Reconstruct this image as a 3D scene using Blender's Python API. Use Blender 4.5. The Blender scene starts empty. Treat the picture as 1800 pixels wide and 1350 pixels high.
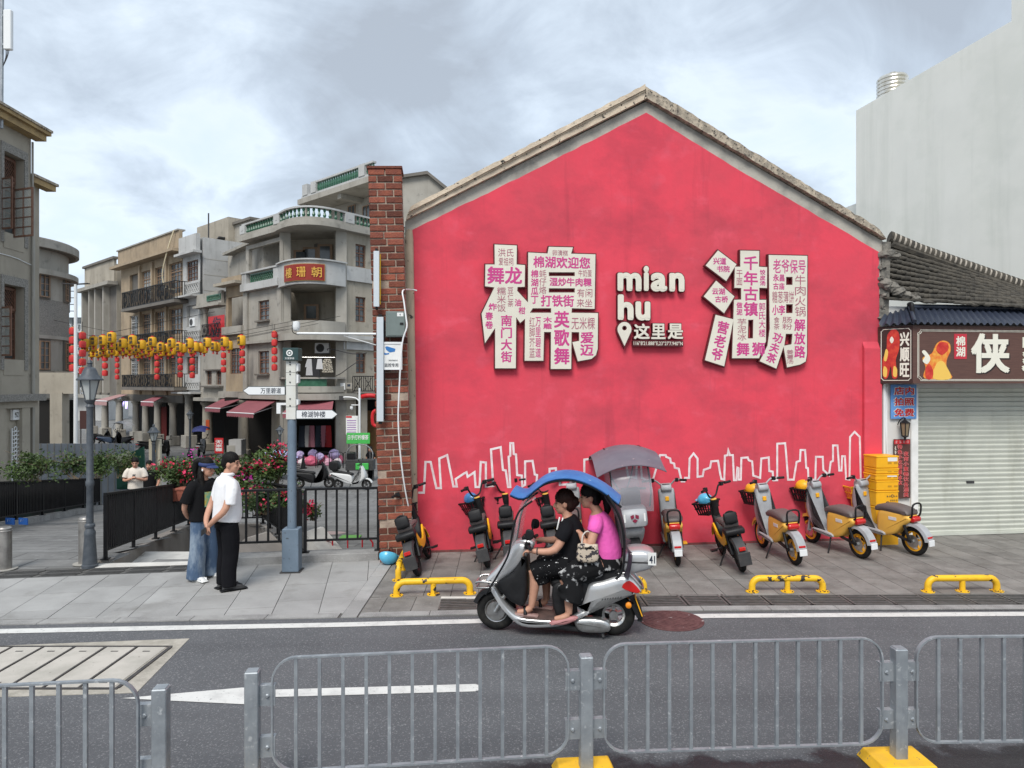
import bpy, bmesh, math, random
from mathutils import Vector, Matrix, Euler
R = math.radians
rnd = random.Random(11)
S = bpy.context.scene
COL = S.collection
H = 2.65          # eye height above the pavement, metres
F = 1248.0        # focal length in photograph pixels

# ---------------------------------------------------------------- camera
cd = bpy.data.cameras.new('camera'); cam = bpy.data.objects.new('camera', cd); COL.objects.link(cam)
cam.location = (0, 0, H); cam.rotation_euler = (R(90), 0, 0)
cd.sensor_width = 36; cd.lens = F / 1800 * 36; cd.clip_end = 2000; cd.clip_start = .05
S.camera = cam
S.view_settings.view_transform = 'Standard'; S.view_settings.look = 'None'
S.view_settings.gamma = 1; S.view_settings.use_curve_mapping = False
S.view_settings.exposure = 1.12

# ---------------------------------------------------------------- sky
W = bpy.data.worlds.new('World'); S.world = W; W.use_nodes = True
nt = W.node_tree; N = nt.nodes; L = nt.links
for n in list(N): N.remove(n)
def nd(t, **k):
    n = N.new(t)
    for a, b in k.items(): setattr(n, a, b)
    return n
SUN_EL, SUN_AZ = R(50), R(194)
sky = nd('ShaderNodeTexSky', sky_type='NISHITA', sun_disc=False, sun_elevation=SUN_EL, sun_rotation=SUN_AZ)
tc = nd('ShaderNodeTexCoord'); sep = nd('ShaderNodeSeparateXYZ'); L.new(tc.outputs['Generated'], sep.inputs[0])
mz = nd('ShaderNodeMath', operation='MAXIMUM'); mz.inputs[1].default_value = 0.0; L.new(sep.outputs[2], mz.inputs[0])
az = nd('ShaderNodeMath', operation='ADD'); az.inputs[1].default_value = 0.28; L.new(mz.outputs[0], az.inputs[0])
dx = nd('ShaderNodeMath', operation='DIVIDE'); L.new(sep.outputs[0], dx.inputs[0]); L.new(az.outputs[0], dx.inputs[1])
dy = nd('ShaderNodeMath', operation='DIVIDE'); L.new(sep.outputs[1], dy.inputs[0]); L.new(az.outputs[0], dy.inputs[1])
cb = nd('ShaderNodeCombineXYZ'); L.new(dx.outputs[0], cb.inputs[0]); L.new(dy.outputs[0], cb.inputs[1]); cb.inputs[2].default_value = 1.3
n1 = nd('ShaderNodeTexNoise'); n1.inputs['Scale'].default_value = 1.15; n1.inputs['Detail'].default_value = 9; n1.inputs['Roughness'].default_value = .52; n1.inputs['Distortion'].default_value = .35
n2 = nd('ShaderNodeTexNoise'); n2.inputs['Scale'].default_value = 3.1; n2.inputs['Detail'].default_value = 8; n2.inputs['Roughness'].default_value = .6; n2.inputs['Distortion'].default_value = .6
L.new(cb.outputs[0], n1.inputs['Vector']); L.new(cb.outputs[0], n2.inputs['Vector'])
mx = nd('ShaderNodeMath', operation='MULTIPLY_ADD'); mx.inputs[1].default_value = .42; L.new(n2.outputs[0], mx.inputs[0]); L.new(n1.outputs[0], mx.inputs[2])
cr = nd('ShaderNodeValToRGB'); L.new(mx.outputs[0], cr.inputs[0])
e = cr.color_ramp.elements
e[0].position = .50; e[0].color = (.64, .73, .82, 1)
e[1].position = .86; e[1].color = (.36, .40, .45, 1)
for p, c in ((.57, (.60, .69, .79, 1)), (.64, (.65, .725, .80, 1)), (.69, (.56, .635, .715, 1)), (.77, (.44, .50, .57, 1))):
    q = cr.color_ramp.elements.new(p); q.color = c
scl = nd('ShaderNodeVectorMath', operation='SCALE'); scl.inputs['Scale'].default_value = 5.3; L.new(cr.outputs[0], scl.inputs[0])
mixc = nd('ShaderNodeMix', data_type='RGBA'); mixc.inputs['Factor'].default_value = .90
L.new(sky.outputs[0], mixc.inputs['A']); L.new(scl.outputs[0], mixc.inputs['B'])
bg = nd('ShaderNodeBackground'); bg.inputs['Strength'].default_value = .12; L.new(mixc.outputs['Result'], bg.inputs[0])
wo = nd('ShaderNodeOutputWorld'); L.new(bg.outputs[0], wo.inputs[0])

# ---------------------------------------------------------------- sun through cloud
sd = bpy.data.lights.new('sun', 'SUN'); sd.energy = 1.5; sd.angle = R(25); sd.color = (1, .96, .9)
so = bpy.data.objects.new('sun', sd); COL.objects.link(so)
so.rotation_euler = (R(90) - SUN_EL, 0, R(-14))

# ================================================================ helpers
def P(px, py, Y): return Vector(((px - 900) / F * Y, Y, H + (675 - py) / F * Y))
def G(px, py, z=0):
    Y = (H - z) * F / (py - 675); return Vector(((px - 900) / F * Y, Y, z))
def XZ(px, Y): return (px - 900) / F * Y
def lerp(a, b, t): return a + (b - a) * t

_mats = {}
def M(name, c, rough=.6, metal=0., c2=None, scale=4., lo=.4, hi=.65, detail=6, bump=0., bscale=60., spec=.4,
      alpha=1., trans=0., emit=0., coat=0., c3=None, scale3=20., lo3=.55, hi3=.6, rand=0., stretch=None, world=True):
    """One procedural material: base colour c, patches of c2, chips or specks of c3, fine bump."""
    if name in _mats: return _mats[name]
    m = bpy.data.materials.new(name); m.use_nodes = True
    t = m.node_tree; b = t.nodes['Principled BSDF']
    def new(k, **a):
        n = t.nodes.new(k)
        for x, y in a.items(): setattr(n, x, y)
        return n
    b.inputs['Roughness'].default_value = rough; b.inputs['Metallic'].default_value = metal
    b.inputs['Specular IOR Level'].default_value = spec; b.inputs['Alpha'].default_value = alpha
    b.inputs['Transmission Weight'].default_value = trans; b.inputs['Coat Weight'].default_value = coat
    b.inputs['Coat Roughness'].default_value = .1
    col = lambda v: (v[0], v[1], v[2], 1)
    b.inputs['Base Color'].default_value = col(c)
    if emit: b.inputs['Emission Color'].default_value = col(c); b.inputs['Emission Strength'].default_value = emit
    if world: vec = new('ShaderNodeNewGeometry').outputs['Position']
    else: vec = new('ShaderNodeTexCoord').outputs['Object']
    if stretch:
        mp = new('ShaderNodeMapping'); mp.inputs['Scale'].default_value = stretch
        t.links.new(vec, mp.inputs[0]); vec = mp.outputs[0]
    cur = None
    def layer(cur, cc, sc, lo, hi, det):
        n = new('ShaderNodeTexNoise'); n.inputs['Scale'].default_value = sc; n.inputs['Detail'].default_value = det; n.inputs['Roughness'].default_value = .6
        t.links.new(vec, n.inputs['Vector'])
        r = new('ShaderNodeMapRange'); r.inputs[1].default_value = lo; r.inputs[2].default_value = hi
        t.links.new(n.outputs[0], r.inputs[0])
        x = new('ShaderNodeMix', data_type='RGBA'); t.links.new(r.outputs[0], x.inputs['Factor'])
        if cur is None: x.inputs['A'].default_value = col(c)
        else: t.links.new(cur, x.inputs['A'])
        x.inputs['B'].default_value = col(cc)
        return x.outputs['Result']
    if c2: cur = layer(cur, c2, scale, lo, hi, detail)
    if c3: cur = layer(cur, c3, scale3, lo3, hi3, 4)
    if rand:
        oi = new('ShaderNodeObjectInfo'); hs = new('ShaderNodeHueSaturation')
        mr = new('ShaderNodeMapRange'); mr.inputs[3].default_value = 1 - rand; mr.inputs[4].default_value = 1 + rand
        t.links.new(oi.outputs['Random'], mr.inputs[0]); t.links.new(mr.outputs[0], hs.inputs['Value'])
        if cur is None: hs.inputs['Color'].default_value = col(c)
        else: t.links.new(cur, hs.inputs['Color'])
        cur = hs.outputs[0]
    if cur is not None: t.links.new(cur, b.inputs['Base Color'])
    if bump:
        n = new('ShaderNodeTexNoise'); n.inputs['Scale'].default_value = bscale; n.inputs['Detail'].default_value = 5
        t.links.new(vec, n.inputs['Vector'])
        u = new('ShaderNodeBump'); u.inputs['Strength'].default_value = bump; u.inputs['Distance'].default_value = .02
        t.links.new(n.outputs[0], u.inputs['Height']); t.links.new(u.outputs[0], b.inputs['Normal'])
    _mats[name] = m
    return m

def ident(*a): return Matrix.Identity(4)
def tag(o, label=None, cat=None, group=None, kind=None):
    if label: o['label'] = label
    if cat: o['category'] = cat
    if group: o['group'] = group
    if kind: o['kind'] = kind
    return o
def thing(name, label, cat, loc=(0, 0, 0), rz=0., group=None, rot=None):
    o = bpy.data.objects.new(name, None); COL.objects.link(o); o.empty_display_size = .1
    o.location = loc; o.rotation_euler = rot if rot else (0, 0, rz)
    return tag(o, label, cat, group)
def link(name, me, parent=None, loc=None, rot=None, mat=None):
    o = bpy.data.objects.new(name, me); COL.objects.link(o)
    if parent: o.parent = parent
    if loc is not None: o.location = loc
    if rot is not None: o.rotation_euler = rot
    if mat:
        if not me.materials: me.materials.append(mat)
        elif me.materials[0] != mat:
            o.material_slots[0].link = 'OBJECT'; o.material_slots[0].material = mat
    return o
def copy_tree(o, parent=None):
    c = o.copy(); COL.objects.link(c); c.parent = parent
    for ch in list(o.children): copy_tree(ch, c)
    return c

def frame_of(d):
    d = d.normalized(); up = Vector((0, 0, 1)) if abs(d.z) < .95 else Vector((0, 1, 0))
    s = d.cross(up).normalized(); return s, s.cross(d).normalized()
def smooth_path(pts, n=4, closed=False):
    pts = [Vector(p) for p in pts]; out = []; m = len(pts)
    for i in range(m if closed else m - 1):
        g = (lambda k: pts[k % m]) if closed else (lambda k: pts[max(0, min(m - 1, k))])
        a, b, c, d = g(i - 1), g(i), g(i + 1), g(i + 2)
        for k in range(n):
            t = k / n
            out.append(.5 * ((2 * b) + (c - a) * t + (2 * a - 5 * b + 4 * c - d) * t * t + (3 * b - a - 3 * c + d) * t ** 3))
    if not closed: out.append(pts[-1])
    return out

class MB:
    def __init__(s): s.v = []; s.f = []; s.m = []; s.mi = 0
    def add(s, vs, fs):
        b = len(s.v); s.v += [Vector(x) for x in vs]
        for f in fs: s.f.append(tuple(b + i for i in f)); s.m.append(s.mi)
        return s
    def mat(s, i): s.mi = i; return s
    def box(s, x0, x1, y0, y1, z0, z1):
        if x0 > x1: x0, x1 = x1, x0
        if y0 > y1: y0, y1 = y1, y0
        if z0 > z1: z0, z1 = z1, z0
        return s.add([(x0, y0, z0), (x1, y0, z0), (x1, y1, z0), (x0, y1, z0), (x0, y0, z1), (x1, y0, z1), (x1, y1, z1), (x0, y1, z1)],
                     [(0, 3, 2, 1), (4, 5, 6, 7), (0, 1, 5, 4), (1, 2, 6, 5), (2, 3, 7, 6), (3, 0, 4, 7)])
    def hexa(s, b4, t4):
        return s.add(list(b4) + list(t4), [(0, 3, 2, 1), (4, 5, 6, 7), (0, 1, 5, 4), (1, 2, 6, 5), (2, 3, 7, 6), (3, 0, 4, 7)])
    def bar(s, p, q, w, h=None):
        p, q = Vector(p), Vector(q); h = h or w; a, b = frame_of(q - p); a = a * w / 2; b = b * h / 2
        return s.hexa([p - a - b, p + a - b, p + a + b, p - a + b], [q - a - b, q + a - b, q + a + b, q - a + b])
    def tube(s, pts, r, seg=8, cap=True, closed=False, up=None):
        pts = [Vector(p) for p in pts]; n = len(pts); rs = r if isinstance(r, (list, tuple)) and len(r) == n and not (n == 2 and isinstance(r, tuple)) else [r] * n
        vs = []; pa = None
        for i, p in enumerate(pts):
            if closed: d = pts[(i + 1) % n] - pts[i - 1]
            else: d = pts[min(n - 1, i + 1)] - pts[max(0, i - 1)]
            d = d.normalized() if d.length > 1e-9 else Vector((0, 0, 1))
            if up is not None: a = Vector(up).cross(d)
            elif pa is None: a = frame_of(d)[0]
            else: a = pa - d * pa.dot(d)
            if a.length < 1e-6: a = frame_of(d)[0]
            a.normalize(); b = d.cross(a); pa = a
            q = rs[i]; rx, ry = q if isinstance(q, (tuple, list)) else (q, q)
            for k in range(seg):
                t = 2 * math.pi * (k + .5 * (seg == 4)) / seg; vs.append(p + a * (rx * math.cos(t)) + b * (ry * math.sin(t)))
        fs = []
        for i in range(n if closed else n - 1):
            j = (i + 1) % n
            for k in range(seg): fs.append((i * seg + k, i * seg + (k + 1) % seg, j * seg + (k + 1) % seg, j * seg + k))
        if cap and not closed: fs += [tuple(range(seg))[::-1], tuple((n - 1) * seg + k for k in range(seg))]
        return s.add(vs, fs)
    def lathe(s, prof, seg=16, c=(0, 0, 0), axis='z', cap=True):
        vs = []
        for r, h in prof:
            for k in range(seg):
                t = 2 * math.pi * k / seg; x, y = r * math.cos(t), r * math.sin(t)
                vs.append({'z': (c[0] + x, c[1] + y, c[2] + h), 'y': (c[0] + x, c[1] + h, c[2] + y), 'x': (c[0] + h, c[1] + x, c[2] + y)}[axis])
        fs = []
        for i in range(len(prof) - 1):
            for k in range(seg): fs.append((i * seg + k, i * seg + (k + 1) % seg, (i + 1) * seg + (k + 1) % seg, (i + 1) * seg + k))
        if cap: fs += [tuple(range(seg))[::-1], tuple((len(prof) - 1) * seg + k for k in range(seg))]
        return s.add(vs, fs)
    def ell(s, c, r, seg=12, rings=8):
        c = Vector(c); rx, ry, rz = r if isinstance(r, (tuple, list)) else (r, r, r); vs = []; fs = []
        for i in range(rings + 1):
            a = math.pi * i / rings - math.pi / 2
            for k in range(seg):
                t = 2 * math.pi * k / seg
                vs.append(c + Vector((rx * math.cos(a) * math.cos(t), ry * math.cos(a) * math.sin(t), rz * math.sin(a))))
        for i in range(rings):
            for k in range(seg): fs.append((i * seg + k, i * seg + (k + 1) % seg, (i + 1) * seg + (k + 1) % seg, (i + 1) * seg + k))
        return s.add(vs, fs)
    def prism(s, pts, d0, d1, plane='xz'):
        """extrude a 2-D outline: plane xz goes along y, xy along z, yz along x"""
        n = len(pts); g = {'xz': lambda p, d: (p[0], d, p[1]), 'xy': lambda p, d: (p[0], p[1], d), 'yz': lambda p, d: (d, p[0], p[1])}[plane]
        return s.add([g(p, d0) for p in pts] + [g(p, d1) for p in pts], [tuple(range(n)), tuple(range(2 * n - 1, n - 1, -1))] + [(i, n + i, n + (i + 1) % n, (i + 1) % n) for i in range(n)])
    def pillow(s, pts, w, r=.02, yc=0., n=3, wfun=None):
        """rounded body from a side outline in xz, width w along y, edges rolled over by r"""
        q = [Vector((p[0], 0, p[1])) for p in pts]
        if n > 1: q = smooth_path(q, n, True)
        m = len(q); ar = sum(q[i].x * q[(i + 1) % m].z - q[(i + 1) % m].x * q[i].z for i in range(m)); sg = 1 if ar > 0 else -1
        nr = []
        for i in range(m):
            d = q[(i + 1) % m] - q[i - 1]; k = Vector((-d.z, 0, d.x)) * sg; nr.append(k.normalized() if k.length > 1e-9 else k)
        rings = []
        for k, (ins, back) in enumerate(((1.6, 0.), (.75, .12), (.25, .45), (0, 1.))): rings.append((ins * r, back * r))
        L_ = [(-1, a, b) for a, b in rings] + [(1, a, b) for a, b in rings[::-1]]
        vs = []
        for sd_, ins, back in L_:
            for i in range(m):
                p = q[i] + nr[i] * ins; hw = (wfun(p.x, p.z) if wfun else w) / 2
                vs.append((p.x, yc + sd_ * (hw - back), p.z))
        fs = []; K = len(L_)
        for a in range(K - 1):
            for i in range(m): fs.append((a * m + i, a * m + (i + 1) % m, (a + 1) * m + (i + 1) % m, (a + 1) * m + i))
        fs += [tuple(range(m)), tuple((K - 1) * m + i for i in range(m))[::-1]]
        return s.add(vs, fs)
    def torus(s, c, R_, r, axis='y', seg=24, rs=8, sq=1.):
        vs = []; fs = []; c = Vector(c)
        for i in range(seg):
            t = 2 * math.pi * i / seg
            for k in range(rs):
                u = 2 * math.pi * k / rs; rr = R_ + r * math.cos(u); h = r * sq * math.sin(u); x, y = rr * math.cos(t), rr * math.sin(t)
                vs.append(c + Vector({'y': (x, h, y), 'z': (x, y, h), 'x': (h, x, y)}[axis]))
        for i in range(seg):
            for k in range(rs): fs.append((i * rs + k, i * rs + (k + 1) % rs, ((i + 1) % seg) * rs + (k + 1) % rs, ((i + 1) % seg) * rs + k))
        return s.add(vs, fs)
    def xform(s, mtx, start=0):
        for i in range(start, len(s.v)): s.v[i] = mtx @ s.v[i]
        return s
    def mesh(s, name='mesh', smooth=None, bevel=0., merge=False):
        me = bpy.data.meshes.new(name); me.from_pydata(s.v, [], s.f)
        for p, i in zip(me.polygons, s.m): p.material_index = i
        b = bmesh.new(); b.from_mesh(me)
        if merge: bmesh.ops.remove_doubles(b, verts=b.verts, dist=1e-4)
        bmesh.ops.recalc_face_normals(b, faces=b.faces)
        if bevel: bmesh.ops.bevel(b, geom=b.edges[:], offset=bevel, segments=1, affect='EDGES', profile=.5)
        b.to_mesh(me); b.free()
        if smooth:
            me.polygons.foreach_set('use_smooth', [True] * len(me.polygons)); me.set_sharp_from_angle(angle=R(smooth))
        return me
    def build(s, name, mat, parent=None, smooth=None, bevel=0., loc=None, rot=None, merge=False):
        me = s.mesh(name, smooth, bevel, merge)
        for m in (mat if isinstance(mat, (list, tuple)) else [mat]): me.materials.append(m)
        return link(name, me, parent, loc, rot)
def B(): return MB()
def boxo(name, mat, parent, x0, x1, y0, y1, z0, z1, bevel=0., **k): return B().box(x0, x1, y0, y1, z0, z1).build(name, mat, parent, bevel=bevel, **k)

class Fr:
    """upright wall plane through two plan points; local x runs along it, local -y faces the viewer"""
    def __init__(s, a, b, z0=0.):
        s.a = Vector((a[0], a[1], z0)); d = Vector((b[0] - a[0], b[1] - a[1], 0)); s.len = d.length; s.u = d.normalized()
        s.rz = math.atan2(s.u.y, s.u.x); s.n = Vector((s.u.y, -s.u.x, 0)); s.z0 = z0
    def __call__(s, px, py, n=0.):
        d = Vector(((px - 900) / F, 1, (675 - py) / F)); o = s.a + s.n * n; c = Vector((0, 0, H))
        t = (o - c).dot(s.n) / d.dot(s.n); p = c + d * t
        return (p - s.a).dot(s.u), p.z - s.z0
    def rect(s, x0, y0, x1, y1, n=0.):
        xm = (x0 + x1) / 2; return s(x0, (y0 + y1) / 2, n)[0], s(x1, (y0 + y1) / 2, n)[0], s(xm, y1, n)[1], s(xm, y0, n)[1]
    def thing(s, name, label, cat, group=None): return thing(name, label, cat, s.a, s.rz, group)

# ---- lettering
_tc = bpy.data.curves.new('lettering', 'FONT'); _to = bpy.data.objects.new('lettering', _tc); COL.objects.link(_to)
def text_mesh(ch, extrude=0., bold=0., res=3):
    _tc.body = ch; _tc.extrude = extrude; _tc.offset = bold; _tc.resolution_u = res
    dg = bpy.context.evaluated_depsgraph_get(); dg.update()
    me = _to.evaluated_get(dg).to_mesh(); v = [x.co.copy() for x in me.vertices]; f = [tuple(p.vertices) for p in me.polygons]
    _to.evaluated_get(dg).to_mesh_clear(); return v, f
def put_text(mb, s, x0, x1, z0, z1, y, bold=0., extrude=.001, vertical=False, rot=0., shear=0.):
    """letters scaled to fill a rectangle of the xz plane, facing -y"""
    if vertical:
        n = len(s); hgt = (z1 - z0) / n; st = len(mb.v)
        for i, ch in enumerate(s): put_text(mb, ch, x0, x1, z1 - (i + 1) * hgt + hgt * .04, z1 - i * hgt - hgt * .04, y, bold, extrude)
    else:
        v, f = text_mesh(s, 0, 0); st = len(mb.v)
        if not v: return mb
        ax = min(p.x for p in v); bx = max(p.x for p in v); ay = min(p.y for p in v); by = max(p.y for p in v)
        k_ = max(0., bold); n = len(v); cnt = {}
        if len(s) == 1 and (by - ay) < .3: zc = (z0 + z1) / 2; hz = (x1 - x0) * .06; z0, z1 = zc - hz, zc + hz
        sx = (x1 - x0) / (bx - ax + 2 * k_); sz = (z1 - z0) / (by - ay + 2 * k_)
        if extrude > .004:
            for g in f:
                for i in range(len(g)):
                    ed = (g[i], g[(i + 1) % len(g)]); k = (min(ed), max(ed)); cnt[k] = None if k in cnt else ed
        na = 1 if k_ == 0 else (4 if k_ < .04 else 12)
        for j in range(na):                       # stroke weight: copies nudged round a small circle, each a hair deeper
            t = 2 * math.pi * (j + .5) / na; ex = k_ * (1 + math.cos(t) * (1.25 if na == 4 else 1)) if k_ else 0; ez = k_ * (1 + math.sin(t) * (1.25 if na == 4 else 1)) if k_ else 0; yy = y + j * .0004
            q = lambda p, d: (x0 + (p.x - ax + ex) * sx + shear * (p.y - ay) * sz, d, z0 + (p.y - ay + ez) * sz)
            if cnt: mb.add([q(p, yy) for p in v] + [q(p, y + extrude) for p in v], f + [(e[1], e[0], e[0] + n, e[1] + n) for e in cnt.values() if e])
            else: mb.add([q(p, yy) for p in v], f)
    if rot:
        c = Vector(((x0 + x1) / 2, y, (z0 + z1) / 2))
        mb.xform(Matrix.Translation(c) @ Matrix.Rotation(rot, 4, 'Y') @ Matrix.Translation(-c), st)
    return mb
def marks(x0, x1, z0, z1, y, n, vertical=False):
    """illegible small print: a row of rough glyph-like strokes"""
    mb = B(); w = (x1 - x0) / (1 if vertical else n); h = (z1 - z0) / (n if vertical else 1); r_ = random.Random(int(n * 13 + abs(x0) * 999))
    for k in range(n):
        a, c = (x0, z1 - (k + 1) * h) if vertical else (x0 + k * w, z0)
        for j in range(3): zz = c + h * (.14 + .3 * j); p = r_.uniform(.08, .3); mb.box(a + w * p, a + w * r_.uniform(.6, .88), y - .0005 * j, y + .001, zz, zz + h * .13)
        xx = a + w * r_.uniform(.3, .6); mb.box(xx, xx + w * .12, y - .002, y + .001, c + h * .1, c + h * .88)
    return mb
def plate_mesh(outs, y0, y1, off=0.):
    """outline with holes in the xz plane, solid from y0 (front) to y1"""
    cu = bpy.data.curves.new('plate', 'CURVE'); cu.dimensions = '2D'; cu.fill_mode = 'BOTH'; cu.extrude = abs(y1 - y0) / 2; cu.offset = off
    for pts in outs:
        sp = cu.splines.new('POLY'); sp.points.add(len(pts) - 1); sp.use_cyclic_u = True
        for i, p in enumerate(pts): sp.points[i].co = (p[0], p[1], 0, 1)
    o = bpy.data.objects.new('plate', cu); COL.objects.link(o)
    dg = bpy.context.evaluated_depsgraph_get(); dg.update(); ev = o.evaluated_get(dg); me = ev.to_mesh(); ym = (y0 + y1) / 2
    v = [(p.co.x, ym - p.co.z, p.co.y) for p in me.vertices]; f = [tuple(p.vertices) for p in me.polygons]; ev.to_mesh_clear()
    bpy.data.objects.remove(o); bpy.data.curves.remove(cu)
    return v, f
# ================================================================ materials
m_asph = M('asphalt', (.108, .110, .117), .9, c2=(.085, .087, .093), scale=.9, lo=.35, hi=.7, bump=.35, bscale=140, c3=(.205, .205, .21), scale3=62, lo3=.565, hi3=.64)
m_pave = M('granite_paving_light', (.335, .33, .32), .8, c2=(.235, .23, .222), scale=1.3, lo=.36, hi=.74, bump=.12, bscale=90, rand=.11, c3=(.42, .42, .42), scale3=150, lo3=.58, hi3=.66)
m_pave2 = M('granite_paving_dark', (.225, .215, .20), .82, c2=(.14, .132, .122), scale=3.2, lo=.36, hi=.68, bump=.16, bscale=60, rand=.13, c3=(.32, .31, .3), scale3=40, lo3=.6, hi3=.72)
m_joint = M('joint_grit', (.10, .097, .092), .95)
m_line = M('road_paint_white', (.60, .595, .57), .75, c2=(.45, .445, .43), scale=7, lo=.45, hi=.75, c3=(.2, .2, .2), scale3=40, lo3=.63, hi3=.69)
m_conc = M('concrete', (.36, .345, .31), .9, c2=(.25, .24, .22), scale=2.5, lo=.35, hi=.7, bump=.25, bscale=50)
m_stone = M('granite_kerb', (.30, .295, .285), .85, c2=(.2, .195, .19), scale=3, bump=.15, bscale=120, c3=(.45, .44, .43), scale3=120, lo3=.58, hi3=.65)
m_whitestone = M('pale_coping_stone', (.62, .6, .56), .8, c2=(.5, .48, .45), scale=4, bump=.1)
m_iron = M('cast_iron_grate', (.055, .052, .052), .6, .3, c2=(.09, .08, .075), scale=9, bump=.2)
m_black = M('black_powder_coat', (.008, .008, .009), .5, .0, c2=(.013, .013, .014), scale=6, spec=.25)
m_steel = M('galvanised_steel', (.34, .365, .385), .5, .45, c2=(.25, .27, .29), scale=9, lo=.35, hi=.7, bump=.05, bscale=40, c3=(.5, .52, .53), scale3=24, lo3=.6, hi3=.7)
m_yel = M('chipped_yellow_paint', (.80, .47, .018), .45, c2=(.62, .34, .02), scale=6, lo=.5, hi=.75, c3=(.035, .03, .028), scale3=8, lo3=.595, hi3=.61, bump=.08)
m_base = M('yellow_base_paint', (.82, .46, .02), .5, c2=(.7, .4, .03), scale=9, c3=(.2, .15, .1), scale3=25, lo3=.66, hi3=.7)
m_pink = M('pink_wall_paint', (.70, .064, .098), .8, c2=(.54, .066, .093), scale=.8, lo=.42, hi=.72, detail=9, bump=.22, bscale=9, c3=(.70, .088, .13), scale3=2.6, lo3=.55, hi3=.8, spec=.25)
m_cope = M('weathered_coping', (.64, .535, .41), .9, c2=(.46, .38, .29), scale=3, lo=.35, hi=.7, bump=.5, bscale=26, c3=(.035, .033, .03), scale3=11, lo3=.61, hi3=.66)
m_cope_r = M('weathered_coping_grey', (.47, .40, .31), .92, c2=(.26, .225, .18), scale=9, lo=.4, hi=.6, bump=.8, bscale=22, c3=(.05, .045, .04), scale3=22, lo3=.56, hi3=.64)
m_band = M('bare_cement_band', (.42, .395, .345), .9, c2=(.29, .275, .245), scale=2.2, lo=.45, hi=.6, bump=.3, bscale=30)
m_brick = M('old_red_brick', (.205, .060, .034), .85, c2=(.13, .04, .028), scale=12, lo=.35, hi=.7, bump=.6, bscale=45, rand=.5, c3=(.09, .05, .042), scale3=6, lo3=.62, hi3=.72)
m_mortar = M('lime_mortar', (.40, .32, .25), .95, c2=(.27, .2, .16), scale=8, bump=.4, bscale=40)
m_cream = M('sign_face_cream', (.70, .66, .56), .45, c2=(.63, .6, .51), scale=2, lo=.4, hi=.7)
m_rim = M('sign_rim_oxblood', (.105, .014, .018), .4, c2=(.07, .012, .014), scale=5)
m_mag = M('sign_print_magenta', (.56, .05, .235), .55, c2=(.5, .05, .21), scale=6)
m_magt = M('sign_print_thin', (.38, .12, .17), .55)
m_white = M('white_paint', (.76, .76, .74), .5, c2=(.66, .66, .64), scale=5)
m_plast_w = M('white_plastic', (.72, .73, .73), .35)
m_tyre = M('tyre_rubber', (.012, .012, .0125), .8, spec=.2, c2=(.024, .023, .021), scale=14)
m_silver = M('silver_scooter_paint', (.56, .57, .575), .28, .55, coat=.5, c2=(.5, .5, .5), scale=3)
m_chrome = M('bare_metal', (.55, .55, .54), .28, .9, c2=(.4, .39, .37), scale=15)
m_blackpl = M('black_plastic', (.009, .009, .010), .5, c2=(.016, .016, .017), scale=10, spec=.3)
m_darkgrey = M('dark_grey_plastic', (.04, .04, .042), .55, c2=(.058, .056, .056), scale=10, spec=.3)
m_grey = M('grey_scooter_plastic', (.37, .38, .395), .45, c2=(.29, .295, .305), scale=5)
m_bikeyel = M('yellow_bike_plastic', (.83, .40, .015), .4, c2=(.7, .34, .02), scale=4, lo=.5, hi=.8)
m_ltyel = M('pale_yellow_plastic', (.83, .48, .09), .45, c2=(.7, .42, .11), scale=4, lo=.5, hi=.8)
m_seat = M('black_seat_vinyl', (.011, .011, .012), .55, spec=.3, bump=.1, bscale=200)
m_seatbr = M('taupe_seat_vinyl', (.12, .10, .095), .5, bump=.1, bscale=200)
m_redl = M('red_lamp_lens', (.5, .012, .012), .2, coat=.6)
m_orangel = M('amber_lamp_lens', (.8, .25, .01), .2, coat=.6)
m_blueh = M('sky_blue_helmet', (.10, .46, .68), .35, coat=.4, c2=(.08, .38, .6), scale=6)
m_blued = M('deep_blue_helmet', (.04, .19, .42), .35, coat=.4)
m_skin = M('skin', (.50, .27, .185), .55, c2=(.44, .225, .15), scale=9)
m_skin2 = M('skin_tanned', (.50, .265, .18), .55, c2=(.44, .225, .15), scale=9)
m_hair = M('black_hair', (.006, .005, .0045), .6, spec=.2, bump=.4, bscale=90, stretch=(1, 1, .12))
m_hairbr = M('dark_brown_hair', (.022, .008, .006), .6, spec=.2, bump=.4, bscale=90, stretch=(1, 1, .12))
m_lip = M('lips', (.36, .10, .09), .5)
m_eye = M('eye_dark', (.015, .012, .01), .3)
m_glass = M('window_glass', (.05, .058, .062), .12, spec=.6, c2=(.085, .095, .1), scale=1.3, lo=.4, hi=.6)
m_glassl = M('window_glass_pale', (.34, .38, .39), .15, spec=.6, c2=(.24, .27, .28), scale=.9)
m_clear = M('clear_pvc_sheet', (.92, .92, .94), .12, alpha=.17, spec=.6)
m_clearg = M('smoky_pvc_sheet', (.55, .55, .6), .15, alpha=.30, spec=.6)
m_rend = M('aged_render', (.39, .35, .285), .9, c2=(.29, .26, .212), scale=.6, lo=.35, hi=.7, detail=9, bump=.2, bscale=12, c3=(.14, .13, .115), scale3=1.7, lo3=.6, hi3=.8)
m_rend2 = M('aged_render_grey', (.365, .345, .305), .9, c2=(.28, .262, .228), scale=.7, lo=.35, hi=.7, detail=9, bump=.2, bscale=12, c3=(.15, .145, .135), scale3=2, lo3=.6, hi3=.8)
m_rend3 = M('dark_render', (.175, .16, .14), .9, c2=(.12, .11, .098), scale=.8, lo=.35, hi=.7, detail=9, bump=.2, bscale=12)
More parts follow.
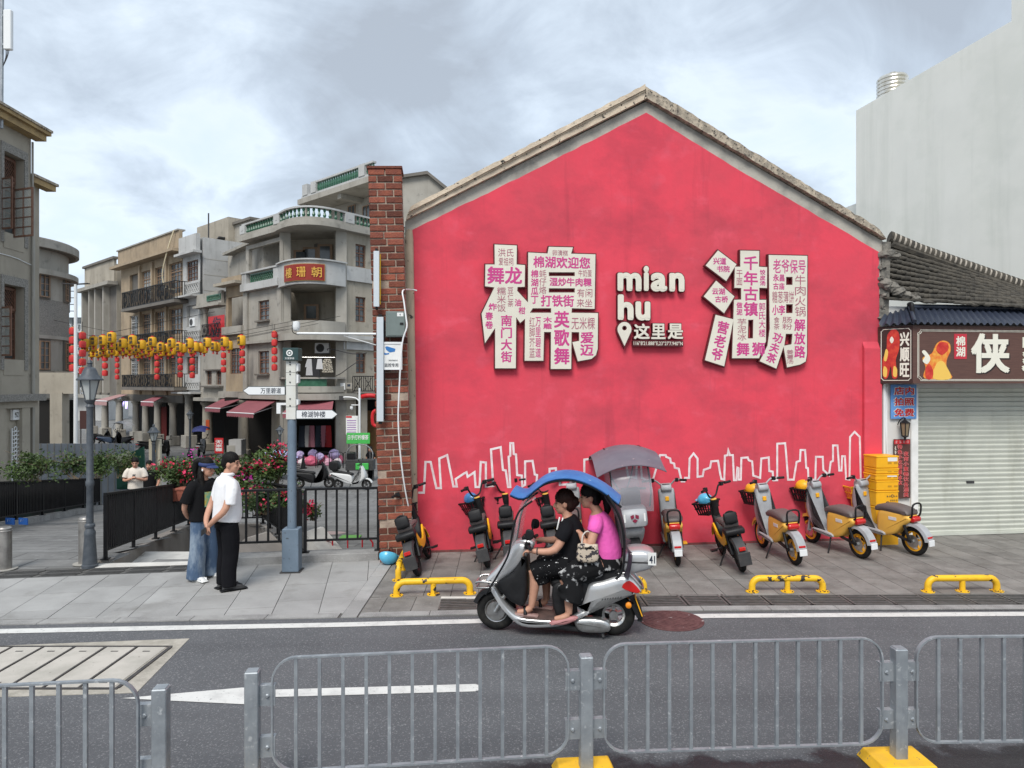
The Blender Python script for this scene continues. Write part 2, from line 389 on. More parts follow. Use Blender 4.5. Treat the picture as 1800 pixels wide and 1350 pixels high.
m_rendw = M('pale_render', (.46, .46, .45), .9, c2=(.36, .36, .35), scale=.6, lo=.4, hi=.7, detail=9, bump=.15, bscale=12, c3=(.25, .25, .24), scale3=2.3, lo3=.62, hi3=.8)
m_peb = M('pebbledash', (.30, .285, .26), .95, c2=(.17, .16, .145), scale=28, lo=.4, hi=.6, bump=.5, bscale=70)
m_ochre = M('ochre_trim', (.40, .28, .13), .85, c2=(.27, .19, .1), scale=3, bump=.3)
m_tan = M('tan_plaster', (.36, .28, .19), .9, c2=(.28, .22, .155), scale=1.2, bump=.2, bscale=15)
m_timber = M('reddish_timber', (.17, .085, .055), .6, c2=(.12, .06, .04), scale=8)
m_timbt = M('tan_timber', (.30, .20, .13), .6, c2=(.24, .155, .1), scale=8)
m_green = M('glazed_green_tile', (.03, .10, .06), .3, c2=(.045, .14, .085), scale=5)
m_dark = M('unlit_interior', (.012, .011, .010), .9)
m_awn = M('maroon_awning', (.28, .085, .10), .75, c2=(.23, .07, .085), scale=3)
m_redlan = M('red_lantern_cloth', (.62, .045, .045), .6, c2=(.5, .035, .035), scale=8)
m_goldlan = M('gold_lantern_cloth', (.76, .42, .018), .5, c2=(.66, .33, .014), scale=9)
m_redbr = M('bright_red', (.55, .015, .02), .5, c2=(.45, .014, .018), scale=4)
m_leaf = M('leaf_green', (.045, .085, .022), .55, c2=(.085, .125, .03), scale=2.5, rand=.15)
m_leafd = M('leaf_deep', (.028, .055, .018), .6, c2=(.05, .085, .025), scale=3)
m_twig = M('twig', (.16, .125, .085), .9)
m_bract = M('bougainvillea_red', (.58, .028, .07), .6, c2=(.5, .02, .1), scale=4)
m_bractm = M('bougainvillea_magenta', (.45, .03, .30), .6)
m_terra = M('terracotta_plastic', (.32, .10, .065), .7, c2=(.25, .08, .055), scale=6)
m_slate = M('slate_blue_paint', (.13, .175, .225), .55, c2=(.165, .215, .27), scale=5, lo=.4, hi=.7, c3=(.06, .07, .08), scale3=22, lo3=.63, hi3=.68)
m_lamp = M('lamp_post_grey', (.052, .062, .075), .5, c2=(.075, .085, .098), scale=12)
m_hoard = M('hoarding_blue_grey', (.24, .265, .30), .6, c2=(.31, .33, .36), scale=1.5)
m_tileo = M('old_roof_tile', (.085, .076, .062), .95, c2=(.042, .039, .034), scale=7, lo=.4, hi=.65, bump=.5, bscale=40)
m_tilec = M('mortared_ridge_tile', (.44, .40, .345), .9, c2=(.3, .27, .23), scale=9, bump=.3)
m_navy = M('navy_steel_tile', (.025, .032, .052), .45, c2=(.035, .042, .062), scale=4)
m_wood = M('brown_sign_board', (.115, .058, .046), .6, c2=(.085, .042, .035), scale=5, stretch=(1, 1, 14), lo=.35, hi=.7)
m_wood2 = M('dark_brown_sign_board', (.05, .02, .016), .55, c2=(.036, .014, .012), scale=5, stretch=(1, 1, 14))
m_shut = M('shutter_slat', (.53, .545, .485), .55, c2=(.46, .475, .425), scale=2, lo=.4, hi=.7)
m_mint = M('pale_mint_wall', (.84, .83, .765), .85, c2=(.78, .775, .72), scale=.5, lo=.4, hi=.75, detail=8, bump=.08, bscale=3, c3=(.86, .85, .79), scale3=.9, lo3=.5, hi3=.8)
m_ivory = M('ivory_letter', (.74, .72, .62), .5)
m_crate = M('yellow_crate', (.85, .42, .01), .45, c2=(.76, .37, .01), scale=3)
m_cab = M('grey_green_cabinet', (.165, .2, .19), .5, c2=(.14, .17, .16), scale=4)
m_led = M('brushed_lamp_bar', (.56, .60, .63), .4, .2)
m_ink = M('dark_ink', (.02, .03, .05), .6)
m_greensign = M('green_sign', (.06, .42, .08), .5)
m_bluesign = M('blue_sign', (.09, .24, .55), .55, c2=(.14, .32, .64), scale=3)
m_redink = M('red_ink', (.5, .01, .015), .55)
m_gold = M('gold_letter', (.72, .42, .08), .4, .3)

def stain(m, c, sv, lo, hi, amt=1., det=6, off=0.):
    """weathering with its own shape: stretched noise multiplied into the colour"""
    t = m.node_tree; p = t.nodes['Principled BSDF']; s_ = p.inputs['Base Color'].links[0].from_socket
    g_ = t.nodes.new('ShaderNodeNewGeometry'); mp = t.nodes.new('ShaderNodeMapping'); mp.inputs['Scale'].default_value = sv; mp.inputs['Location'].default_value = (off, off, off); t.links.new(g_.outputs['Position'], mp.inputs[0])
    n = t.nodes.new('ShaderNodeTexNoise'); n.inputs['Scale'].default_value = 1; n.inputs['Detail'].default_value = det; n.inputs['Roughness'].default_value = .62; t.links.new(mp.outputs[0], n.inputs['Vector'])
    r_ = t.nodes.new('ShaderNodeMapRange'); r_.inputs[1].default_value = lo; r_.inputs[2].default_value = hi; r_.inputs[4].default_value = amt; t.links.new(n.outputs[0], r_.inputs[0])
    x = t.nodes.new('ShaderNodeMix'); x.data_type = 'RGBA'; x.blend_type = 'MULTIPLY'; t.links.new(r_.outputs[0], x.inputs['Factor']); t.links.new(s_, x.inputs['A']); x.inputs['B'].default_value = (*c, 1); t.links.new(x.outputs['Result'], p.inputs['Base Color'])
stain(m_pink, (.72, .85, .85), (.55, .55, .8), .5, .66, .9); stain(m_pink, (.70, .8, .8), (5, 5, .35), .58, .78, .7); stain(m_pink, (1.1, 1.5, 1.45), (1.2, 1.2, 2.4), .60, .68, .5, 9, 7.)
stain(m_mint, (.88, .89, .88), (2.2, 2.2, .16), .5, .75, .9); stain(m_mint, (.93, .94, .93), (.4, .4, .6), .5, .6, .8, 8, 3.)
stain(m_asph, (.78, .78, .79), (.10, 1.3, 1), .46, .68, .8); stain(m_asph, (.6, .6, .6), (1.1, 1.6, 1), .64, .72, .6, 8, 5.)
for q_ in (m_rend, m_rend2, m_rendw, m_tan, m_rend3): stain(q_, (.55, .54, .52), (1.3, 1.3, .22), .52, .78, .85, 8, 2.)
for q_ in (m_pave, m_pave2): stain(q_, (.7, .69, .67), (1.5, 1.5, 1), .56, .7, .8, 9, 4.)
stain(m_shut, (.8, .79, .76), (3, 3, .5), .55, .75, .7); stain(m_steel, (.75, .76, .78), (9, 9, 2), .5, .7, .7)
# ================================================================ ground, road, paving
ZP = -1.9                                   # level of the old-town square behind
PIT = [(-6.02, 10.62), (-3.2, 11.02), (-5.9, 16.7), (-7.32, 16.2)]
def zg(y, x=0):
    return 0. if y < 11.2 else max(ZP, -(y - 11.2) * .12)
def inside(p, poly):
    c = False; n = len(poly)
    for i in range(n):
        a, b = poly[i], poly[(i + 1) % n]
        if (a[1] > p[1]) != (b[1] > p[1]) and p[0] < (b[0] - a[0]) * (p[1] - a[1]) / (b[1] - a[1]) + a[0]: c = not c
    return c
xs = [-400, -60, -30, -14] + [-12 + .3 * i for i in range(34)] + [0, 6, 20, 60, 400]
ys = [-60, 0, 7.9] + [10.4 + .2 * i for i in range(34)] + [19, 22, 25, 27.03, 40, 70, 160, 900]
g = B()
idx = {}
for j, y in enumerate(ys):
    for i, x in enumerate(xs): idx[i, j] = len(g.v); g.v.append(Vector((x, y, zg(y) - .016)))
for j in range(len(ys) - 1):
    for i in range(len(xs) - 1):
        c = ((xs[i] + xs[i + 1]) / 2, (ys[j] + ys[j + 1]) / 2)
        if not inside(c, PIT): g.f.append((idx[i, j], idx[i + 1, j], idx[i + 1, j + 1], idx[i, j + 1])); g.m.append(0)
m_square = M('square_paving', (.20, .198, .193), .85, c2=(.13, .128, .125), scale=.7, lo=.35, hi=.7, bump=.1, bscale=60, c3=(.25, .25, .245), scale3=5, lo3=.5, hi3=.75)
tg = m_square.node_tree; pg = tg.nodes['Principled BSDF']; sg_ = pg.inputs['Base Color'].links[0].from_socket
bt = tg.nodes.new('ShaderNodeTexBrick'); bt.inputs['Scale'].default_value = 1; bt.inputs['Brick Width'].default_value = .9; bt.inputs['Row Height'].default_value = .45; bt.inputs['Mortar Size'].default_value = .012
for k_, v_ in (('Color1', (1, 1, 1, 1)), ('Color2', (.82, .82, .82, 1)), ('Mortar', (.4, .4, .4, 1))): bt.inputs[k_].default_value = v_
gp_ = tg.nodes.new('ShaderNodeNewGeometry'); tg.links.new(gp_.outputs['Position'], bt.inputs['Vector']); mg = tg.nodes.new('ShaderNodeMix'); mg.data_type = 'RGBA'; mg.blend_type = 'MULTIPLY'; mg.inputs['Factor'].default_value = 1
tg.links.new(sg_, mg.inputs['A']); tg.links.new(bt.outputs[0], mg.inputs['B']); tg.links.new(mg.outputs['Result'], pg.inputs['Base Color'])
tag(g.build('ground', m_square), kind='structure')

kerb_px = [(-300, 1103), (0, 1098), (300, 1091), (600, 1085), (900, 1077.5), (1250, 1072), (1800, 1070), (2400, 1069)]
line_px = [(-300, 1116), (0, 1108.5), (300, 1102.5), (600, 1097), (900, 1089), (1250, 1081.5), (1800, 1078), (2400, 1077)]
def poly_y(pts, X):
    w = [G(*p) for p in pts]
    for a, b in zip(w, w[1:]):
        if X <= b.x: return lerp(a.y, b.y, (X - a.x) / (b.x - a.x))
    return w[-1].y
# road: a sheet, its far edge follows the kerb
r = B(); n = 60
for i in range(n + 1):
    X = -30 + i; r.v += [Vector((X, -30, -.011)), Vector((X, poly_y(kerb_px, X) + .002, -.011))]
for i in range(n): r.f.append((2 * i, 2 * i + 2, 2 * i + 3, 2 * i + 1)); r.m.append(0)
# wet strip stains near the barrier
m_road = m_asph
t = m_road.node_tree; pb = t.nodes['Principled BSDF']
src = pb.inputs['Base Color'].links[0].from_socket
geo = t.nodes.new('ShaderNodeNewGeometry'); sp_ = t.nodes.new('ShaderNodeSeparateXYZ'); t.links.new(geo.outputs['Position'], sp_.inputs[0])
nz = t.nodes.new('ShaderNodeTexNoise'); nz.inputs['Scale'].default_value = 3.2; nz.inputs['Detail'].default_value = 7; t.links.new(geo.outputs['Position'], nz.inputs['Vector'])
def mth(op, a, b, c=None):
    k = t.nodes.new('ShaderNodeMath'); k.operation = op
    for i, v in enumerate((a, b, c)):
        if v is None: continue
        if isinstance(v, (int, float)): k.inputs[i].default_value = v
        else: t.links.new(v, k.inputs[i])
    return k.outputs[0]
edge = mth('MULTIPLY_ADD', sp_.outputs[0], .06, 5.02)
dd = mth('SUBTRACT', edge, sp_.outputs[1]); dd = mth('ADD', dd, mth('MULTIPLY', mth('SUBTRACT', nz.outputs[0], .5), .9))
wx = mth('MULTIPLY', mth('ADD', sp_.outputs[0], .35), 2.5)
msk = t.nodes.new('ShaderNodeMath'); msk.operation = 'MULTIPLY'; msk.use_clamp = True
sm = t.nodes.new('ShaderNodeMapRange'); sm.inputs[1].default_value = 0; sm.inputs[2].default_value = .12; t.links.new(dd, sm.inputs[0])
cl = t.nodes.new('ShaderNodeMath'); cl.operation = 'MINIMUM'; cl.use_clamp = True; t.links.new(wx, cl.inputs[0]); cl.inputs[1].default_value = 1
t.links.new(sm.outputs[0], msk.inputs[0]); t.links.new(cl.outputs[0], msk.inputs[1])
mxn = t.nodes.new('ShaderNodeMix'); mxn.data_type = 'RGBA'; mxn.blend_type = 'MULTIPLY'; t.links.new(msk.outputs[0], mxn.inputs['Factor']); t.links.new(src, mxn.inputs['A']); mxn.inputs['B'].default_value = (.22, .22, .24, 1)
t.links.new(mxn.outputs['Result'], pb.inputs['Base Color'])
rm = t.nodes.new('ShaderNodeMapRange'); t.links.new(msk.outputs[0], rm.inputs[0]); rm.inputs[3].default_value = .9; rm.inputs[4].default_value = .5; t.links.new(rm.outputs[0], pb.inputs['Roughness'])
road = tag(r.build('road', m_road), kind='structure')

# painted edge line and the long arrow
def ribbon(pts, w, z):
    mb = B()
    for i, p in enumerate(pts):
        d = (pts[min(i + 1, len(pts) - 1)] - pts[max(0, i - 1)]).normalized(); q = Vector((-d.y, d.x, 0)) * w / 2
        mb.v += [Vector((p.x - q.x, p.y - q.y, z)), Vector((p.x + q.x, p.y + q.y, z))]
    for i in range(len(pts) - 1): mb.f.append((2 * i, 2 * i + 2, 2 * i + 3, 2 * i + 1)); mb.m.append(0)
    return mb
tag(ribbon([G(*p) for p in line_px], .145, -.006).build('edge_line', m_line), kind='structure')
ar = [G(214, 1226), G(440, 1237), G(440, 1225), G(835, 1214), G(845, 1211), G(845, 1204), G(835, 1201), G(440, 1212), G(440, 1206)]
tag(B().add([(p.x, p.y, -.006) for p in ar], [tuple(range(len(ar)))]).build('road_arrow', m_line), kind='structure')

# concrete utility cover let into the road
cv = thing('utility_cover', 'large concrete service cover with metal edging let into the road at the left', 'manhole', (0, 0, 0))
def gq(pts, z): return [Vector((G(*p).x, G(*p).y, z)) for p in pts]
m_cslab = M('concrete_cover', (.46, .43, .385), .9, c2=(.36, .34, .30), scale=3, bump=.2, bscale=60, c3=(.2, .18, .16), scale3=14, lo3=.66, hi3=.72)
m_cedge = M('rough_concrete_edge', (.40, .37, .32), .95, c2=(.28, .26, .22), scale=6, bump=.4, bscale=40)
o4 = [(-420, 1150), (333, 1121), (240, 1216), (-420, 1236)]
B().hexa(gq(o4, -.03), gq(o4, -.0065)).build('surround', m_cedge, cv)
fL = [Vector((G(-300, 1146).x, 0, 0)), 0]
nx, fy0, fy1 = None, G(0, 1211).y, G(0, 1137).y
xr = G(308, 1129).x
slw = .315
for k in range(13):
    x1 = xr - .03 - k * slw; x0 = x1 - slw + .035; sh = .10
    a = B().hexa([(x0, fy0 + .03, -.03), (x1, fy0 + .03, -.03), (x1 + .0, fy1, -.03), (x0, fy1, -.03)], [(x0, fy0 + .03, .0), (x1, fy0 + .03, .0), (x1, fy1, .0), (x0, fy1, .0)])
    pnl = a.build('cover_slab', m_cslab, cv, bevel=.004)
    boxo('metal_rib', m_iron, cv, x0 - .026, x0 - .008, fy0 + .03, fy1, -.02, .004)
    for yy in (fy0 + .13, fy1 - .12): boxo('lifting_slot', m_iron, pnl, (x0 + x1) / 2 - .035, (x0 + x1) / 2 + .035, yy - .009, yy + .009, -.004, .0025)
for nm, y0 in (('frame_near', fy0), ('frame_far', fy1)): boxo('frame_edge', m_iron, cv, xr - 4.6, xr + .02, y0, y0 + .028, -.03, .003)
boxo('frame_edge', m_iron, cv, xr - .005, xr + .03, fy0 + .03, fy1 - .001, -.03, .0035)

# round red manhole beside the scooter
mc = G(1180, 1089)
mh = thing('manhole_cover', 'round rust-red manhole cover in the road behind the scooter', 'manhole', (mc.x, mc.y, -.01))
m_mh = M('painted_manhole', (.085, .036, .036), .7, c2=(.13, .06, .058), scale=12, c3=(.4, .36, .35), scale3=9, lo3=.66, hi3=.7)
B().lathe([(.36, 0), (.36, .006)], 40).build('rim', m_mh, mh)
B().lathe([(.32, .004), (.32, .010)], 40).build('lid', m_mh, mh)
tr = B()
for i in range(-7, 8):
    for j in range(-7, 8):
        x, y = i * .04, j * .04
        if math.hypot(x, y) < .29 and (i + j) % 2: tr.box(x - .014, x + .014, y - .008, y + .008, .009, .0135)
tag(tr.build('tread_studs', m_mh, mh), kind='stuff')

# ---- paving slabs
def clip(poly, a, b):
    out = []; n = len(poly); nx_, ny_ = -(b[1] - a[1]), b[0] - a[0]
    for i in range(n):
        p, q = poly[i], poly[(i + 1) % n]; dp = (p[0] - a[0]) * nx_ + (p[1] - a[1]) * ny_; dq = (q[0] - a[0]) * nx_ + (q[1] - a[1]) * ny_
        if dp >= 0: out.append(p)
        if (dp < 0) != (dq < 0): s_ = dp / (dp - dq); out.append((lerp(p[0], q[0], s_), lerp(p[1], q[1], s_)))
    return out
def area(p): return abs(sum(p[i][0] * p[(i + 1) % len(p)][1] - p[(i + 1) % len(p)][0] * p[i][1] for i in range(len(p)))) / 2
def slabs(parent, region, ang, w, d, mat, z=0., gap=.004, th=.014, holes=()):
    ca, sa = math.cos(ang), math.sin(ang); loc = [(p[0] * ca + p[1] * sa, -p[0] * sa + p[1] * ca) for p in region]
    x0 = min(p[0] for p in loc); x1 = max(p[0] for p in loc); y0 = min(p[1] for p in loc); y1 = max(p[1] for p in loc); cnt = 0
    col = 0; x = x0 - rnd.random() * w * .5
    while x < x1:
        y = y0 - (.5 * d if col % 2 else 0) - d * .2 * (col % 3)
        while y < y1:
            dd_ = d * (1 if (col * 7 + int(y * 10)) % 3 else .75)
            q = [(x + gap, y + gap), (x + w - gap, y + gap), (x + w - gap, y + dd_ - gap), (x + gap, y + dd_ - gap)]
            for i in range(len(loc)):
                if q: q = clip(q, loc[i], loc[(i + 1) % len(loc)])
            if len(q) > 2 and area(q) > .004:
                k = [(p[0] * ca - p[1] * sa, p[0] * sa + p[1] * ca) for p in q]
                c = (sum(p[0] for p in k) / len(k), sum(p[1] for p in k) / len(k))
                zz = z + rnd.uniform(-.0012, .0012)
                B().prism([(p[0] - c[0], p[1] - c[1]) for p in k], 0, th, 'xy').build('paving_slab', mat, parent, loc=(c[0], c[1], zz - th)); cnt += 1
            y += dd_
        x += w; col += 1
    return cnt
xL, xB = -11.0, G(668, 990).x
kerb = lambda X: poly_y(kerb_px, X)
pl = tag(B().add([(xL, kerb(xL) - .0, -.0105), (-4, kerb(-4), -.0105), (xB, kerb(xB), -.0105), (xB, 10.72, -.0105), (-6.2, 10.3, -.0105), (xL, 9.7, -.0105)], [tuple(range(6))]).build('pavement', m_joint), kind='structure')
KB = .16
dr0, dr1 = G(0, 1011), G(340, 998)                              # slot drain across the pavement
def drn(X, o=0): return lerp(dr0.y, dr1.y, (X - dr0.x) / (dr1.x - dr0.x)) + o
xd = dr1.x - .05
front = [(xL, kerb(xL) + KB), (-4, kerb(-4) + KB), (xB, kerb(xB) + KB)]
slabs(pl, [(xL, kerb(xL) + KB), (xd, kerb(xd) + KB), (xd, drn(xd, -.215)), (xL, drn(xL, -.215))], R(10.4), .53, .72, m_pave)
slabs(pl, [(xd, kerb(xd) + KB), (xB, kerb(xB) + KB), (xB, 10.72), (xd, 10.40)], R(10.4), .53, .72, m_pave)
slabs(pl, [(xL, drn(xL, .215)), (xd, drn(xd, .215)), (xd, 10.42), (-6.1, 10.4), (xL, 10.1)], R(10.4), .6, 1.1, m_pave)
X = xL                                                          # kerb stones
i = 0
while X < xB - .1:
    X1 = min(X + .82, xB); a = [(X + .004, kerb(X) + .004), (X1 - .004, kerb(X1) + .004), (X1 - .004, kerb(X1) + KB - .004), (X + .004, kerb(X) + KB - .004)]
    B().prism(a, -.03, .001, 'xy').build('kerb_stone', m_stone, pl); X = X1
# forecourt paving in front of the pink wall
xR = 13.
fc = tag(B().add([(xB, kerb(xB), -.0105), (4, kerb(4), -.0105), (xR, kerb(xR), -.0105), (xR, 13.2, -.0105), (xB, 11.6, -.0105)], [tuple(range(5))]).build('forecourt', m_joint), kind='structure')
gx0 = G(778, 1046).x
def gr(X, o): return kerb(X) + o
xq = xB + .20
slabs(fc, [(xB + .004, kerb(xB)), (xq - .004, kerb(xq)), (xq - .004, 11.4), (xB + .004, 11.3)], R(0), .21, .62, m_pave)
slabs(fc, [(xq, kerb(xq) + .16), (gx0, kerb(gx0) + .16), (gx0, 8.92), (xq, 8.8)], R(0), .36, .5, m_pave2)
slabs(fc, [(xq, 8.84), (xR, 9.07), (xR, 13.0), (xq, 11.35)], R(.8), .345, .69, m_pave2)
X = xq
while X < xR - .1:
    X1 = min(X + .8, xR); a = [(X + .004, kerb(X) + .004), (X1 - .004, kerb(X1) + .004), (X1 - .004, kerb(X1) + .155), (X + .004, kerb(X) + .155)]
    B().prism(a, -.03, .001, 'xy').build('kerb_stone', m_stone, fc); X = X1

# grating drain in front of the pink wall: one frame of bars after another
gd = thing('drain_grating', 'long black slatted drain grating along the kerb in front of the pink wall', 'drain', (0, 0, 0))
gm = B()
Wg, Dg = .50, .43
for k in range(6): y = .045 + k * (Dg - .09) / 5.3; gm.box(0, Wg - .02, y, y + .026, -.0095, -.002)
for x in (0, Wg - .045): gm.box(x, x + .025, 0, Dg, -.014, -.001)
gm.box(.0, Wg - .02, 0, .02, -.014, -.001).box(0, Wg - .02, Dg - .02, Dg, -.014, -.001)
gme = gm.mesh('grate'); gme.materials.append(M('grate_iron', (.13, .125, .12), .6, .2, c2=(.09, .085, .08), scale=9))
boxo('channel', m_dark, gd, gx0, 9.2, kerb(gx0) + .19, kerb(9) + .19 + Dg, -.0104, -.0100)
X = gx0; k = 0
while X < 9.2:
    a = math.atan2(kerb(X + .5) - kerb(X), .5)
    link('grate_panel', gme, gd, (X, kerb(X) + .19, 0), (0, 0, a)); X += Wg
boxo('end_stone', m_whitestone, gd, gx0 - .01, gx0 + .5, kerb(gx0) + .625, kerb(gx0) + .70, -.01, .002)
# slot drain with slanting slots across the left pavement
sdn = thing('slot_drain', 'grey cast slot drain with slanting slots crossing the pavement by the lamp post', 'drain', (0, 0, 0))
X = xL
while X < xd:
    a = math.atan2(dr1.y - dr0.y, dr1.x - dr0.x)
    mb = B()
    for k in range(12):
        x = .03 + k * .04
        for (y0, y1) in ((-.17, -.02), (.02, .17)): mb.hexa([(x, y0, -.012), (x + .018, y0, -.012), (x + .018 + .06, y1, -.012), (x + .06, y1, -.012)], [(x, y0, .0), (x + .018, y0, .0), (x + .078, y1, .0), (x + .06, y1, .0)])
    for y0, y1 in ((-.21, -.17), (-.02, .02), (.17, .21)): mb.box(0, .545, y0, y1, -.012, .0012)
    mb.build('slot_grate', M('slot_iron', (.10, .097, .093), .7, .1, c2=(.07, .068, .065), scale=9), sdn, loc=(X, drn(X), 0), rot=(0, 0, a)); X += .55

# ---- sunken stair beside the walk
pit = thing('sunken_stair', 'sunken stone stair opening with pale front edge beside the black railing', 'stairs', (0, 0, 0))
p1, p2, p3, p4 = [Vector((a, b, 0)) for a, b in PIT]
def wallstrip(a, b, z0a, z0b, z1, th=.12):
    a, b = Vector(a), Vector(b); d = (b - a).normalized(); nn = Vector((d.y, -d.x, 0)) * th
    return B().hexa([(a.x, a.y, z1), (b.x, b.y, z1), (b.x - nn.x, b.y - nn.y, z1), (a.x - nn.x, a.y - nn.y, z1)], [(a.x, a.y, z0a), (b.x, b.y, z0b), (b.x - nn.x, b.y - nn.y, z0b), (a.x - nn.x, a.y - nn.y, z0a)])
m_pitw = M('stair_wall_stone', (.27, .245, .22), .8, c2=(.2, .18, .165), scale=1.5, bump=.1)
wallstrip((p1.x, p1.y - .02, 0), p4, .02, zg(16.2) + .03, -2.6, .22).build('side_wall', m_pitw, pit)
wallstrip(p4, p3, zg(16.2) + .02, zg(16.7) + .02, -2.6, .2).build('end_wall', m_pitw, pit)
wallstrip(p3, p2, zg(16.7), .0, -2.6, .2).build('side_wall', m_pitw, pit)
B().prism([(-6.2, 10.2), (-4.55, 10.42), (-4.6, 10.62), (-6.15, 10.44)], -.05, .006, 'xy').build('front_coping', m_whitestone, pit)
for k in range(9):
    y0 = 10.6 + k * .0 if k == 0 else 12.5 + (k - 1) * .3; y1 = 12.5 + k * .3; z = -.3 - k * .17
    B().prism([(-6.7, y0), (-3.1, y0), (-3.6, y1), (-6.9, y1)], z - .2, z, 'xy').build('tread', m_whitestone if k == 0 else m_pitw, pit)
# ================================================================ pink gable house
FW = Fr((-1.56, 11.13), (6.11, 12.11))
ph = FW.thing('gable_house', 'old gabled house whose whole street face is painted bright pink', 'house')
def ul(pts, n=0.): return [FW(x, y, n) for x, y in pts]
wl = ul([(714, 976), (712, 389), (1136, 178), (1553, 424), (1549, 947)])
B().prism(wl, .012, .32).build('wall', m_band, ph)
pk = ul([(733, 973), (725, 404), (910, 314), (1136, 198), (1294, 296), (1545, 443), (1546, 600), (1549, 948)])
# painted render with a slightly wavering upper edge
top = []
for a, b in zip(pk[1:5], pk[2:6]):
    for k in range(14):
        t_ = k / 14; top.append((lerp(a[0], b[0], t_), lerp(a[1], b[1], t_) + (rnd.uniform(-.006, .012) if k else 0)))
B().prism([pk[0]] + top + [pk[5], pk[6], pk[7]], 0, .012).build('painted_render', m_pink, ph)
boxo('skirting_strip', M('wall_foot', (.22, .06, .06), .9, c2=(.1, .05, .045), scale=7), ph, .0, FW(1549, 948)[0], -.02, .001, -.01, .035)
# coping: moulded strips climbing each slope
def strip(name, lo, hi, n0, n1, mat, jag=0.):
    a, b = ul(lo), ul(hi); N_ = 46; mb = B(); V = []
    for k in range(N_ + 1):
        t_ = k / N_; p = (lerp(a[0][0], a[1][0], t_), lerp(a[0][1], a[1][1], t_)); q = (lerp(b[0][0], b[1][0], t_), lerp(b[0][1], b[1][1], t_))
        j1, j2, j3 = rnd.uniform(-jag, jag) * .3, rnd.uniform(-jag, jag), rnd.uniform(-jag, jag)
        V += [(p[0], -n1 + j3, p[1] + j1), (q[0], -n1 + j3, q[1] + j2), (q[0], -n0, q[1] + j2), (p[0], -n0, p[1] + j1)]
    fs = [(0, 1, 2, 3), tuple(4 * N_ + i for i in (3, 2, 1, 0))]
    for k in range(N_):
        for i in range(4): fs.append((4 * k + i, 4 * k + 4 + i, 4 * k + 4 + (i + 1) % 4, 4 * k + (i + 1) % 4))
    return mb.add(V, fs).build(name, mat, ph)
strip('coping', [(714, 388), (1134, 176)], [(716, 378), (1131, 165)], -.3, .085, m_cope, .006)
m_cline = M('cream_fillet', (.62, .52, .38), .8, c2=(.5, .41, .3), scale=6, c3=(.05, .045, .04), scale3=9, lo3=.66, hi3=.7)
strip('coping_fillet', [(717, 379.5), (1131, 165.5)], [(717.5, 376.5), (1130.5, 162.5)], -.3, .10, m_cline, .003)
strip('coping', [(718, 376.5), (1130, 162.5)], [(722, 366), (1130, 154)], -.3, .13, m_cope, .009)
strip('coping', [(1134, 176), (1553, 422)], [(1131, 154), (1540, 404)], -.3, .09, m_cope_r, .012)
# roof planes running back from the gable
z = lambda p: p
rp = ul([(722, 372), (1131, 160), (1552, 415)])
B().hexa([(rp[0][0], .3, rp[0][1] - .1), (rp[1][0], .3, rp[1][1] - .1), (rp[1][0], 9, rp[1][1] - .1), (rp[0][0], 9, rp[0][1] - .1)], [(rp[0][0], .3, rp[0][1]), (rp[1][0], .3, rp[1][1]), (rp[1][0], 9, rp[1][1]), (rp[0][0], 9, rp[0][1])]).build('roof', m_tileo, ph)
B().hexa([(rp[1][0], .3, rp[1][1] - .1), (rp[2][0], .3, rp[2][1] - .1), (rp[2][0], 9, rp[2][1] - .1), (rp[1][0], 9, rp[1][1] - .1)], [(rp[1][0], .3, rp[1][1]), (rp[2][0], .3, rp[2][1]), (rp[2][0], 9, rp[2][1]), (rp[1][0], 9, rp[1][1])]).build('roof', m_tileo, ph)
boxo('side_wall', m_rend, ph, -.08, .16, .321, 9, 0, rp[0][1] - .12); boxo('side_wall', m_rend, ph, rp[2][0] - .3, rp[2][0] - .02, .321, 9, 0, rp[2][1] - .12)
# pink buttress at the right edge
bu0, bu1 = FW(1520, 760, .07)[0], FW(1551, 760, .07)[0]
B().hexa([(bu0, -.07, 0), (bu1, -.07, 0), (bu1, -.001, 0), (bu0, -.001, 0)], [(bu0, -.07, FW(1535, 612, .07)[1]), (bu1, -.07, FW(1535, 612, .07)[1]), (bu1, -.001, FW(1535, 600)[1]), (bu0, -.001, FW(1535, 600)[1])]).build('buttress', m_pink, ph, bevel=.008)
# round-edged beige pilaster at the left
c0, c1 = FW(726, 968, .05), FW(718, 404, .05)
m_pil = M('beige_pilaster', (.46, .37, .265), .9, c2=(.37, .295, .215), scale=3, lo=.4, hi=.7, bump=.3, bscale=30, c3=(.05, .045, .04), scale3=6, lo3=.65, hi3=.7)
B().tube([(c0[0], -.02, 0), (lerp(c0[0], c1[0], .97), -.02, c1[1] * .97), (c1[0] + .015, .03, c1[1])], [(.085, .075), (.075, .07), (.05, .05)], 14, up=(0, 1, 0)).build('pilaster', m_pil, ph, smooth=50)

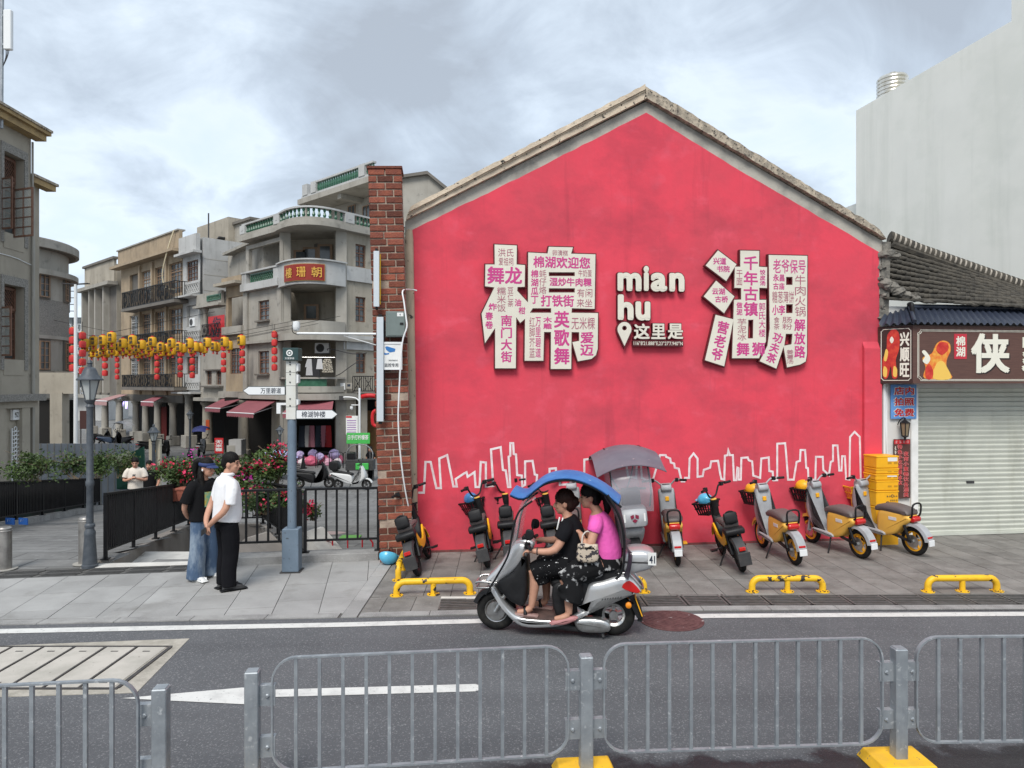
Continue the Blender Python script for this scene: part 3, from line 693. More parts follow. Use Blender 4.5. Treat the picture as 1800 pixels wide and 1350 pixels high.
# painted skyline
sk1 = [(735, 866), (745, 866), (748, 812), (757, 812), (767, 858), (775, 858), (772, 806), (786, 800), (797, 855), (803, 855), (801, 842), (816, 832), (820, 830), (822, 838), (834, 830), (836, 856), (843, 856), (845, 812), (854, 813), (854, 855), (867, 854), (863, 790), (880, 786), (884, 826), (889, 827), (893, 856), (897, 856), (894, 803), (897, 801), (897, 779), (902, 779), (903, 798), (907, 799), (909, 835), (917, 836), (918, 855), (923, 852), (923, 811), (936, 810), (940, 834), (944, 835), (943, 850), (953, 846), (966, 842), (966, 824), (977, 823), (978, 836), (984, 836), (984, 852), (1003, 851), (1003, 842), (1022, 838), (1027, 840), (1027, 808), (1040, 806)]
sk2 = [(1100, 812), (1104, 838), (1118, 840), (1120, 806), (1126, 806), (1128, 840), (1133, 842), (1136, 845), (1148, 842), (1160, 800), (1170, 800), (1171, 803), (1178, 806), (1179, 813), (1185, 815), (1186, 822), (1193, 824), (1198, 846), (1203, 846), (1204, 840), (1211, 840), (1212, 806), (1219, 797), (1226, 806), (1226, 838), (1235, 837), (1237, 826), (1248, 822), (1250, 811), (1262, 810), (1266, 834), (1268, 842), (1273, 843), (1274, 801), (1279, 800), (1280, 791), (1283, 800), (1288, 800), (1290, 844), (1294, 844), (1296, 822), (1298, 823), (1298, 843), (1302, 843), (1303, 805), (1314, 804), (1316, 809), (1322, 811), (1324, 836), (1336, 840), (1338, 806), (1351, 804), (1352, 828), (1358, 829), (1359, 844), (1366, 844), (1366, 780), (1380, 779), (1382, 802), (1385, 843), (1395, 843), (1400, 812), (1406, 810), (1407, 791), (1415, 791), (1417, 822), (1420, 823), (1421, 844), (1433, 843), (1434, 803), (1446, 803), (1447, 826), (1457, 835), (1460, 812), (1464, 810), (1464, 783), (1472, 783), (1475, 827), (1479, 827), (1480, 802), (1485, 802), (1487, 842), (1493, 843), (1494, 768), (1502, 759), (1511, 768), (1513, 848)]
def miter(pts, w):
    n = len(pts); Lf = []; Rt = []
    for i in range(n):
        p = Vector(pts[i]); a = (p - Vector(pts[i - 1])).normalized() if i else None; b = (Vector(pts[i + 1]) - p).normalized() if i < n - 1 else None
        a = a or b; b = b or a; tdir = (a + b); tdir = tdir.normalized() if tdir.length > .05 else a
        nn = Vector((-tdir.y, tdir.x)); k = w / 2 / max(.35, abs(nn.dot(Vector((-a.y, a.x)))))
        Lf.append(p + nn * k); Rt.append(p - nn * k)
    return Lf, Rt
for sk in (sk1, sk2):
    l_, r_ = miter(ul(sk), .034); mb = B(); n = len(l_)
    mb.add([(p.x, -.004, p.y) for p in l_] + [(p.x, -.004, p.y) for p in r_], [(i, i + 1, n + i + 1, n + i) for i in range(n - 1)])
    mb.build('painted_skyline', M('white_wall_line', (.78, .70, .71), .7, c2=(.66, .5, .52), scale=9), ph)

# ---------------------------------------------------------------- raised signs on the pink wall
NS = .10                                   # how far the faces stand off the wall
def cpx(ox, oy): return lambda p: FW(ox + p[0] / 4.5, oy + p[1] / 4.5, NS)
c7, c8 = cpx(820, 400), cpx(1060, 400)
def panel(parent, outs, conv, name='panel'):
    q = [[conv(p) for p in o] for o in outs]
    v, f = plate_mesh(q, -NS + .008, -.025, .013); a = B().add(v, f).build(name + '_rim', m_rim, parent)
    v, f = plate_mesh(q, -NS, -NS + .012, -.004); return B().add(v, f).build(name, m_cream, parent)
def words(parent, conv, lst):
    for it in lst:
        s_, x0, y0, x1, y1 = it[:5]; o = it[5] if len(it) > 5 else ''
        a, b = conv((x0, y1)), conv((x1, y0)); bold = .026 if 'b' in o else (.008 if 'm' in o else 0)
        mb = put_text(B(), s_, a[0], b[0], a[1], b[1], -NS - .003, bold, .002, 'v' in o, it[6] if len(it) > 6 else 0.)
        mb.build('lettering', m_mag if 'b' in o or 'm' in o else m_magt, parent)
mian = FW.thing('character_sign', 'large cream character sign printed with pink words, left of the mian hu letters', 'sign')
panel(mian, [[(220, 132), (400, 140), (398, 290), (465, 295), (462, 470), (405, 472), (403, 500), (485, 588), (487, 195), (640, 203), (650, 150), (845, 155), (830, 205), (1022, 210), (1015, 645), (835, 640), (833, 672), (1042, 675), (1040, 960), (1025, 1010), (990, 1040), (880, 1060), (835, 905), (890, 895), (890, 830), (833, 828), (830, 1120), (665, 1120), (667, 828), (615, 828), (610, 1055), (458, 1055), (462, 725), (425, 757), (395, 715), (392, 1115), (225, 1115), (225, 800), (145, 920), (118, 680), (218, 475), (145, 465), (148, 290), (222, 290)],
            [(525, 640), (668, 640), (668, 672), (505, 672)], [(653, 355), (855, 355), (855, 382), (653, 382)], [(653, 482), (855, 482), (855, 512), (653, 512)]], c7)
words(mian, c7, [('洪氏', 250, 168, 372, 228), ('爱祖祠', 255, 240, 370, 298), ('舞龙', 163, 312, 440, 445, 'b'), ('糯米饭', 242, 470, 310, 668, 'v'), ('豆仁茶', 325, 470, 370, 628, 'v'), ('油', 382, 565, 432, 622, 'b'), ('柑', 412, 628, 466, 685, 'b'), ('炸', 175, 598, 240, 655, 'b'), ('春', 148, 668, 210, 730, 'b'), ('卷', 148, 738, 210, 800, 'b'), ('南门大街', 272, 688, 360, 1070, 'bv'), ('卵清糕', 680, 180, 802, 222), ('棉湖欢迎您', 528, 235, 978, 318, 'b'), ('棉湖瓜丁', 510, 332, 568, 605, 'bv'), ('蚝仔烙', 575, 332, 632, 525, 'v'), ('牛奶蛋', 885, 335, 990, 388), ('湿炒牛肉粿', 657, 400, 990, 462, 'b'), ('打铁街', 588, 535, 850, 625, 'b'), ('有闲', 875, 485, 995, 550), ('来坐', 872, 565, 995, 628), ('红脚芥蓝', 497, 705, 540, 1030, 'v'), ('万里碧道', 545, 705, 588, 1030, 'mv'), ('木雕', 607, 705, 675, 805, 'bv'), ('英歌舞', 692, 655, 815, 1088, 'bv'), ('无米粿', 830, 710, 1015, 805), ('爱迈', 900, 822, 1005, 1018, 'bv')])
hu = FW.thing('character_sign', 'large cream character sign of several panels with pink words, right of the mian hu letters', 'sign')
for o in ([[(910, 178), (1058, 290), (975, 425), (810, 300)]], [[(895, 418), (1042, 545), (958, 680), (795, 545)]], [[(890, 688), (1035, 725), (960, 1100), (805, 1050)]],
          [[(1085, 180), (1238, 183), (1235, 308), (1300, 312), (1298, 480), (1238, 478), (1238, 570), (1292, 570), (1290, 900), (1235, 1035), (1020, 1035), (1035, 570), (1092, 568), (1092, 480), (1038, 478), (1042, 308), (1085, 308)], [(1150, 732), (1188, 730), (1185, 875), (1148, 875)]],
          [[(1310, 215), (1618, 222), (1615, 1000), (1605, 1060), (1560, 1085), (1455, 1108), (1428, 948), (1372, 1118), (1238, 1058), (1300, 935), (1318, 800)], [(1450, 392), (1498, 392), (1498, 452), (1450, 452)], [(1450, 608), (1500, 608), (1498, 675), (1450, 675)], [(1448, 842), (1498, 842), (1490, 922), (1436, 932)]]): panel(hu, o, c8)
words(hu, c8, [('兴道', 872, 238, 975, 292, 'b'), ('书院', 900, 302, 1002, 352, 'b'), ('云湖', 862, 480, 965, 530, 'b'), ('古桥', 886, 542, 988, 592, 'b'), ('营老爷', 880, 735, 970, 1062, 'bv', R(13)), ('千年古镇', 1112, 222, 1225, 705, 'bv'), ('干面', 1055, 335, 1102, 458, 'v'), ('饺皮汤', 1240, 332, 1284, 460, 'bv'), ('做泥', 1055, 588, 1103, 695, 'bv'), ('芋泥冰', 1063, 718, 1133, 895, 'v'), ('郭氏大楼', 1232, 592, 1284, 868, 'mv'), ('舞', 1055, 908, 1158, 1015, 'b'), ('狮', 1178, 908, 1282, 1015, 'b'), ('老爷保号', 1345, 255, 1602, 360, 'm'), ('永昌', 1345, 370, 1435, 425, 'b'), ('古庙', 1345, 437, 1435, 490, 'b'), ('牛肉火锅', 1518, 375, 1602, 705, 'v'), ('糖葱薄饼', 1338, 505, 1510, 595), ('小李', 1338, 612, 1440, 692, 'b'), ('食茶', 1350, 705, 1395, 808, 'v'), ('肠粉', 1418, 705, 1495, 808, 'v'), ('功夫茶', 1318, 825, 1396, 1078, 'bv', R(18)), ('解放路', 1512, 718, 1600, 1035, 'bv'), ('姜薯汤', 1452, 965, 1505, 1078, 'v')])
def letter(s_, x0, y0, x1, y1, label, bold=.03):
    o = FW.thing('raised_letter', label, 'letter', 'raised letters between the character signs')
    a, b = c7((x0, y1)), c7((x1, y0))
    put_text(B(), s_, a[0] - .012, b[0] + .012, a[1] - .012, b[1] + .012, -NS + .006, bold + .006, NS - .03).build('letter_rim', m_rim, o)
    put_text(B(), s_, a[0], b[0], a[1], b[1], -NS, bold, .012).build('letter_face', m_cream, o)
for ch, x0, y0, x1, y1 in (('m', 1195, 358, 1385, 500), ('i', 1402, 303, 1444, 500), ('a', 1458, 358, 1588, 505), ('n', 1605, 358, 1725, 505), ('h', 1197, 530, 1322, 730), ('u', 1337, 585, 1455, 735)):
    letter(ch, x0, y0, x1, y1, 'thick cream letter %s raised on the pink wall' % ch, .045)
for ch, x0, y0, x1, y1, w_ in (('这', 1325, 760, 1450, 882, 'first'), ('里', 1462, 760, 1575, 882, 'middle'), ('是', 1592, 760, 1715, 882, 'last')):
    letter(ch, x0, y0, x1, y1, 'cream raised character, %s of three right of the map pin' % w_, .026)
pn = FW.thing('map_pin_sign', 'cream teardrop map pin with a hole, mounted under the letters hu', 'sign')
ring = [(1250 + 57 * math.cos(R(a)), 805 - 60 * math.sin(R(a))) for a in range(-38, 219, 12)] + [(1250, 942)]
panel(pn, [ring, [(1250 + 17 * math.cos(R(a)), 795 + 17 * math.sin(R(a))) for a in range(0, 360, 24)]], c7)
cp = FW.thing('coordinate_plate', 'small dark plate with white map coordinates under the raised letters', 'sign')
a, b = c7((1315, 940)), c7((1715, 895)); boxo('plate', m_rim, cp, a[0], b[0], -NS, -.03, a[1], b[1], bevel=.003)
a, b = c7((1322, 934)), c7((1710, 902)); put_text(B(), '116°8\'21.888″E,23°27\'7.940″N', a[0], b[0], a[1], b[1], -NS - .004, .012, .003).build('lettering', m_cream, cp)

# ---------------------------------------------------------------- brick pillar
pb0 = G(668, 989); pw, pd, phh = .495, .42, 5.86
FP = Fr((pb0.x, pb0.y), (pb0.x + 1, pb0.y + .10))
pil = thing('brick_pillar', 'tall leaning red brick pillar beside the pink wall', 'pillar', (pb0.x, pb0.y, 0), rot=(R(-.3), R(-1.75), FP.rz))
B().box(.012, pw - .012, .012, pd, 0, phh - .02).build('mortar_core', m_mortar, pil)
courses = 56; ch_ = phh / courses
for k in range(courses):
    z0 = k * ch_; row = [(0, .245), (.245, pw)] if k % 2 else [(0, .125), (.125, .365), (.365, pw)]
    if rnd.random() < .12: row = [(0, .2), (.2, pw)]
    for i, (a, b) in enumerate(row):
        j = rnd.uniform(-.005, .007); e0 = .0 if i == 0 else .009; e1 = .0 if i == len(row) - 1 else .009
        if rnd.random() < .04: continue
        q = B().box(0, b - a - e0 - e1 + (rnd.uniform(-.012, .004) if i == len(row) - 1 else 0), 0, .11, 0, ch_ - .021)
        q.build('brick', m_brick, pil, bevel=.005, loc=(a + e0, -.004 - j, z0 + .006), rot=(rnd.uniform(-.02, .02), rnd.uniform(-.012, .012), rnd.uniform(-.015, .015)))
    for a, b in (((.115, .30), (.30, pd)) if k % 2 else ((.115, .2), (.2, pd))):
        B().box(0, .1, 0, b - a - .012, 0, ch_ - .021).build('brick', m_brick, pil, bevel=.005, loc=(-.003 + rnd.uniform(-.004, .004), a + .006, z0 + .006))
B().box(-.02, pw + .01, -.02, pd, phh - .012, phh + .03).build('cap_course', m_brick, pil, bevel=.006)
# shoulder of old plaster between pillar and wall
def pz(px, py, n=.0): return FP(px, py, n)
def pillar_box(name, mat, par, x0, y0, x1, y1, n0, n1, bevel=0.):
    a = FP.rect(x0, y0, x1, y1, n1); return boxo(name, mat, par, a[0], a[1], -n1, -n0, a[2], a[3], bevel)
# LED bars
for k, (x0, y0, x1, y1, w_) in enumerate(((656.5, 441, 666.5, 539, 'upper'), (662, 557, 674, 741, 'lower'))):
    o = FP.thing('lamp_bar', '%s long pale grey lamp bar fixed upright to the brick pillar' % w_, 'lamp', 'lamp bars on the pillar')
    pillar_box('housing', m_led, o, x0, y0, x1, y1, .1, .16, .004)
    pillar_box('bracket', m_yel if k == 0 else m_blackpl, o, x0 + 4, y0 + 6, x1 + 2.6, y1 - 4, .07, .099)
    for yy in (y0 - 3, y1 + 2): pillar_box('end_clip', m_blackpl, o, x0 + 3, yy - 1.5, x1 - 3, yy + 2.5, .02, .13)
cb_ = FP.thing('meter_cabinet', 'grey green steel cabinet numbered 4 on the brick pillar', 'cabinet')
pillar_box('case', m_cab, cb_, 678, 547, 713, 592, .02, .16, .006); pillar_box('door', m_cab, cb_, 680.5, 549, 711, 590, .16, .168, .003)
pillar_box('sticker', m_white, cb_, 698, 549.5, 709, 556, .168, .17); pillar_box('lock', m_black, cb_, 703, 567, 709, 571, .168, .176)
q = FP.rect(702, 551, 704.5, 555, .171); put_text(B(), '4', q[0], q[1], q[2], q[3], -.172, 0, .001).build('lettering', m_ink, cb_)
cs = FP.thing('camera_notice', 'white framed notice with a blue camera drawing below the cabinet on the pillar', 'sign')
pillar_box('board', m_white, cs, 674, 604, 704.5, 648, .10, .115); 
for a in ((673, 601, 707, 604.5), (673, 648, 705, 650), (704, 604, 707, 650)): pillar_box('frame_edge', m_plast_w, cs, *a, .09, .125)
q = [FP(x, y, .118) for x, y in ((677, 610), (680, 608.5), (695, 613), (694, 618), (685, 619.5), (679, 615))]
m_cblue = M('camera_blue', (.03, .16, .42), .5)
B().prism(q, -.118, -.116).build('camera_print', m_cblue, cs); q = [FP(x, y, .119) for x, y in ((675, 620), (680, 621), (684, 620), (684, 622.5), (676, 624))]; B().prism(q, -.118, -.116).build('camera_print', m_cblue, cs)
q = FP.rect(676, 638.5, 700, 645, .118); put_text(B(), '监控专用', q[0], q[1], q[2], q[3], -.118, .01, .001).build('lettering', m_ink, cs)
q = FP.rect(683, 632, 699, 635, .118); marks(q[0], q[1], q[2], q[3], -.118, 8).build('small_print', m_ink, cs)['kind'] = 'stuff'
# camera arm reaching left
ca_ = FP.thing('dome_camera', 'white pole arm with a dome camera reaching left from the brick pillar', 'camera')
a, b = FP(522, 586, .12), FP(661, 587, .12); B().tube([(a[0], -.12, a[1]), (b[0], -.12, b[1])], .017, 10).build('arm', m_plast_w, ca_, smooth=40)
a, b = FP(604, 590, .12), FP(660, 606, .12); B().tube([(a[0], -.11, a[1]), (b[0], -.05, b[1])], .008, 6).build('brace', m_plast_w, ca_)
a = FP(521, 573, .12); B().lathe([(.012, .07), (.05, .062), (.055, .0), (.052, -.03)], 14, (a[0], -.12, a[1])).build('housing', m_plast_w, ca_, smooth=40)
B().ell((a[0], -.12, a[1] - .035), (.048, .048, .045)).build('dome', m_plast_w, ca_, smooth=60)
B().tube(smooth_path([(a[0] - .05, -.12, a[1] + .05), (a[0] - .058, -.13, a[1] - .05), (a[0] - .04, -.12, a[1] - .1), (a[0] + .03, -.12, a[1] - .125)]), .006, 6).build('cable', m_black, ca_)
# conduit and cables down the pillar
cw = thing('wall_conduit', 'white plastic conduit running down between the brick pillar and the pink wall', 'pipe')
def w3(px, py, Y): return P(px, py, Y)
B().tube(smooth_path([w3(733, 511, 11.0), w3(722, 509, 10.95), w3(708, 511, 10.5), w3(710, 530, 10.42), w3(714, 560, 10.38), w3(715, 576, 10.36), w3(707, 604, 10.36), w3(702, 680, 10.36), w3(700, 740, 10.38), w3(704, 800, 10.4), w3(712, 860, 10.5), w3(722, 905, 10.65), w3(735, 935, 10.85)]), .012, 7).build('pipe', m_plast_w, cw, smooth=60)
for k in range(3):
    B().tube(smooth_path([w3(716 + k, 860, 10.75), w3(718 + 3 * k, 900, 10.85), w3(728 + 3 * k, 930, 10.98), w3(736 + 4 * k, 938 + 3 * k, 11.02)]), .005, 5).build('cable', m_plast_w if k else m_black, cw)
# ================================================================ shop at the right
FS = FW                                         # the shop front continues the line of the pink wall
sh = FS.thing('corner_shop', 'low white shop with a closed roller shutter, right of the pink house', 'shop')
def sp(x0, y0, x1, y1, n=0.): return FS.rect(x0, y0, x1, y1, n)
def sbox(name, mat, par, x0, y0, x1, y1, n0, n1, bevel=0.):
    q = sp(x0, y0, x1, y1, n1); return boxo(name, mat, par, q[0], q[1], -n1, -n0, q[2], q[3], bevel)
m_shopw = M('shop_white_plaster', (.62, .61, .59), .85, c2=(.5, .49, .47), scale=2, lo=.45, hi=.7, bump=.1, bscale=20)
u0 = FS(1549, 800)[0]; u1 = FS(1800, 800)[0] + 3.0
us0, us1 = FS(1612, 800)[0], FS(1800, 800)[0] + 1.6
zt = FS(1612, 682)[1]
boxo('wall', m_shopw, sh, u0 + .002, us0, .0, .25, 0, 3.98); boxo('wall', m_shopw, sh, us0 + .001, us1, .0, .25, zt, 3.98); boxo('wall', m_shopw, sh, us1 + .001, u1, 0, .25, 0, 3.98)
boxo('door_jamb', m_white, sh, FS(1602, 800, .03)[0], us0, -.03, -.001, 0, zt)
# roller shutter: every slat a piece of its own
st_ = link('roller_shutter', B().box(us0, us1, .16, .18, 0, zt).mesh(), sh, mat=m_shut)
nsl = 31; hz = zt / nsl; sl = B()
prof = [(.0, .0), (.006, .004), (.0, .022), (-.012, .045), (-.012, hz - .02), (.0, hz - .008), (.006, hz - .003)]
sl.add([(us0, .13 + y, z) for y, z in prof] + [(us1, .13 + y, z) for y, z in prof], [(i, i + 1, len(prof) + i + 1, len(prof) + i) for i in range(len(prof) - 1)])
slm = sl.mesh('slat', 40); slm.materials.append(m_shut)
for k in range(nsl): link('slat', slm, st_, (0, 0, k * hz + .012))
boxo('bottom_rail', m_shut, st_, us0, us1, .10, .155, 0.004, .05)
q = sp(1708, 847, 1721, 851); boxo('latch_plate', m_darkgrey, st_, q[0], q[1], .105, .125, q[2], q[3])
sbox('left_pipe', m_plast_w, sh, 1553, 675, 1557, 800, .01, .04)
for k in range(3): a, b = FS(1555 + k * 2, 680, .03), FS(1559 + k * 2, 800, .03); B().tube([(a[0], -.03, a[1]), (b[0] - .02 * k, -.03, b[1])], .008, 5).build('cable', m_plast_w, sh)
# old tiled roof: rows of curved tiles from the left wall down to the right
Y0, Y1 = 12.15, 14.7
rt = [P(1560, 428, Y1), P(1830, 516, Y1), P(1830, 537, 12.35), P(1556, 522, Y0)]
rf = thing('tiled_roof', 'old mossy tiled roof with a capped ridge above the shop', 'roof', (0, 0, 0))
def bil(u, v): return (rt[0] * (1 - u) + rt[1] * u) * (1 - v) + (rt[3] * (1 - u) + rt[2] * u) * v
mb = B(); n_, k_ = 10, 8
for i in range(n_ + 1):
    for j in range(k_ + 1): mb.v.append(bil(i / n_, j / k_) - Vector((0, 0, .05)))
for i in range(n_):
    for j in range(k_): a = i * (k_ + 1) + j; mb.f.append((a, a + 1, a + k_ + 2, a + k_ + 1)); mb.m.append(0)
mb.build('roof_deck', m_tileo, rf)
for rrow in range(9):
    v = .14 + rrow * .10; mb = B(); N_ = 34
    for k in range(N_):
        u = k / N_; p = bil(u, v); q = bil(u + 1 / N_, v); d = (q - p); j = rnd.uniform(-.008, .008)
        mb.tube([p + Vector((0, 0, j - .005)), q + d * .25 + Vector((0, 0, j + .006))], [.052, .043], 8)
    tag(mb.build('tile_row', m_tileo, rf, smooth=60), kind='stuff')
for k in range(26):                                     # broken front edge of pan tiles
    u = k / 26; p = bil(u, 1.0); B().tube([p + Vector((0, .16, .03)), p + Vector((.02, -.12, -.05 + rnd.uniform(-.03, .02)))], [(.075, .02), (.07, .018)], 8).build('eave_tile', m_tileo, rf)
cm = B().tube([(-.05, 0, .0), (.055, 0, .012)], [(.11, .075), (.10, .068)], 10, up=(0, 1, 0)).mesh('cap', 60); cm.materials.append(m_tilec)
cm2 = B().tube([(-.03, 0, .0), (.03, 0, .0)], [(.125, .09), (.125, .09)], 10, up=(0, 1, 0)).mesh('cap', 60); cm2.materials.append(m_tileo)
a, b = P(1566, 424, Y1 - .15), P(1830, 517, Y1 - .15); d = b - a; pit_ = -math.atan2(d.z, math.hypot(d.x, d.y)); rzz = math.atan2(d.y, d.x)
nR = 30
for k in range(nR):
    u = (k + .5) / nR; p = a + d * u + Vector((0, 0, .035 + .10 * math.sin(min(1, (1 - u)) * 3.0) * (1 - u) * 0 + .05 * max(0, 1 - u * 5)))
    link('ridge_tile', cm, rf, p, (0, pit_, rzz)); link('ridge_joint', cm2, rf, p - d.normalized() * .055, (0, pit_, rzz))
B().tube([a - Vector((0, 0, .06)), b - Vector((0, 0, .06))], .09, 8).build('ridge_bed', m_tileo, rf)
# crumbling mortar where the roof meets the pink house
m_crum = M('crumbled_mortar', (.20, .185, .16), .95, c2=(.10, .095, .085), scale=9, bump=.9, bscale=22)
cmb = B()
for px, py, r_ in ((1553, 448, .09), (1562, 447, .10), (1572, 450, .08), (1556, 500, .12), (1566, 505, .11), (1578, 513, .10), (1592, 520, .09), (1608, 524, .07), (1549, 470, .06), (1551, 520, .06), (1550, 540, .045), (1548, 560, .05), (1547, 490, .05), (1546, 580, .04)):
    p = P(px, py, 12.15); cmb.ell(p, (r_ * 1.15, r_, r_ * .8), 9, 6)
for i in range(len(cmb.v)): cmb.v[i] += Vector((rnd.uniform(-.022, .022), rnd.uniform(-.03, .01), rnd.uniform(-.022, .022)))
tag(cmb.build('mortar_rubble', m_crum, rf), kind='stuff')
B().hexa([P(1545, 560, 12.12), P(1562, 560, 12.12), P(1562, 560, 12.5), P(1545, 560, 12.5)], [P(1552, 425, 12.12), P(1566, 425, 12.12), P(1566, 425, 12.5), P(1552, 425, 12.5)]).build('verge_wall', m_crum, rf)

# blue-black awning roof over the fascia
nF = .95
cL, cC, cRr = P(1538, 575, 12.2), P(1605, 571, 11.72), FS.a + FS.u * (FS(1800, 600, .62)[0] + 3) + FS.n * .62
nC = (cC - FS.a).dot(FS.n); uC = (cC - FS.a).dot(FS.u); uL = (cL - FS.a).dot(FS.u); nL = max(.05, (cL - FS.a).dot(FS.n)); uE = FS(1800, 600, nC)[0] + 2
zb, ztop = FS(1640, 674, nC)[1], FS(1640, 572, nC)[1]
aw = FS.thing('awning_roof', 'dark navy corrugated steel tile canopy over the shop sign', 'roof')
ze, zr = ztop + .005, FS(1700, 545, .0)[1]
def corr(p0, p1, q0, q1, mb, amp=.022, per=.12):
    Ln = (Vector(p1) - Vector(p0)).length; n = max(4, int(Ln / per * 6)); rows = 5
    b0 = len(mb.v)
    for i in range(n + 1):
        t_ = i / n; a_, c_ = Vector(p0).lerp(Vector(p1), t_), Vector(q0).lerp(Vector(q1), t_); w_ = amp * (1 + math.cos(2 * math.pi * t_ * Ln / per))
        for j in range(rows + 1): s_ = j / rows; mb.v.append(a_.lerp(c_, s_) + Vector((0, 0, w_ + .016 * ((s_ * 3) % 1))))
    for i in range(n):
        for j in range(rows): k = b0 + i * (rows + 1) + j; mb.f.append((k, k + 1, k + rows + 2, k + rows + 1)); mb.m.append(0)
mb = B(); corr((uC - .04, -nC - .09, ze), (uE, -nC - .09, ze), (uC + .25, -.02, zr), (uE, -.02, zr), mb); mb.build('steel_tiles', m_navy, aw, smooth=50)
mb = B(); corr((uL - .05, -nL - .05, ze), (uC - .045, -nC - .09, ze), (uL + .12, -.02, zr - .12), (uC + .245, -.02, zr), mb); mb.build('steel_tiles', m_navy, aw, smooth=50)
B().tube([(uC - .04, -nC - .09, ze + .05), (uC + .25, -.03, zr + .05)], .035, 8).build('hip_cap', m_navy, aw, smooth=50)
B().tube([(uC + .22, -.04, zr + .04), (uE, -.04, zr + .04)], .045, 8).build('ridge_cap', m_navy, aw, smooth=50)
q = FS(1604, 540, .25); B().tube(smooth_path([(q[0], -.26, q[1] - .24), (q[0] - .01, -.25, q[1]), (q[0], -.22, q[1] + .06), (q[0] + .03, -.12, q[1] + .06)]), .035, 8).build('downpipe_elbow', m_black, aw, smooth=50)

# brown fascia box: front face and chamfered end
fb = FS.thing('shop_fascia', 'brown timber-look shop sign with large ivory characters and a lion dance drawing', 'sign')
B().prism([(uL, -nL), (uC, -nC), (uE, -nC), (uE, -.002), (uL, -.002)], zb, ztop, 'xy').build('sign_box', m_wood, fb)
ed = Vector((uC - uL, -(nC - nL), 0)); el = ed.length; ea = math.atan2(ed.y, ed.x)
m_fe = link('end_panel', B().box(.004, el - .004, -.012, -.001, zb + .0, ztop - .0).mesh(), fb, (uL, -nL, 0), (0, 0, ea), m_wood2)
def rrect(x0, x1, z0, z1, c=.03, nc=4):
    pts = []
    for (cx, cz, a0) in ((x0, z0, 90), (x1, z0, 180), (x1, z1, 270), (x0, z1, 0)):
        for k in range(nc + 1): t_ = R(a0 - 90 * k / nc); pts.append((cx + c * math.cos(t_), cz + c * math.sin(t_)))
    return pts
def loop_line(pts, y, r, par, mat, name='border_line'): return B().tube([(p[0], y, p[1]) for p in pts], r, 5, closed=True).build(name, mat, par)
loop_line(rrect(.03, el - .03, zb + .05, ztop - .05), -.014, .006, m_fe, m_ivory)
x0f = FS(1613, 600, nC)[0]
for o_ in (0, .02): loop_line(rrect(x0f + o_, uE - .1, zb + .045 + o_, ztop - .075 - o_, .05), -nC - .003, .005, fb, m_ivory)
def ftxt(s_, x0, y0, x1, y1, mat, bold=.02, ex=.012, off=0.):
    q = sp(x0, y0, x1, y1, nC); return put_text(B(), s_, q[0], q[1], q[2], q[3], -nC - ex - off, bold, ex).build('lettering', mat, fb)
ftxt('侠', 1709, 589, 1777, 658, M('letter_shadow', (.03, .02, .02), .6), .03, .004); ftxt('侠', 1706, 586, 1774, 656, m_ivory, .03, .012, .003)
ftxt('家', 1795, 586, 1865, 656, m_ivory, .03, .012)
q = sp(1677, 587, 1699, 631, nC); boxo('red_seal', M('seal_red', (.5, .03, .05), .5), fb, q[0], q[1], -nC - .006, -nC + .001, q[2], q[3]); put_text(B(), '棉湖', q[0] + .03, q[1] - .03, q[2] + .03, q[3] - .03, -nC - .009, .03, .002, True).build('lettering', m_ivory, fb)
q = lambda f_, a_: (el * f_, zb + (ztop - zb) * a_)
put_text(B(), '兴顺旺', q(.62, 0)[0], q(.90, 0)[0], q(0, .1)[1], q(0, .9)[1], -.015, .035, .002, True).build('lettering', m_ivory, m_fe)
# festive lion head pictures, kept generic: printed shapes laid on the boards
m_orange = M('print_orange', (.72, .17, .03), .6, c2=(.75, .4, .06), scale=14); m_redp = M('print_red', (.45, .02, .02), .6, c2=(.62, .06, .03), scale=12); m_goldp = M('print_gold', (.78, .50, .10), .6)
def blob(par, pts, y, mat, conv):
    v = smooth_path([(p[0], 0, p[1]) for p in pts], 4, True); B().prism([conv((a.x, a.z)) for a in v], y, y + .002).build('printed_figure', mat, par)
fc_ = lambda p: FS(1480 + p[0] / 3.75, 600 + p[1] / 3.75, nC)
blob(fb, [(545, 245), (550, 170), (530, 110), (590, 80), (620, 20), (660, -5), (705, 10), (715, 60), (690, 120), (690, 180), (720, 245)], -nC - .005, m_orange, fc_)
blob(fb, [(600, 245), (620, 150), (660, 130), (690, 170), (715, 245)], -nC - .0075, m_goldp, fc_)
blob(fb, [(620, 60), (640, 10), (690, 10), (700, 50), (660, 90)], -nC - .0075, m_redp, fc_)
blob(fb, [(525, 70), (545, 60), (580, 110), (560, 150), (530, 130), (545, 100)], -nC - .0085, m_ivory, fc_)
blob(fb, [(548, 180), (575, 150), (600, 200), (590, 245), (555, 245)], -nC - .0085, m_redp, fc_)
ec = lambda p: (el * p[0], zb + (ztop - zb) * p[1])
blob(m_fe, [(.12, .12), (.1, .4), (.22, .6), (.25, .85), (.45, .95), (.6, .85), (.6, .6), (.5, .4), (.55, .12), (.4, .1), (.35, .3), (.25, .1)], -.0145, m_redp, ec)
blob(m_fe, [(.12, .14), (.14, .3), (.24, .25), (.22, .12)], -.0165, m_goldp, ec); blob(m_fe, [(.42, .14), (.44, .3), (.54, .25), (.52, .12)], -.0165, m_goldp, ec); blob(m_fe, [(.32, .76), (.38, .82), (.44, .76), (.38, .70)], -.0165, m_ivory, ec); blob(m_fe, [(.14, .42), (.2, .6), (.27, .55), (.22, .4)], -.0165, m_goldp, ec)
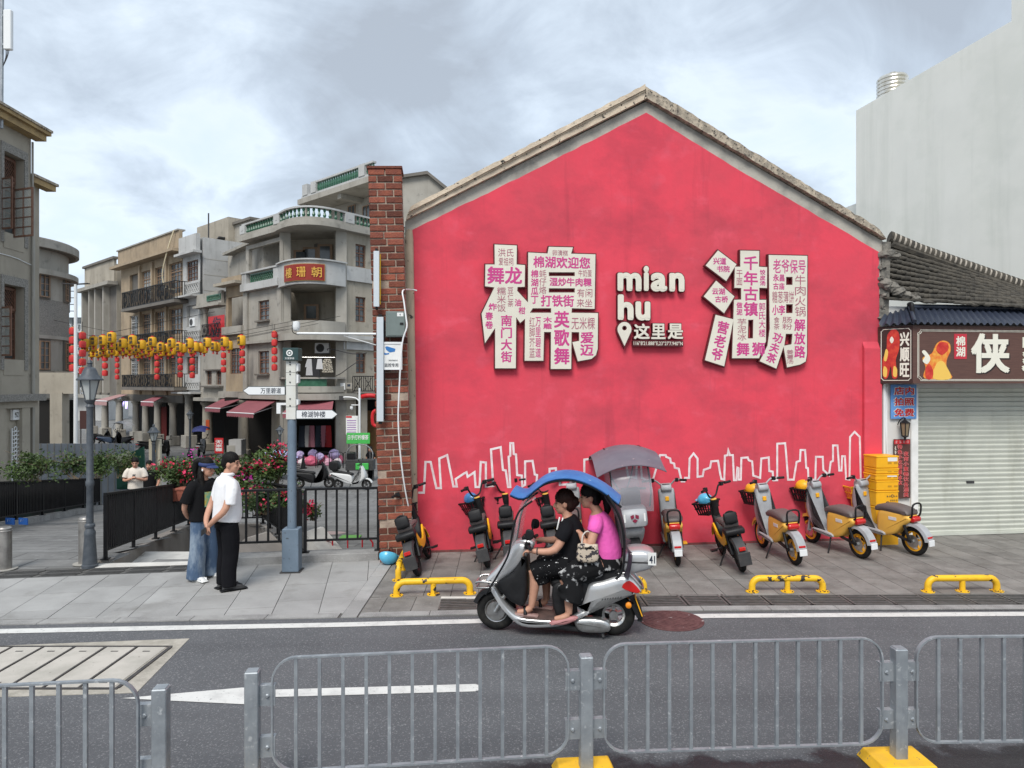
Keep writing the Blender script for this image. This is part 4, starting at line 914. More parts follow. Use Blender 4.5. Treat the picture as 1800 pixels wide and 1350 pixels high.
# blue notice, lantern, menu board
bn = FS.thing('photo_notice', 'blue square notice with six red characters under the shop sign', 'sign')
sbox('board', m_bluesign, bn, 1566, 676, 1611, 736, .035, .045)
for i, row in enumerate(('店内', '拍照', '免费')):
    q = sp(1571, 679 + i * 19, 1608, 695 + i * 19, .05); put_text(B(), row, q[0], q[1], q[2], q[3], -.0485, .055, .001).build('lettering_outline', m_ivory, bn); put_text(B(), row, q[0] + .012, q[1] - .012, q[2] + .01, q[3] - .01, -.0505, .03, .001).build('lettering', m_redink, bn)
wl_ = FS.thing('wall_lantern', 'black carriage lantern on the white wall below the blue notice', 'lamp')
a = FS(1590, 755, .12); lx, lz = a[0], a[1]; gz = .28
B().lathe([(.012, .20), (.02, .17), (.03, .155), (.085, .12), (.09, .11)], 6, (lx, -.13, lz)).build('cap', m_blackpl, wl_)
B().lathe([(.075, .11), (.05, -.10)], 6, (lx, -.13, lz)).build('glass', M('frosted_amber', (.22, .17, .11), .3), wl_)
for k in range(6):
    t_ = R(60 * k); B().bar((lx + .079 * math.cos(t_), -.13 + .079 * math.sin(t_), lz + .11), (lx + .053 * math.cos(t_), -.13 + .053 * math.sin(t_), lz - .1), .011).build('glazing_bar', m_blackpl, wl_)
B().lathe([(.055, -.10), (.06, -.115), (.02, -.135), (.012, -.19)], 8, (lx, -.13, lz)).build('finial', m_blackpl, wl_)
B().tube(smooth_path([(lx - .06, -.03, lz + .08), (lx - .07, -.1, lz + .16), (lx - .03, -.13, lz + .2), (lx, -.13, lz + .19)]), .01, 6).build('bracket', m_blackpl, wl_)
mn = FS.thing('menu_board', 'tall brown menu board with columns of red and white characters', 'sign')
sbox('board', M('menu_brown', (.085, .034, .028), .6), mn, 1571.5, 772, 1600, 876, .03, .045)
m_pinkink = M('pale_pink_outline', (.62, .3, .3), .6)
for (s_, x0, y0, x1, y1) in (('特色小吃鲜果冰饮', 1577.5, 781, 1586.5, 853), ('夜宵小聚畅饮各酒类', 1588, 793, 1597.5, 874)):
    q = sp(x0, y0, x1, y1, .048); put_text(B(), s_, q[0], q[1], q[2], q[3], -.0475, .05, .001, True).build('lettering_outline', m_pinkink, mn); put_text(B(), s_, q[0] + .008, q[1] - .008, q[2], q[3], -.0495, .012, .001, True).build('lettering', m_redink, mn)
q = sp(1572, 784, 1576.5, 874, .048); marks(*q, -.0475, 12, True).build('small_print', m_ivory, mn)['kind'] = 'stuff'
sbox('header_strip', m_redink, mn, 1571.8, 773, 1599.7, 780.5, .045, .047); q = sp(1572.5, 774, 1599, 779.8, .048); marks(*q, -.0485, 4).build('small_print', m_pinkink, mn)['kind'] = 'stuff'

# stacked yellow crates on a tall yellow bin
ux0, ux1 = FS(1534.5, 850, .34)[0], FS(1573.5, 850, .34)[0]
def crate(y0, y1, label, dx=0., big=False, rz=0.):
    z0, z1 = FS(1554, y1, .34)[1], FS(1554, y0, .34)[1]; o = thing('delivery_crate', label, 'crate', FS.a + FS.u * ((ux0 + ux1) / 2 + dx) + FS.n * .26 + Vector((0, 0, z0)), FS.rz + rz, 'yellow boxes stacked by the shop wall')
    w = (ux1 - ux0) / 2; h = z1 - z0
    B().box(-w, w, -.17, .17, 0, h - .012).build('box', m_crate, o, bevel=.012); B().box(-w - .006, w + .006, -.176, .176, h - .03, h - .004).build('rim', m_crate, o, bevel=.006)
    if not big:
        for xx in (.0, w * .55): boxo('hand_slot', M('crate_shadow', (.5, .24, .01), .6), o, xx, xx + w * .35, -.1715, -.165, h * .32, h * .5)
    return o, w, h
crs = [(800, 822, 'topmost yellow crate of the stack, with a white sticker', .0), (822, 832, 'thin yellow crate second from the top of the stack', .004), (832, 843, 'thin yellow crate third from the top of the stack, with a white sticker', -.004), (843, 861, 'yellow crate at mid stack just above the printed bin', .002)]
for i, (y0, y1, lb, dx_) in enumerate(crs):
    o, w, h = crate(y0, y1, lb, dx_, False, rnd.uniform(-.02, .02))
    if i in (0, 2): boxo('sticker', m_white, o, .0, w * .85, -.1735, -.17, h * .55, h * .85)
o, w, h = crate(861, 889, 'yellow bin printed with black delivery lettering under the crates', 0, True)
marks(-w * .1, w * .3, h * .58, h * .70, -.173, 2).build('small_print', m_ink, o)['kind'] = 'stuff'; marks(w * .55, w * .9, h * .58, h * .70, -.173, 2).build('small_print', m_ink, o)['kind'] = 'stuff'
for z_ in (.32, .12): marks(w * .2, w * .9, h * z_, h * (z_ + .13), -.173, 4).build('small_print', m_ink, o)['kind'] = 'stuff'
B().torus((w * .42, -.172, h * .66), .02, .005, 'y', 14, 5).build('logo_pin', m_ink, o); B().torus((w * .0, -.172, h * .2), .03, .006, 'y', 14, 5).build('logo_ring', m_ink, o)
crate(889, 962, 'tall plain yellow bin at the bottom of the stack behind the moped', 0, True)

# ---------------------------------------------------------------- pale mint apartment block behind
FM = Fr((10.66, 22.0), (11.78, 15.9))
mbk = FM.thing('apartment_block', 'tall blank pale mint building rising behind the shop', 'building')
ll = FM.len
tp = [(-.0, -.3), (ll + 8, -.3), (ll + 8, 15.5), (FM(1778, 300)[0], 15.5), (FM(1778, 300)[0], 11.12), (-.0, 11.12)]
B().prism([(a, b) for a, b in tp], 0, 9).build('wall', m_mint, mbk)
boxo('rear_wing', m_mint, mbk, -1.1, -.001, .4, 8.5, 0, FM(1500, 362)[1] + .2)
boxo('window_ledge', m_mint, mbk, -.18, -.001, .35, 1.2, FM(1505, 258)[1] - .05, FM(1505, 258)[1])
for k in range(3): boxo('parapet_step', m_mint, mbk, -.05 - .02 * k, -.001, .3, 4, 10.9 - .28 * k, 11.05 - .28 * k)
B().tube([(-.45, 1, FM(1496, 348)[1] - .3), (-.05, .9, FM(1496, 348)[1] - .75)], .04, 6).build('roof_pipe', m_darkgrey, mbk)
wt = P(1569, 160, 22.2); tk = thing('water_tank', 'round stainless steel water tank on the mint building roof', 'tank', (wt.x, wt.y, 11.12))
m_stain = M('ribbed_stainless', (.62, .57, .47), .22, .85, c2=(.75, .72, .66), scale=3)
pr = [(.41, .0)]
for k in range(9): z0 = .06 + k * .115; pr += [(.43, z0), (.445, z0 + .025), (.445, z0 + .06), (.43, z0 + .09)]
B().lathe([(a * 1.02, b) for a, b in pr] + [(.40, 1.12), (.2, 1.19), (.1, 1.20)], 28).build('drum', m_stain, tk, smooth=35)
B().lathe([(.12, 1.19), (.12, 1.25), (.03, 1.27)], 14).build('lid', m_stain, tk)
# ================================================================ steel barrier in the foreground
posts = [((-2.13, 4.30), 283), ((-1.66, 4.55), 444), ((.50, 4.80), 1030), ((2.69, 4.94), 1580), ((4.95, 5.0), 0)]
posts = [(Vector((XZ(px, p[1]) if px else p[0], p[1], 0))) for p, px in posts]
PWH = .043; PZ = .815
bname = ['first steel barrier post from the left edge', 'steel barrier post at the left end of the middle panel', 'steel barrier post between the two full panels, on a yellow base', 'steel barrier post at the right on a yellow base', '']
def barrier_post(i, rz, sides):
    o = thing('barrier_post', bname[i], 'post', posts[i], rz, 'galvanised barrier posts')
    B().box(-PWH, PWH, -PWH, PWH, .02, PZ).build('post', m_steel, o, bevel=.006)
    B().box(-PWH + .008, PWH - .008, -PWH + .008, PWH - .008, PZ - .002, PZ + .004).build('cap', m_steel, o)
    B().hexa([(-.215, -.17, -.01), (.215, -.17, -.01), (.215, .17, -.01), (-.215, .17, -.01)], [(-.18, -.14, .06), (.18, -.14, .06), (.18, .14, .06), (-.18, .14, .06)]).build('base', m_base, o, bevel=.006)
    for s in sides:
        for zc in (.66, .33):
            br = B().box(s * PWH, s * (PWH + .098), -.007, .007, zc - .075, zc + .055).box(s * PWH, s * (PWH + .098), .007, .04, zc + .045, zc + .055).build('bracket', m_steel, o)
            B().lathe([(.015, 0), (.015, -.006), (.008, -.010), (.008, -.016)], 6, (s * (PWH + .05), -.007, zc - .01), 'y').build('bolt', m_steel, br)
angs = [math.atan2(.115, 1)] * 2 + [.09, .055]
for i in range(4): barrier_post(i, angs[i], (-1,) if i == 0 else ((1,) if i == 1 else (-1, 1)))
def barrier_panel(a, b, label):
    a, b = Vector(a), Vector(b); d = b - a; Ln = d.length; o = thing('steel_barrier', label, 'barrier', a, math.atan2(d.y, d.x), 'galvanised barrier panels')
    z0, z1, rr = .155, .888, .15; pts = []
    for cx, cz, a0 in ((rr, z0 + rr, 180), (Ln - rr, z0 + rr, 270), (Ln - rr, z1 - rr, 0), (rr, z1 - rr, 90)):
        for k in range(7): t_ = R(a0 + 15 * k); pts.append((cx + rr * math.cos(t_), 0, cz + rr * math.sin(t_)))
    B().tube(pts, [(.008, .021)] * len(pts), 4, closed=True, up=(0, 1, 0)).build('frame', m_steel, o, smooth=40)
    n = max(2, round(Ln / .152)); bm_ = None
    for k in range(1, n):
        x = Ln * k / n; e_ = 0.
        if x < rr: e_ = rr - math.sqrt(max(0, rr * rr - (rr - x) ** 2))
        if x > Ln - rr: e_ = rr - math.sqrt(max(0, rr * rr - (x - Ln + rr) ** 2))
        B().box(-.011, .011, -.011, .011, z0 + e_ + .004, z1 - e_ - .004).build('bar', m_steel, o, loc=(x, 0, 0))
g_ = .122
def along(i, t_): d = (posts[i + 1] - posts[i]).normalized(); return (posts[i] + d * t_)
p0 = posts[0] - (posts[1] - posts[0]).normalized() * g_; barrier_panel(p0 - Vector((2.05, .25, 0)), p0, 'leftmost steel barrier panel, cut by the photo edge')
lab = ['', 'steel barrier panel left of centre between the second and third posts', 'steel barrier panel right of centre below the scooter', 'steel barrier panel at the right edge of the photo']
for i in (1, 2, 3):
    d = (posts[i + 1] - posts[i]).normalized(); barrier_panel(posts[i] + d * g_, posts[i + 1] - d * g_, lab[i])

# ================================================================ yellow hoop bars
def hoop(a, b, label, h=.17, r=.042):
    a, b = Vector((a.x, a.y, 0)), Vector((b.x, b.y, 0)); d = b - a; Ln = d.length; o = thing('hoop_bar', label, 'parking barrier', a, math.atan2(d.y, d.x), 'yellow hoop bars on the forecourt')
    rr = .1; pts = [(0, 0, 0), (0, 0, h - rr)] + [(rr - rr * math.cos(R(18 * k)), 0, h - rr + rr * math.sin(R(18 * k))) for k in range(1, 6)] + [(Ln - rr + rr * math.sin(R(18 * k)), 0, h - rr + rr * math.cos(R(18 * k))) for k in range(0, 6)] + [(Ln, 0, 0)]
    B().tube(pts, r, 12).build('rail', m_yel, o, smooth=50)
    B().tube([(Ln / 2, 0, .0), (Ln / 2, 0, h - r * .6)], r * .85, 12).build('leg', m_yel, o, smooth=50)
    for x in (0, Ln / 2, Ln):
        f_ = B().lathe([(.082, -.002), (.082, .010)], 16, (x, 0, 0)).build('foot_plate', m_yel, o)
        for k in range(4): B().lathe([(.009, .010), (.009, .018)], 6, (x + .066 * math.cos(R(45 + 90 * k)), .066 * math.sin(R(45 + 90 * k)), 0)).build('bolt', m_darkgrey, f_)
hoop(G(697, 1047), G(826, 1043), 'chipped yellow hoop bar at the left end of the drain')
hoop(G(700, 1020), G(716, 984), 'yellow hoop bar standing end-on under the leaning black bike', .2)
hoop(G(1002, 1041), G(1132, 1041), 'yellow hoop bar mostly hidden behind the silver scooter')
hoop(G(1322, 1040), G(1446, 1040), 'chipped yellow hoop bar in front of the grey and yellow mopeds')
hoop(G(1631, 1040), G(1752, 1039), 'yellow hoop bar in front of the shop shutter')

# ================================================================ railings
def railing(name, label, a, b, h, z0, sp_=.115, zb0=.12, posts_=None, bw=.02, top=.03, group='black railings round the sunken stair', studs=False):
    a, b = Vector(a), Vector(b); d = b - a; Lh = math.hypot(d.x, d.y); o = thing(name, label, 'railing', a, math.atan2(d.y, d.x), group); sl_ = d.z / Lh
    B().hexa([(0, -top, h - .02), (Lh, -top, h - .02 + d.z), (Lh, top, h - .02 + d.z), (0, top, h - .02)], [(0, -top, h + .012), (Lh, -top, h + .012 + d.z), (Lh, top, h + .012 + d.z), (0, top, h + .012)]).build('top_rail', m_black, o)
    B().hexa([(0, -.018, zb0), (Lh, -.018, zb0 + d.z), (Lh, .018, zb0 + d.z), (0, .018, zb0)], [(0, -.018, zb0 + .03), (Lh, -.018, zb0 + .03 + d.z), (Lh, .018, zb0 + .03 + d.z), (0, .018, zb0 + .03)]).build('bottom_rail', m_black, o)
    n = max(2, int(Lh / sp_)); bm_ = B().box(-bw / 2, bw / 2, -bw / 2, bw / 2, zb0 + .03, h - .02).mesh('bar'); bm_.materials.append(m_black)
    np_ = posts_ or max(1, round(Lh / 1.4))
    for k in range(np_ + 1):
        x = Lh * k / np_; q = B().box(-.024, .024, -.024, .024, 0, h - .02).build('post', m_black, o, loc=(x, 0, x * sl_)); boxo('foot_plate', m_black, q, -.06, .06, -.06, .06, .0, .012)
    for k in range(1, n): link('bar', bm_, o, (Lh * k / n, 0, Lh * k / n * sl_))
    return o
def zv(x, y, dz=0): return Vector((x, y, zg(y) + dz))
railing('railing', 'black railing receding along the walk beside the lamp post', zv(-6.08, 10.62, .03), zv(-7.38, 16.2, .03), .98, 0, .105, .12, None, .034)
railing('railing', 'black railing across the far end of the sunken stair', zv(-7.35, 16.3, .03), zv(-5.9, 16.8, .03), .98, 0, .105)
railing('railing', 'black railing on the far side of the stair behind the standing man', zv(-5.85, 16.7, .03), zv(-3.35, 11.2, .03), .98, 0, .105, .12, None, .034)
k0, k1 = G(345, 997), G(665, 985)
kb = tag(B().prism([(k0.x, k0.y), (k1.x, k1.y), (k1.x - .02, k1.y + .34), (k0.x - .02, k0.y + .34)], -.01, .115, 'xy').build('stone_kerb', m_stone, bevel=.008), 'long grey granite kerb under the front black railing', 'kerb')
m0, m1 = Vector((k0.x, k0.y + .17, .115)), Vector((k1.x - .03, k1.y + .17, .115))
fr = (G(530, 990).x - m0.x) / (m1.x - m0.x); mm = m0.lerp(m1, fr)
railing('railing', 'black railing section between the signpost and the brick pillar', mm + Vector((.0, .01, 0)), m1, .955, 0, .150, .165, 1, .03)
railing('railing', 'black railing section on the kerb between the standing man and the signpost', m0, mm - Vector((.06, 0, 0)), .955, 0, .150, .165, 1, .03)
# far railing on the left, with a low parapet
fa, fb_ = zv(-10.6, 13.2), zv(-13.6, 23.4)
railing('railing', 'long black panel railing on the far left side of the walk', fa + Vector((0, 0, .12)), fb_ + Vector((0, 0, .12)), .9, 0, .10, .1, 6, .03)
d = (fb_ - fa).normalized(); nn = Vector((d.y, -d.x, 0))
B_ = B().hexa([fa - nn * .12 - Vector((0, 0, .4)), fb_ - nn * .12 - Vector((0, 0, .4)), fb_ + nn * .12 - Vector((0, 0, .4)), fa + nn * .12 - Vector((0, 0, .4))], [fa - nn * .12 + Vector((0, 0, .12)), fb_ - nn * .12 + Vector((0, 0, .12)), fb_ + nn * .12 + Vector((0, 0, .12)), fa + nn * .12 + Vector((0, 0, .12))])
tag(B_.build('parapet_kerb', m_stone), 'low stone kerb under the long railing at the far left', 'kerb')
# dark green mesh screen fixed behind that railing
gs = B().hexa([fa - nn * .10 + Vector((0, 0, .13)), fb_ - nn * .10 + Vector((0, 0, .13)), fb_ - nn * .09 + Vector((0, 0, .13)), fa - nn * .09 + Vector((0, 0, .13))], [fa - nn * .10 + Vector((0, 0, .86)), fb_ - nn * .10 + Vector((0, 0, .86)), fb_ - nn * .09 + Vector((0, 0, .86)), fa - nn * .09 + Vector((0, 0, .86))])
tag(gs.build('privacy_screen', M('dark_screen', (.01, .014, .013), .7, c2=(.012, .035, .022), scale=1.2, lo=.52, hi=.6)), 'dark green sheet behind the long railing at the far left', 'screen')
for k, (px, lb) in enumerate(((24, 'left'), (47, 'right'))):
    p = P(px, 914, 15.4); o = B().box(-.12, .12, -.01, .01, -.07, .07).build('blue_notice', M('blue_notice', (.02, .09, .32), .5), loc=p + Vector((.03, -.15, 0)), rot=(0, 0, R(-15))); tag(o, 'small blue notice at the foot of the far railing, %s of a pair' % lb, 'sign', 'blue notices on the far railing')
    B().bar((-.06, -.013, -.01), (-.045, -.013, .04), .012, .002).bar((-.005, -.013, .0), (.02, -.013, .05), .012, .002).build('torn_print', M('worn_white', (.3, .36, .45), .7), o)['kind'] = 'stuff'

# ================================================================ bollards
m_inox = M('scuffed_stainless', (.42, .40, .375), .38, .8, c2=(.28, .265, .25), scale=7, lo=.4, hi=.65, bump=.05)
for px, py, top_, lb in ((7, 1000, 926, 'scuffed steel bollard at the left photo edge'), (151, 990, 909, 'steel bollard half hidden behind the grey lamp post')):
    p = G(px, py); hb = (py - top_) / F * p.y
    o = thing('bollard', lb, 'bollard', p, 0, 'steel bollards across the walk')
    B().lathe([(.098, .0), (.098, hb - .07), (.103, hb - .065), (.103, hb - .05), (.098, hb - .045), (.098, hb - .02), (.08, hb), (.02, hb + .004)], 24).build('tube', m_inox, o, smooth=40)
    B().lathe([(.17, -.004), (.17, .006), (.10, .008)], 24).build('ground_ring', m_conc, o)

# ================================================================ old-style lamp posts
def lamp_post(base, Hh, label, sc=1., mat=m_lamp, detail=True):
    o = thing('lamp_post', label, 'street lamp', base, 0, 'lantern lamp posts'); k = Hh / 3.95 
    B().lathe([(a * sc, b * k) for a, b in ((.165, 0), (.165, .05), (.15, .06), (.145, .12), (.11, .58), (.115, .6), (.115, .66), (.09, .7), (.085, .74), (.105, .75), (.105, .79), (.078, .82))], 16).build('pedestal', mat, o, smooth=35)
    B().lathe([(a * sc, b * k) for a, b in ((.072, .82), (.07, 1.5), (.085, 1.52), (.085, 1.6), (.07, 1.62), (.066, 2.9), (.07, 2.96), (.085, 2.99), (.055, 3.04))], 14).build('shaft', mat, o, smooth=35)
    z0 = 3.04 * k; B().lathe([(.055 * sc, z0), (.10 * sc, z0 + .04 * k), (.11 * sc, z0 + .07 * k)], 12).build('lantern_cup', mat, o, smooth=35)
    zb_, zt_ = z0 + .08 * k, z0 + .44 * k; r0, r1 = .10 * sc, .205 * sc
    B().lathe([(r0 * .93, zb_), (r1 * .93, zt_)], 6).build('lantern_glass', M('lantern_glass', (.42, .44, .43), .3), o)
    for i in range(6):
        t_ = R(60 * i); B().bar((r0 * math.cos(t_), r0 * math.sin(t_), zb_), (r1 * math.cos(t_), r1 * math.sin(t_), zt_), .016 * sc).build('glazing_bar', mat, o)
    B().lathe([(a * sc, zt_ + b * k) for a, b in ((.26, -.005), (.265, .015), (.17, .10), (.13, .19), (.10, .23), (.05, .25), (.045, .30), (.06, .32), (.02, .38))], 12).build('hood', mat, o, smooth=35)
    return o
lamp_post(G(158, 997), 3.07, 'tall grey lamp post with a six-sided lantern beside the walk', .66)
lp2 = P(270, 900, 23.0); zb2 = zg(23)
lamp_post((lp2.x, 23.0, zb2), 2.65 - (742 - 675) / F * 23 - zb2, 'small dark lamp post between cream posts behind the two distant people', .75)
lp3 = P(334, 795, 44.0); lamp_post((lp3.x, 44., ZP), 2.65 - (718 - 675) / F * 44 - ZP, 'thin dark lamp post in front of the arcade columns', .9)
lp4 = P(492, 820, 37.0); lamp_post((lp4.x, 37., ZP), 2.65 - (746 - 675) / F * 37 - ZP, 'thin dark lamp post behind the signpost near the awnings', .9)
# cream gate posts beside the small lamp
for px in (267, 279):
    p = P(px, 800, 23.2); o = B().box(-.07, .07, -.07, .07, 0, (2.65 - (772 - 675) / F * 23.2) - zg(23.2)).build('cream_post', M('cream_post', (.52, .47, .36), .8), loc=(p.x, 23.2, zg(23.2)), bevel=.01); tag(o, 'square cream post beside the small lamp, %s one' % ('left' if px < 270 else 'right'), 'post', 'cream posts')
# tall white light pole
wp = P(133, 800, 30.); o = thing('light_pole', 'slim tall white street light pole left of the lamp post', 'street lamp', (wp.x, 30, ZP))
zt_ = 2.65 + (675 - 500) / F * 30
B().lathe([(.09, 0), (.085, 1), (.06, zt_ - ZP)], 12).build('pole', m_plast_w, o, smooth=40)
for s in (-1, 1): B().hexa([(0, -.03, zt_ - ZP - .02), (s * .55, -.09, zt_ - ZP + .02), (s * .55, .09, zt_ - ZP + .02), (0, .03, zt_ - ZP - .02)], [(0, -.03, zt_ - ZP + .03), (s * .55, -.09, zt_ - ZP + .06), (s * .55, .09, zt_ - ZP + .06), (0, .03, zt_ - ZP + .03)]).build('lamp_head', m_darkgrey, o)
for k in range(4): boxo('rung', m_darkgrey, o, -.25, -.02, -.015, .015, zt_ - ZP - .3 - k * .28, zt_ - ZP - .27 - k * .28)
boxo('side_rail', m_darkgrey, o, -.27, -.25, -.015, .015, zt_ - ZP - 1.2, zt_ - ZP)

# ================================================================ signpost with arrow boards
pb_ = G(513, 1004); FSg = Fr((pb_.x, pb_.y), (pb_.x + 1, pb_.y + .06))
sg = FSg.thing('signpost', 'blue and white pole with two pointed direction boards and a dark cube on top', 'signpost')
def gz_(py): return FSg(513, py)[1]
q = FSg.rect(500, 905, 528, 925); m_sw = M('signpost_white', (.62, .62, .58), .5, c2=(.55, .54, .48), scale=6, c3=(.3, .22, .12), scale3=30, lo3=.69, hi3=.72)
w5 = .115
boxo('pedestal', m_slate, sg, -w5, w5, -.1, .12, .01, gz_(928), .008); boxo('base_plate', m_iron, sg, -w5 - .025, w5 + .025, -.125, .145, -.003, .012)
B().tube([(0, .01, gz_(929)), (0, .01, gz_(737))], .062, 18).build('lower_shaft', m_slate, sg, smooth=40)
boxo('upper_shaft', m_sw, sg, -.068, .068, -.058, .075, gz_(737), gz_(634), .004)
for py in (655, 678, 715): boxo('seam', m_darkgrey, sg, -.069, .069, -.0595, .076, gz_(py) - .002, gz_(py) + .002)
for py in (637, 641, 653, 658, 672, 701, 713): B().lathe([(.011, 0), (.011, -.006)], 8, (-.01, -.0585, gz_(py)), 'y').build('bolt', m_darkgrey, sg)
cub = link('top_cube', B().box(-.10, .115, -.11, .12, gz_(634), gz_(612)).mesh(bevel=.006), sg, mat=M('dark_teal_box', (.025, .055, .055), .4))
B().lathe([(.045, 0), (.045, -.003)], 20, (-.005, -.111, gz_(621)), 'y').build('logo_disc', m_white, cub); B().torus((-.005, -.1145, gz_(621)), .022, .007, 'y', 14, 4, .15).build('logo_swirl', M('teal_ink', (.02, .06, .06), .5), cub)
put_text(B(), '万里碧道', -.07, .06, gz_(632), gz_(628.5), -.112, .01, .001).build('lettering', m_white, cub)
def arrow_board(y0, y1, x0, x1, dirn, s_, label):
    za, zb_ = gz_(y1), gz_(y0); zc = (za + zb_) / 2; u0_, u1_ = FSg(x0, 700, .05)[0], FSg(x1, 700, .05)[0]; tip = .075
    out = [(u0_, za), (u1_ - tip, za), (u1_, zc), (u1_ - tip, zb_), (u0_, zb_)] if dirn > 0 else [(u1_, za), (u1_, zb_), (u0_ + tip, zb_), (u0_, zc), (u0_ + tip, za)]
    b_ = B().prism(out, -.055, -.035).build('arrow_board', M('sign_dark_edge', (.03, .045, .05), .5), sg); c_ = (sum(p[0] for p in out) / 5, zc)
    B().prism([(c_[0] + (p[0] - c_[0]) * .965, c_[1] + (p[1] - c_[1]) * .86) for p in out], -.058, -.0545).build('board_face', m_plast_w, b_)
    a_, e_ = (FSg(x0 + (31 if dirn < 0 else 10), 700, .06)[0], FSg(x1 - (8 if dirn < 0 else 22), 700, .06)[0])
    put_text(B(), s_, a_, e_, za + .022, zb_ - .022, -.0595, .016, .001).build('lettering', m_ink, b_)
arrow_board(679, 694.5, 427, 502, -1, '万里碧道', ''); arrow_board(720, 736.5, 520, 594, 1, '棉湖钟楼', '')
for k, (y0, y1) in enumerate(((637, 654), (657, 675), (701, 713))): B().prism([(.06, gz_(y1)), (.10, gz_(y1) + .02), (.10, gz_(y0) - .02), (.06, gz_(y0))], -.04, .08).build('end_board', m_plast_w, sg)
boxo('hanging_meter', m_plast_w, sg, FSg(486, 720)[0], FSg(493, 720)[0], .0, .05, gz_(727), gz_(712)); boxo('meter_arm', m_plast_w, sg, FSg(486, 710)[0], -.05, .0, .02, gz_(712), gz_(708))

# red cycle rack, green mat and beige stones behind the railing
m_redp_ = M('red_rack_paint', (.52, .02, .03), .45)
a = P(563, 961, 11.55); b = P(655, 955, 11.75); o = thing('cycle_rack', 'low red tubular rack just behind the black railing', 'rack', (a.x, a.y, zg(a.y)), math.atan2(b.y - a.y, b.x - a.x)); Ln = (b - a).length
B().tube(smooth_path([(0, 0, 0), (0, 0, .06), (.05, 0, .13), (.12, 0, .14), (Ln - .12, 0, .14), (Ln - .05, 0, .13), (Ln, 0, .06), (Ln, 0, 0)], 3), .014, 8).build('hoop', m_redp_, o, smooth=50)
for t_ in (.23, .52, .8): B().tube([(Ln * t_, 0, 0), (Ln * t_, 0, .13)], .012, 8).build('upright', m_redp_, o)
p = G(622, 940, -.3); tag(B().box(-.19, .19, -.14, .14, 0, .03).build('green_mat', M('green_mat', (.10, .27, .06), .8), loc=(p.x, 13.6, zg(13.6) - .012), bevel=.004), 'small green mat lying on the paving behind the railing', 'mat')
p = P(572, 924, 14.4); mh2 = thing('manhole_cover', 'round pinkish manhole cover with a dark patch behind the railing', 'manhole', (p.x, 14.6, zg(14.6) - .012), rot=(R(-6.8), 0, 0))
B().lathe([(.62, .0), (.62, .004)], 36).build('damp_patch', M('damp_patch', (.09, .09, .09), .8, c2=(.14, .14, .14), scale=4), mh2); B().lathe([(.36, .003), (.36, .010)], 36).build('lid', M('pink_cover', (.33, .25, .24), .85, c2=(.27, .2, .2), scale=5), mh2)
for px, py, w, h, lb in ((452, 985, .36, .24, 'left'), (548, 985, .4, .32, 'right')):
    p = P(px, 968, 11.6); o = B().hexa([(-w, -.2, -.02), (w, -.2, -.02), (w, .3, -.02), (-w, .3, -.02)], [(-.03, -.2, h), (.03, -.2, h), (.03, .3, h), (-.03, .3, h)]).build('wedge_stone', m_whitestone if lb == 'right' else m_pitw, loc=(p.x, 11.55, -.05), rot=(0, 0, R(-20))); tag(o, 'beige ridge-shaped stone behind the front railing, %s of the signpost' % lb, 'stone', 'wedge stones')
# ================================================================ old town behind
def wall_sheet(u0, u1, z0, z1, holes, t_=.22, y=0.):
    """front of a wall with real openings and reveals"""
    mb = B(); us = sorted({u0, u1} | {min(max(v, u0), u1) for h in holes for v in h[:2]}); zs = sorted({z0, z1} | {min(max(v, z0), z1) for h in holes for v in h[2:]})
    ish = lambda u, z: any(h[0] < u < h[1] and h[2] < z < h[3] for h in holes)
    for a, b in zip(us, us[1:]):
        for c, d in zip(zs, zs[1:]):
            if b - a > 1e-4 and d - c > 1e-4 and not ish((a + b) / 2, (c + d) / 2): mb.add([(a, y, c), (b, y, c), (b, y, d), (a, y, d)], [(0, 1, 2, 3)])
    for a, b, c, d in holes: mb.add([(a, y, c), (b, y, c), (b, y, d), (a, y, d), (a, y + t_, c), (b, y + t_, c), (b, y + t_, d), (a, y + t_, d)], [(0, 4, 5, 1), (1, 5, 6, 2), (2, 6, 7, 3), (3, 7, 4, 0)])
    return mb
def window(par, u0, u1, z0, z1, y, nx=2, nz=3, fm=m_timbt, gm=m_glass, sill=None, arch=0., fw=.05, transom=0.):
    w = B(); w.box(u0, u1, y - .05, y, z0, z0 + fw).box(u0, u1, y - .05, y, z1 - fw, z1).box(u0, u0 + fw, y - .05, y, z0 + fw, z1 - fw).box(u1 - fw, u1, y - .05, y, z0 + fw, z1 - fw)
    for k in range(1, nx): x = lerp(u0, u1, k / nx); w.box(x - fw * .33, x + fw * .33, y - .04, y - .001, z0 + fw, z1 - fw)
    for k in range(1, nz): z = lerp(z0, z1, k / nz); w.box(u0 + fw, u1 - fw, y - .036, y - .002, z - fw * .28, z + fw * .28)
    if transom: z = lerp(z0, z1, transom); w.box(u0 + fw, u1 - fw, y - .055, y - .001, z - fw * .6, z + fw * .6)
    o = w.build('window', fm, par); boxo('pane', gm, o, u0 + .01, u1 - .01, y + .001, y + .02, z0 + .01, z1 - .01)
    if sill: boxo('sill', sill, o, u0 - .1, u1 + .1, y - .36, y - .06, z0 - .1, z0 - .002)
    return o
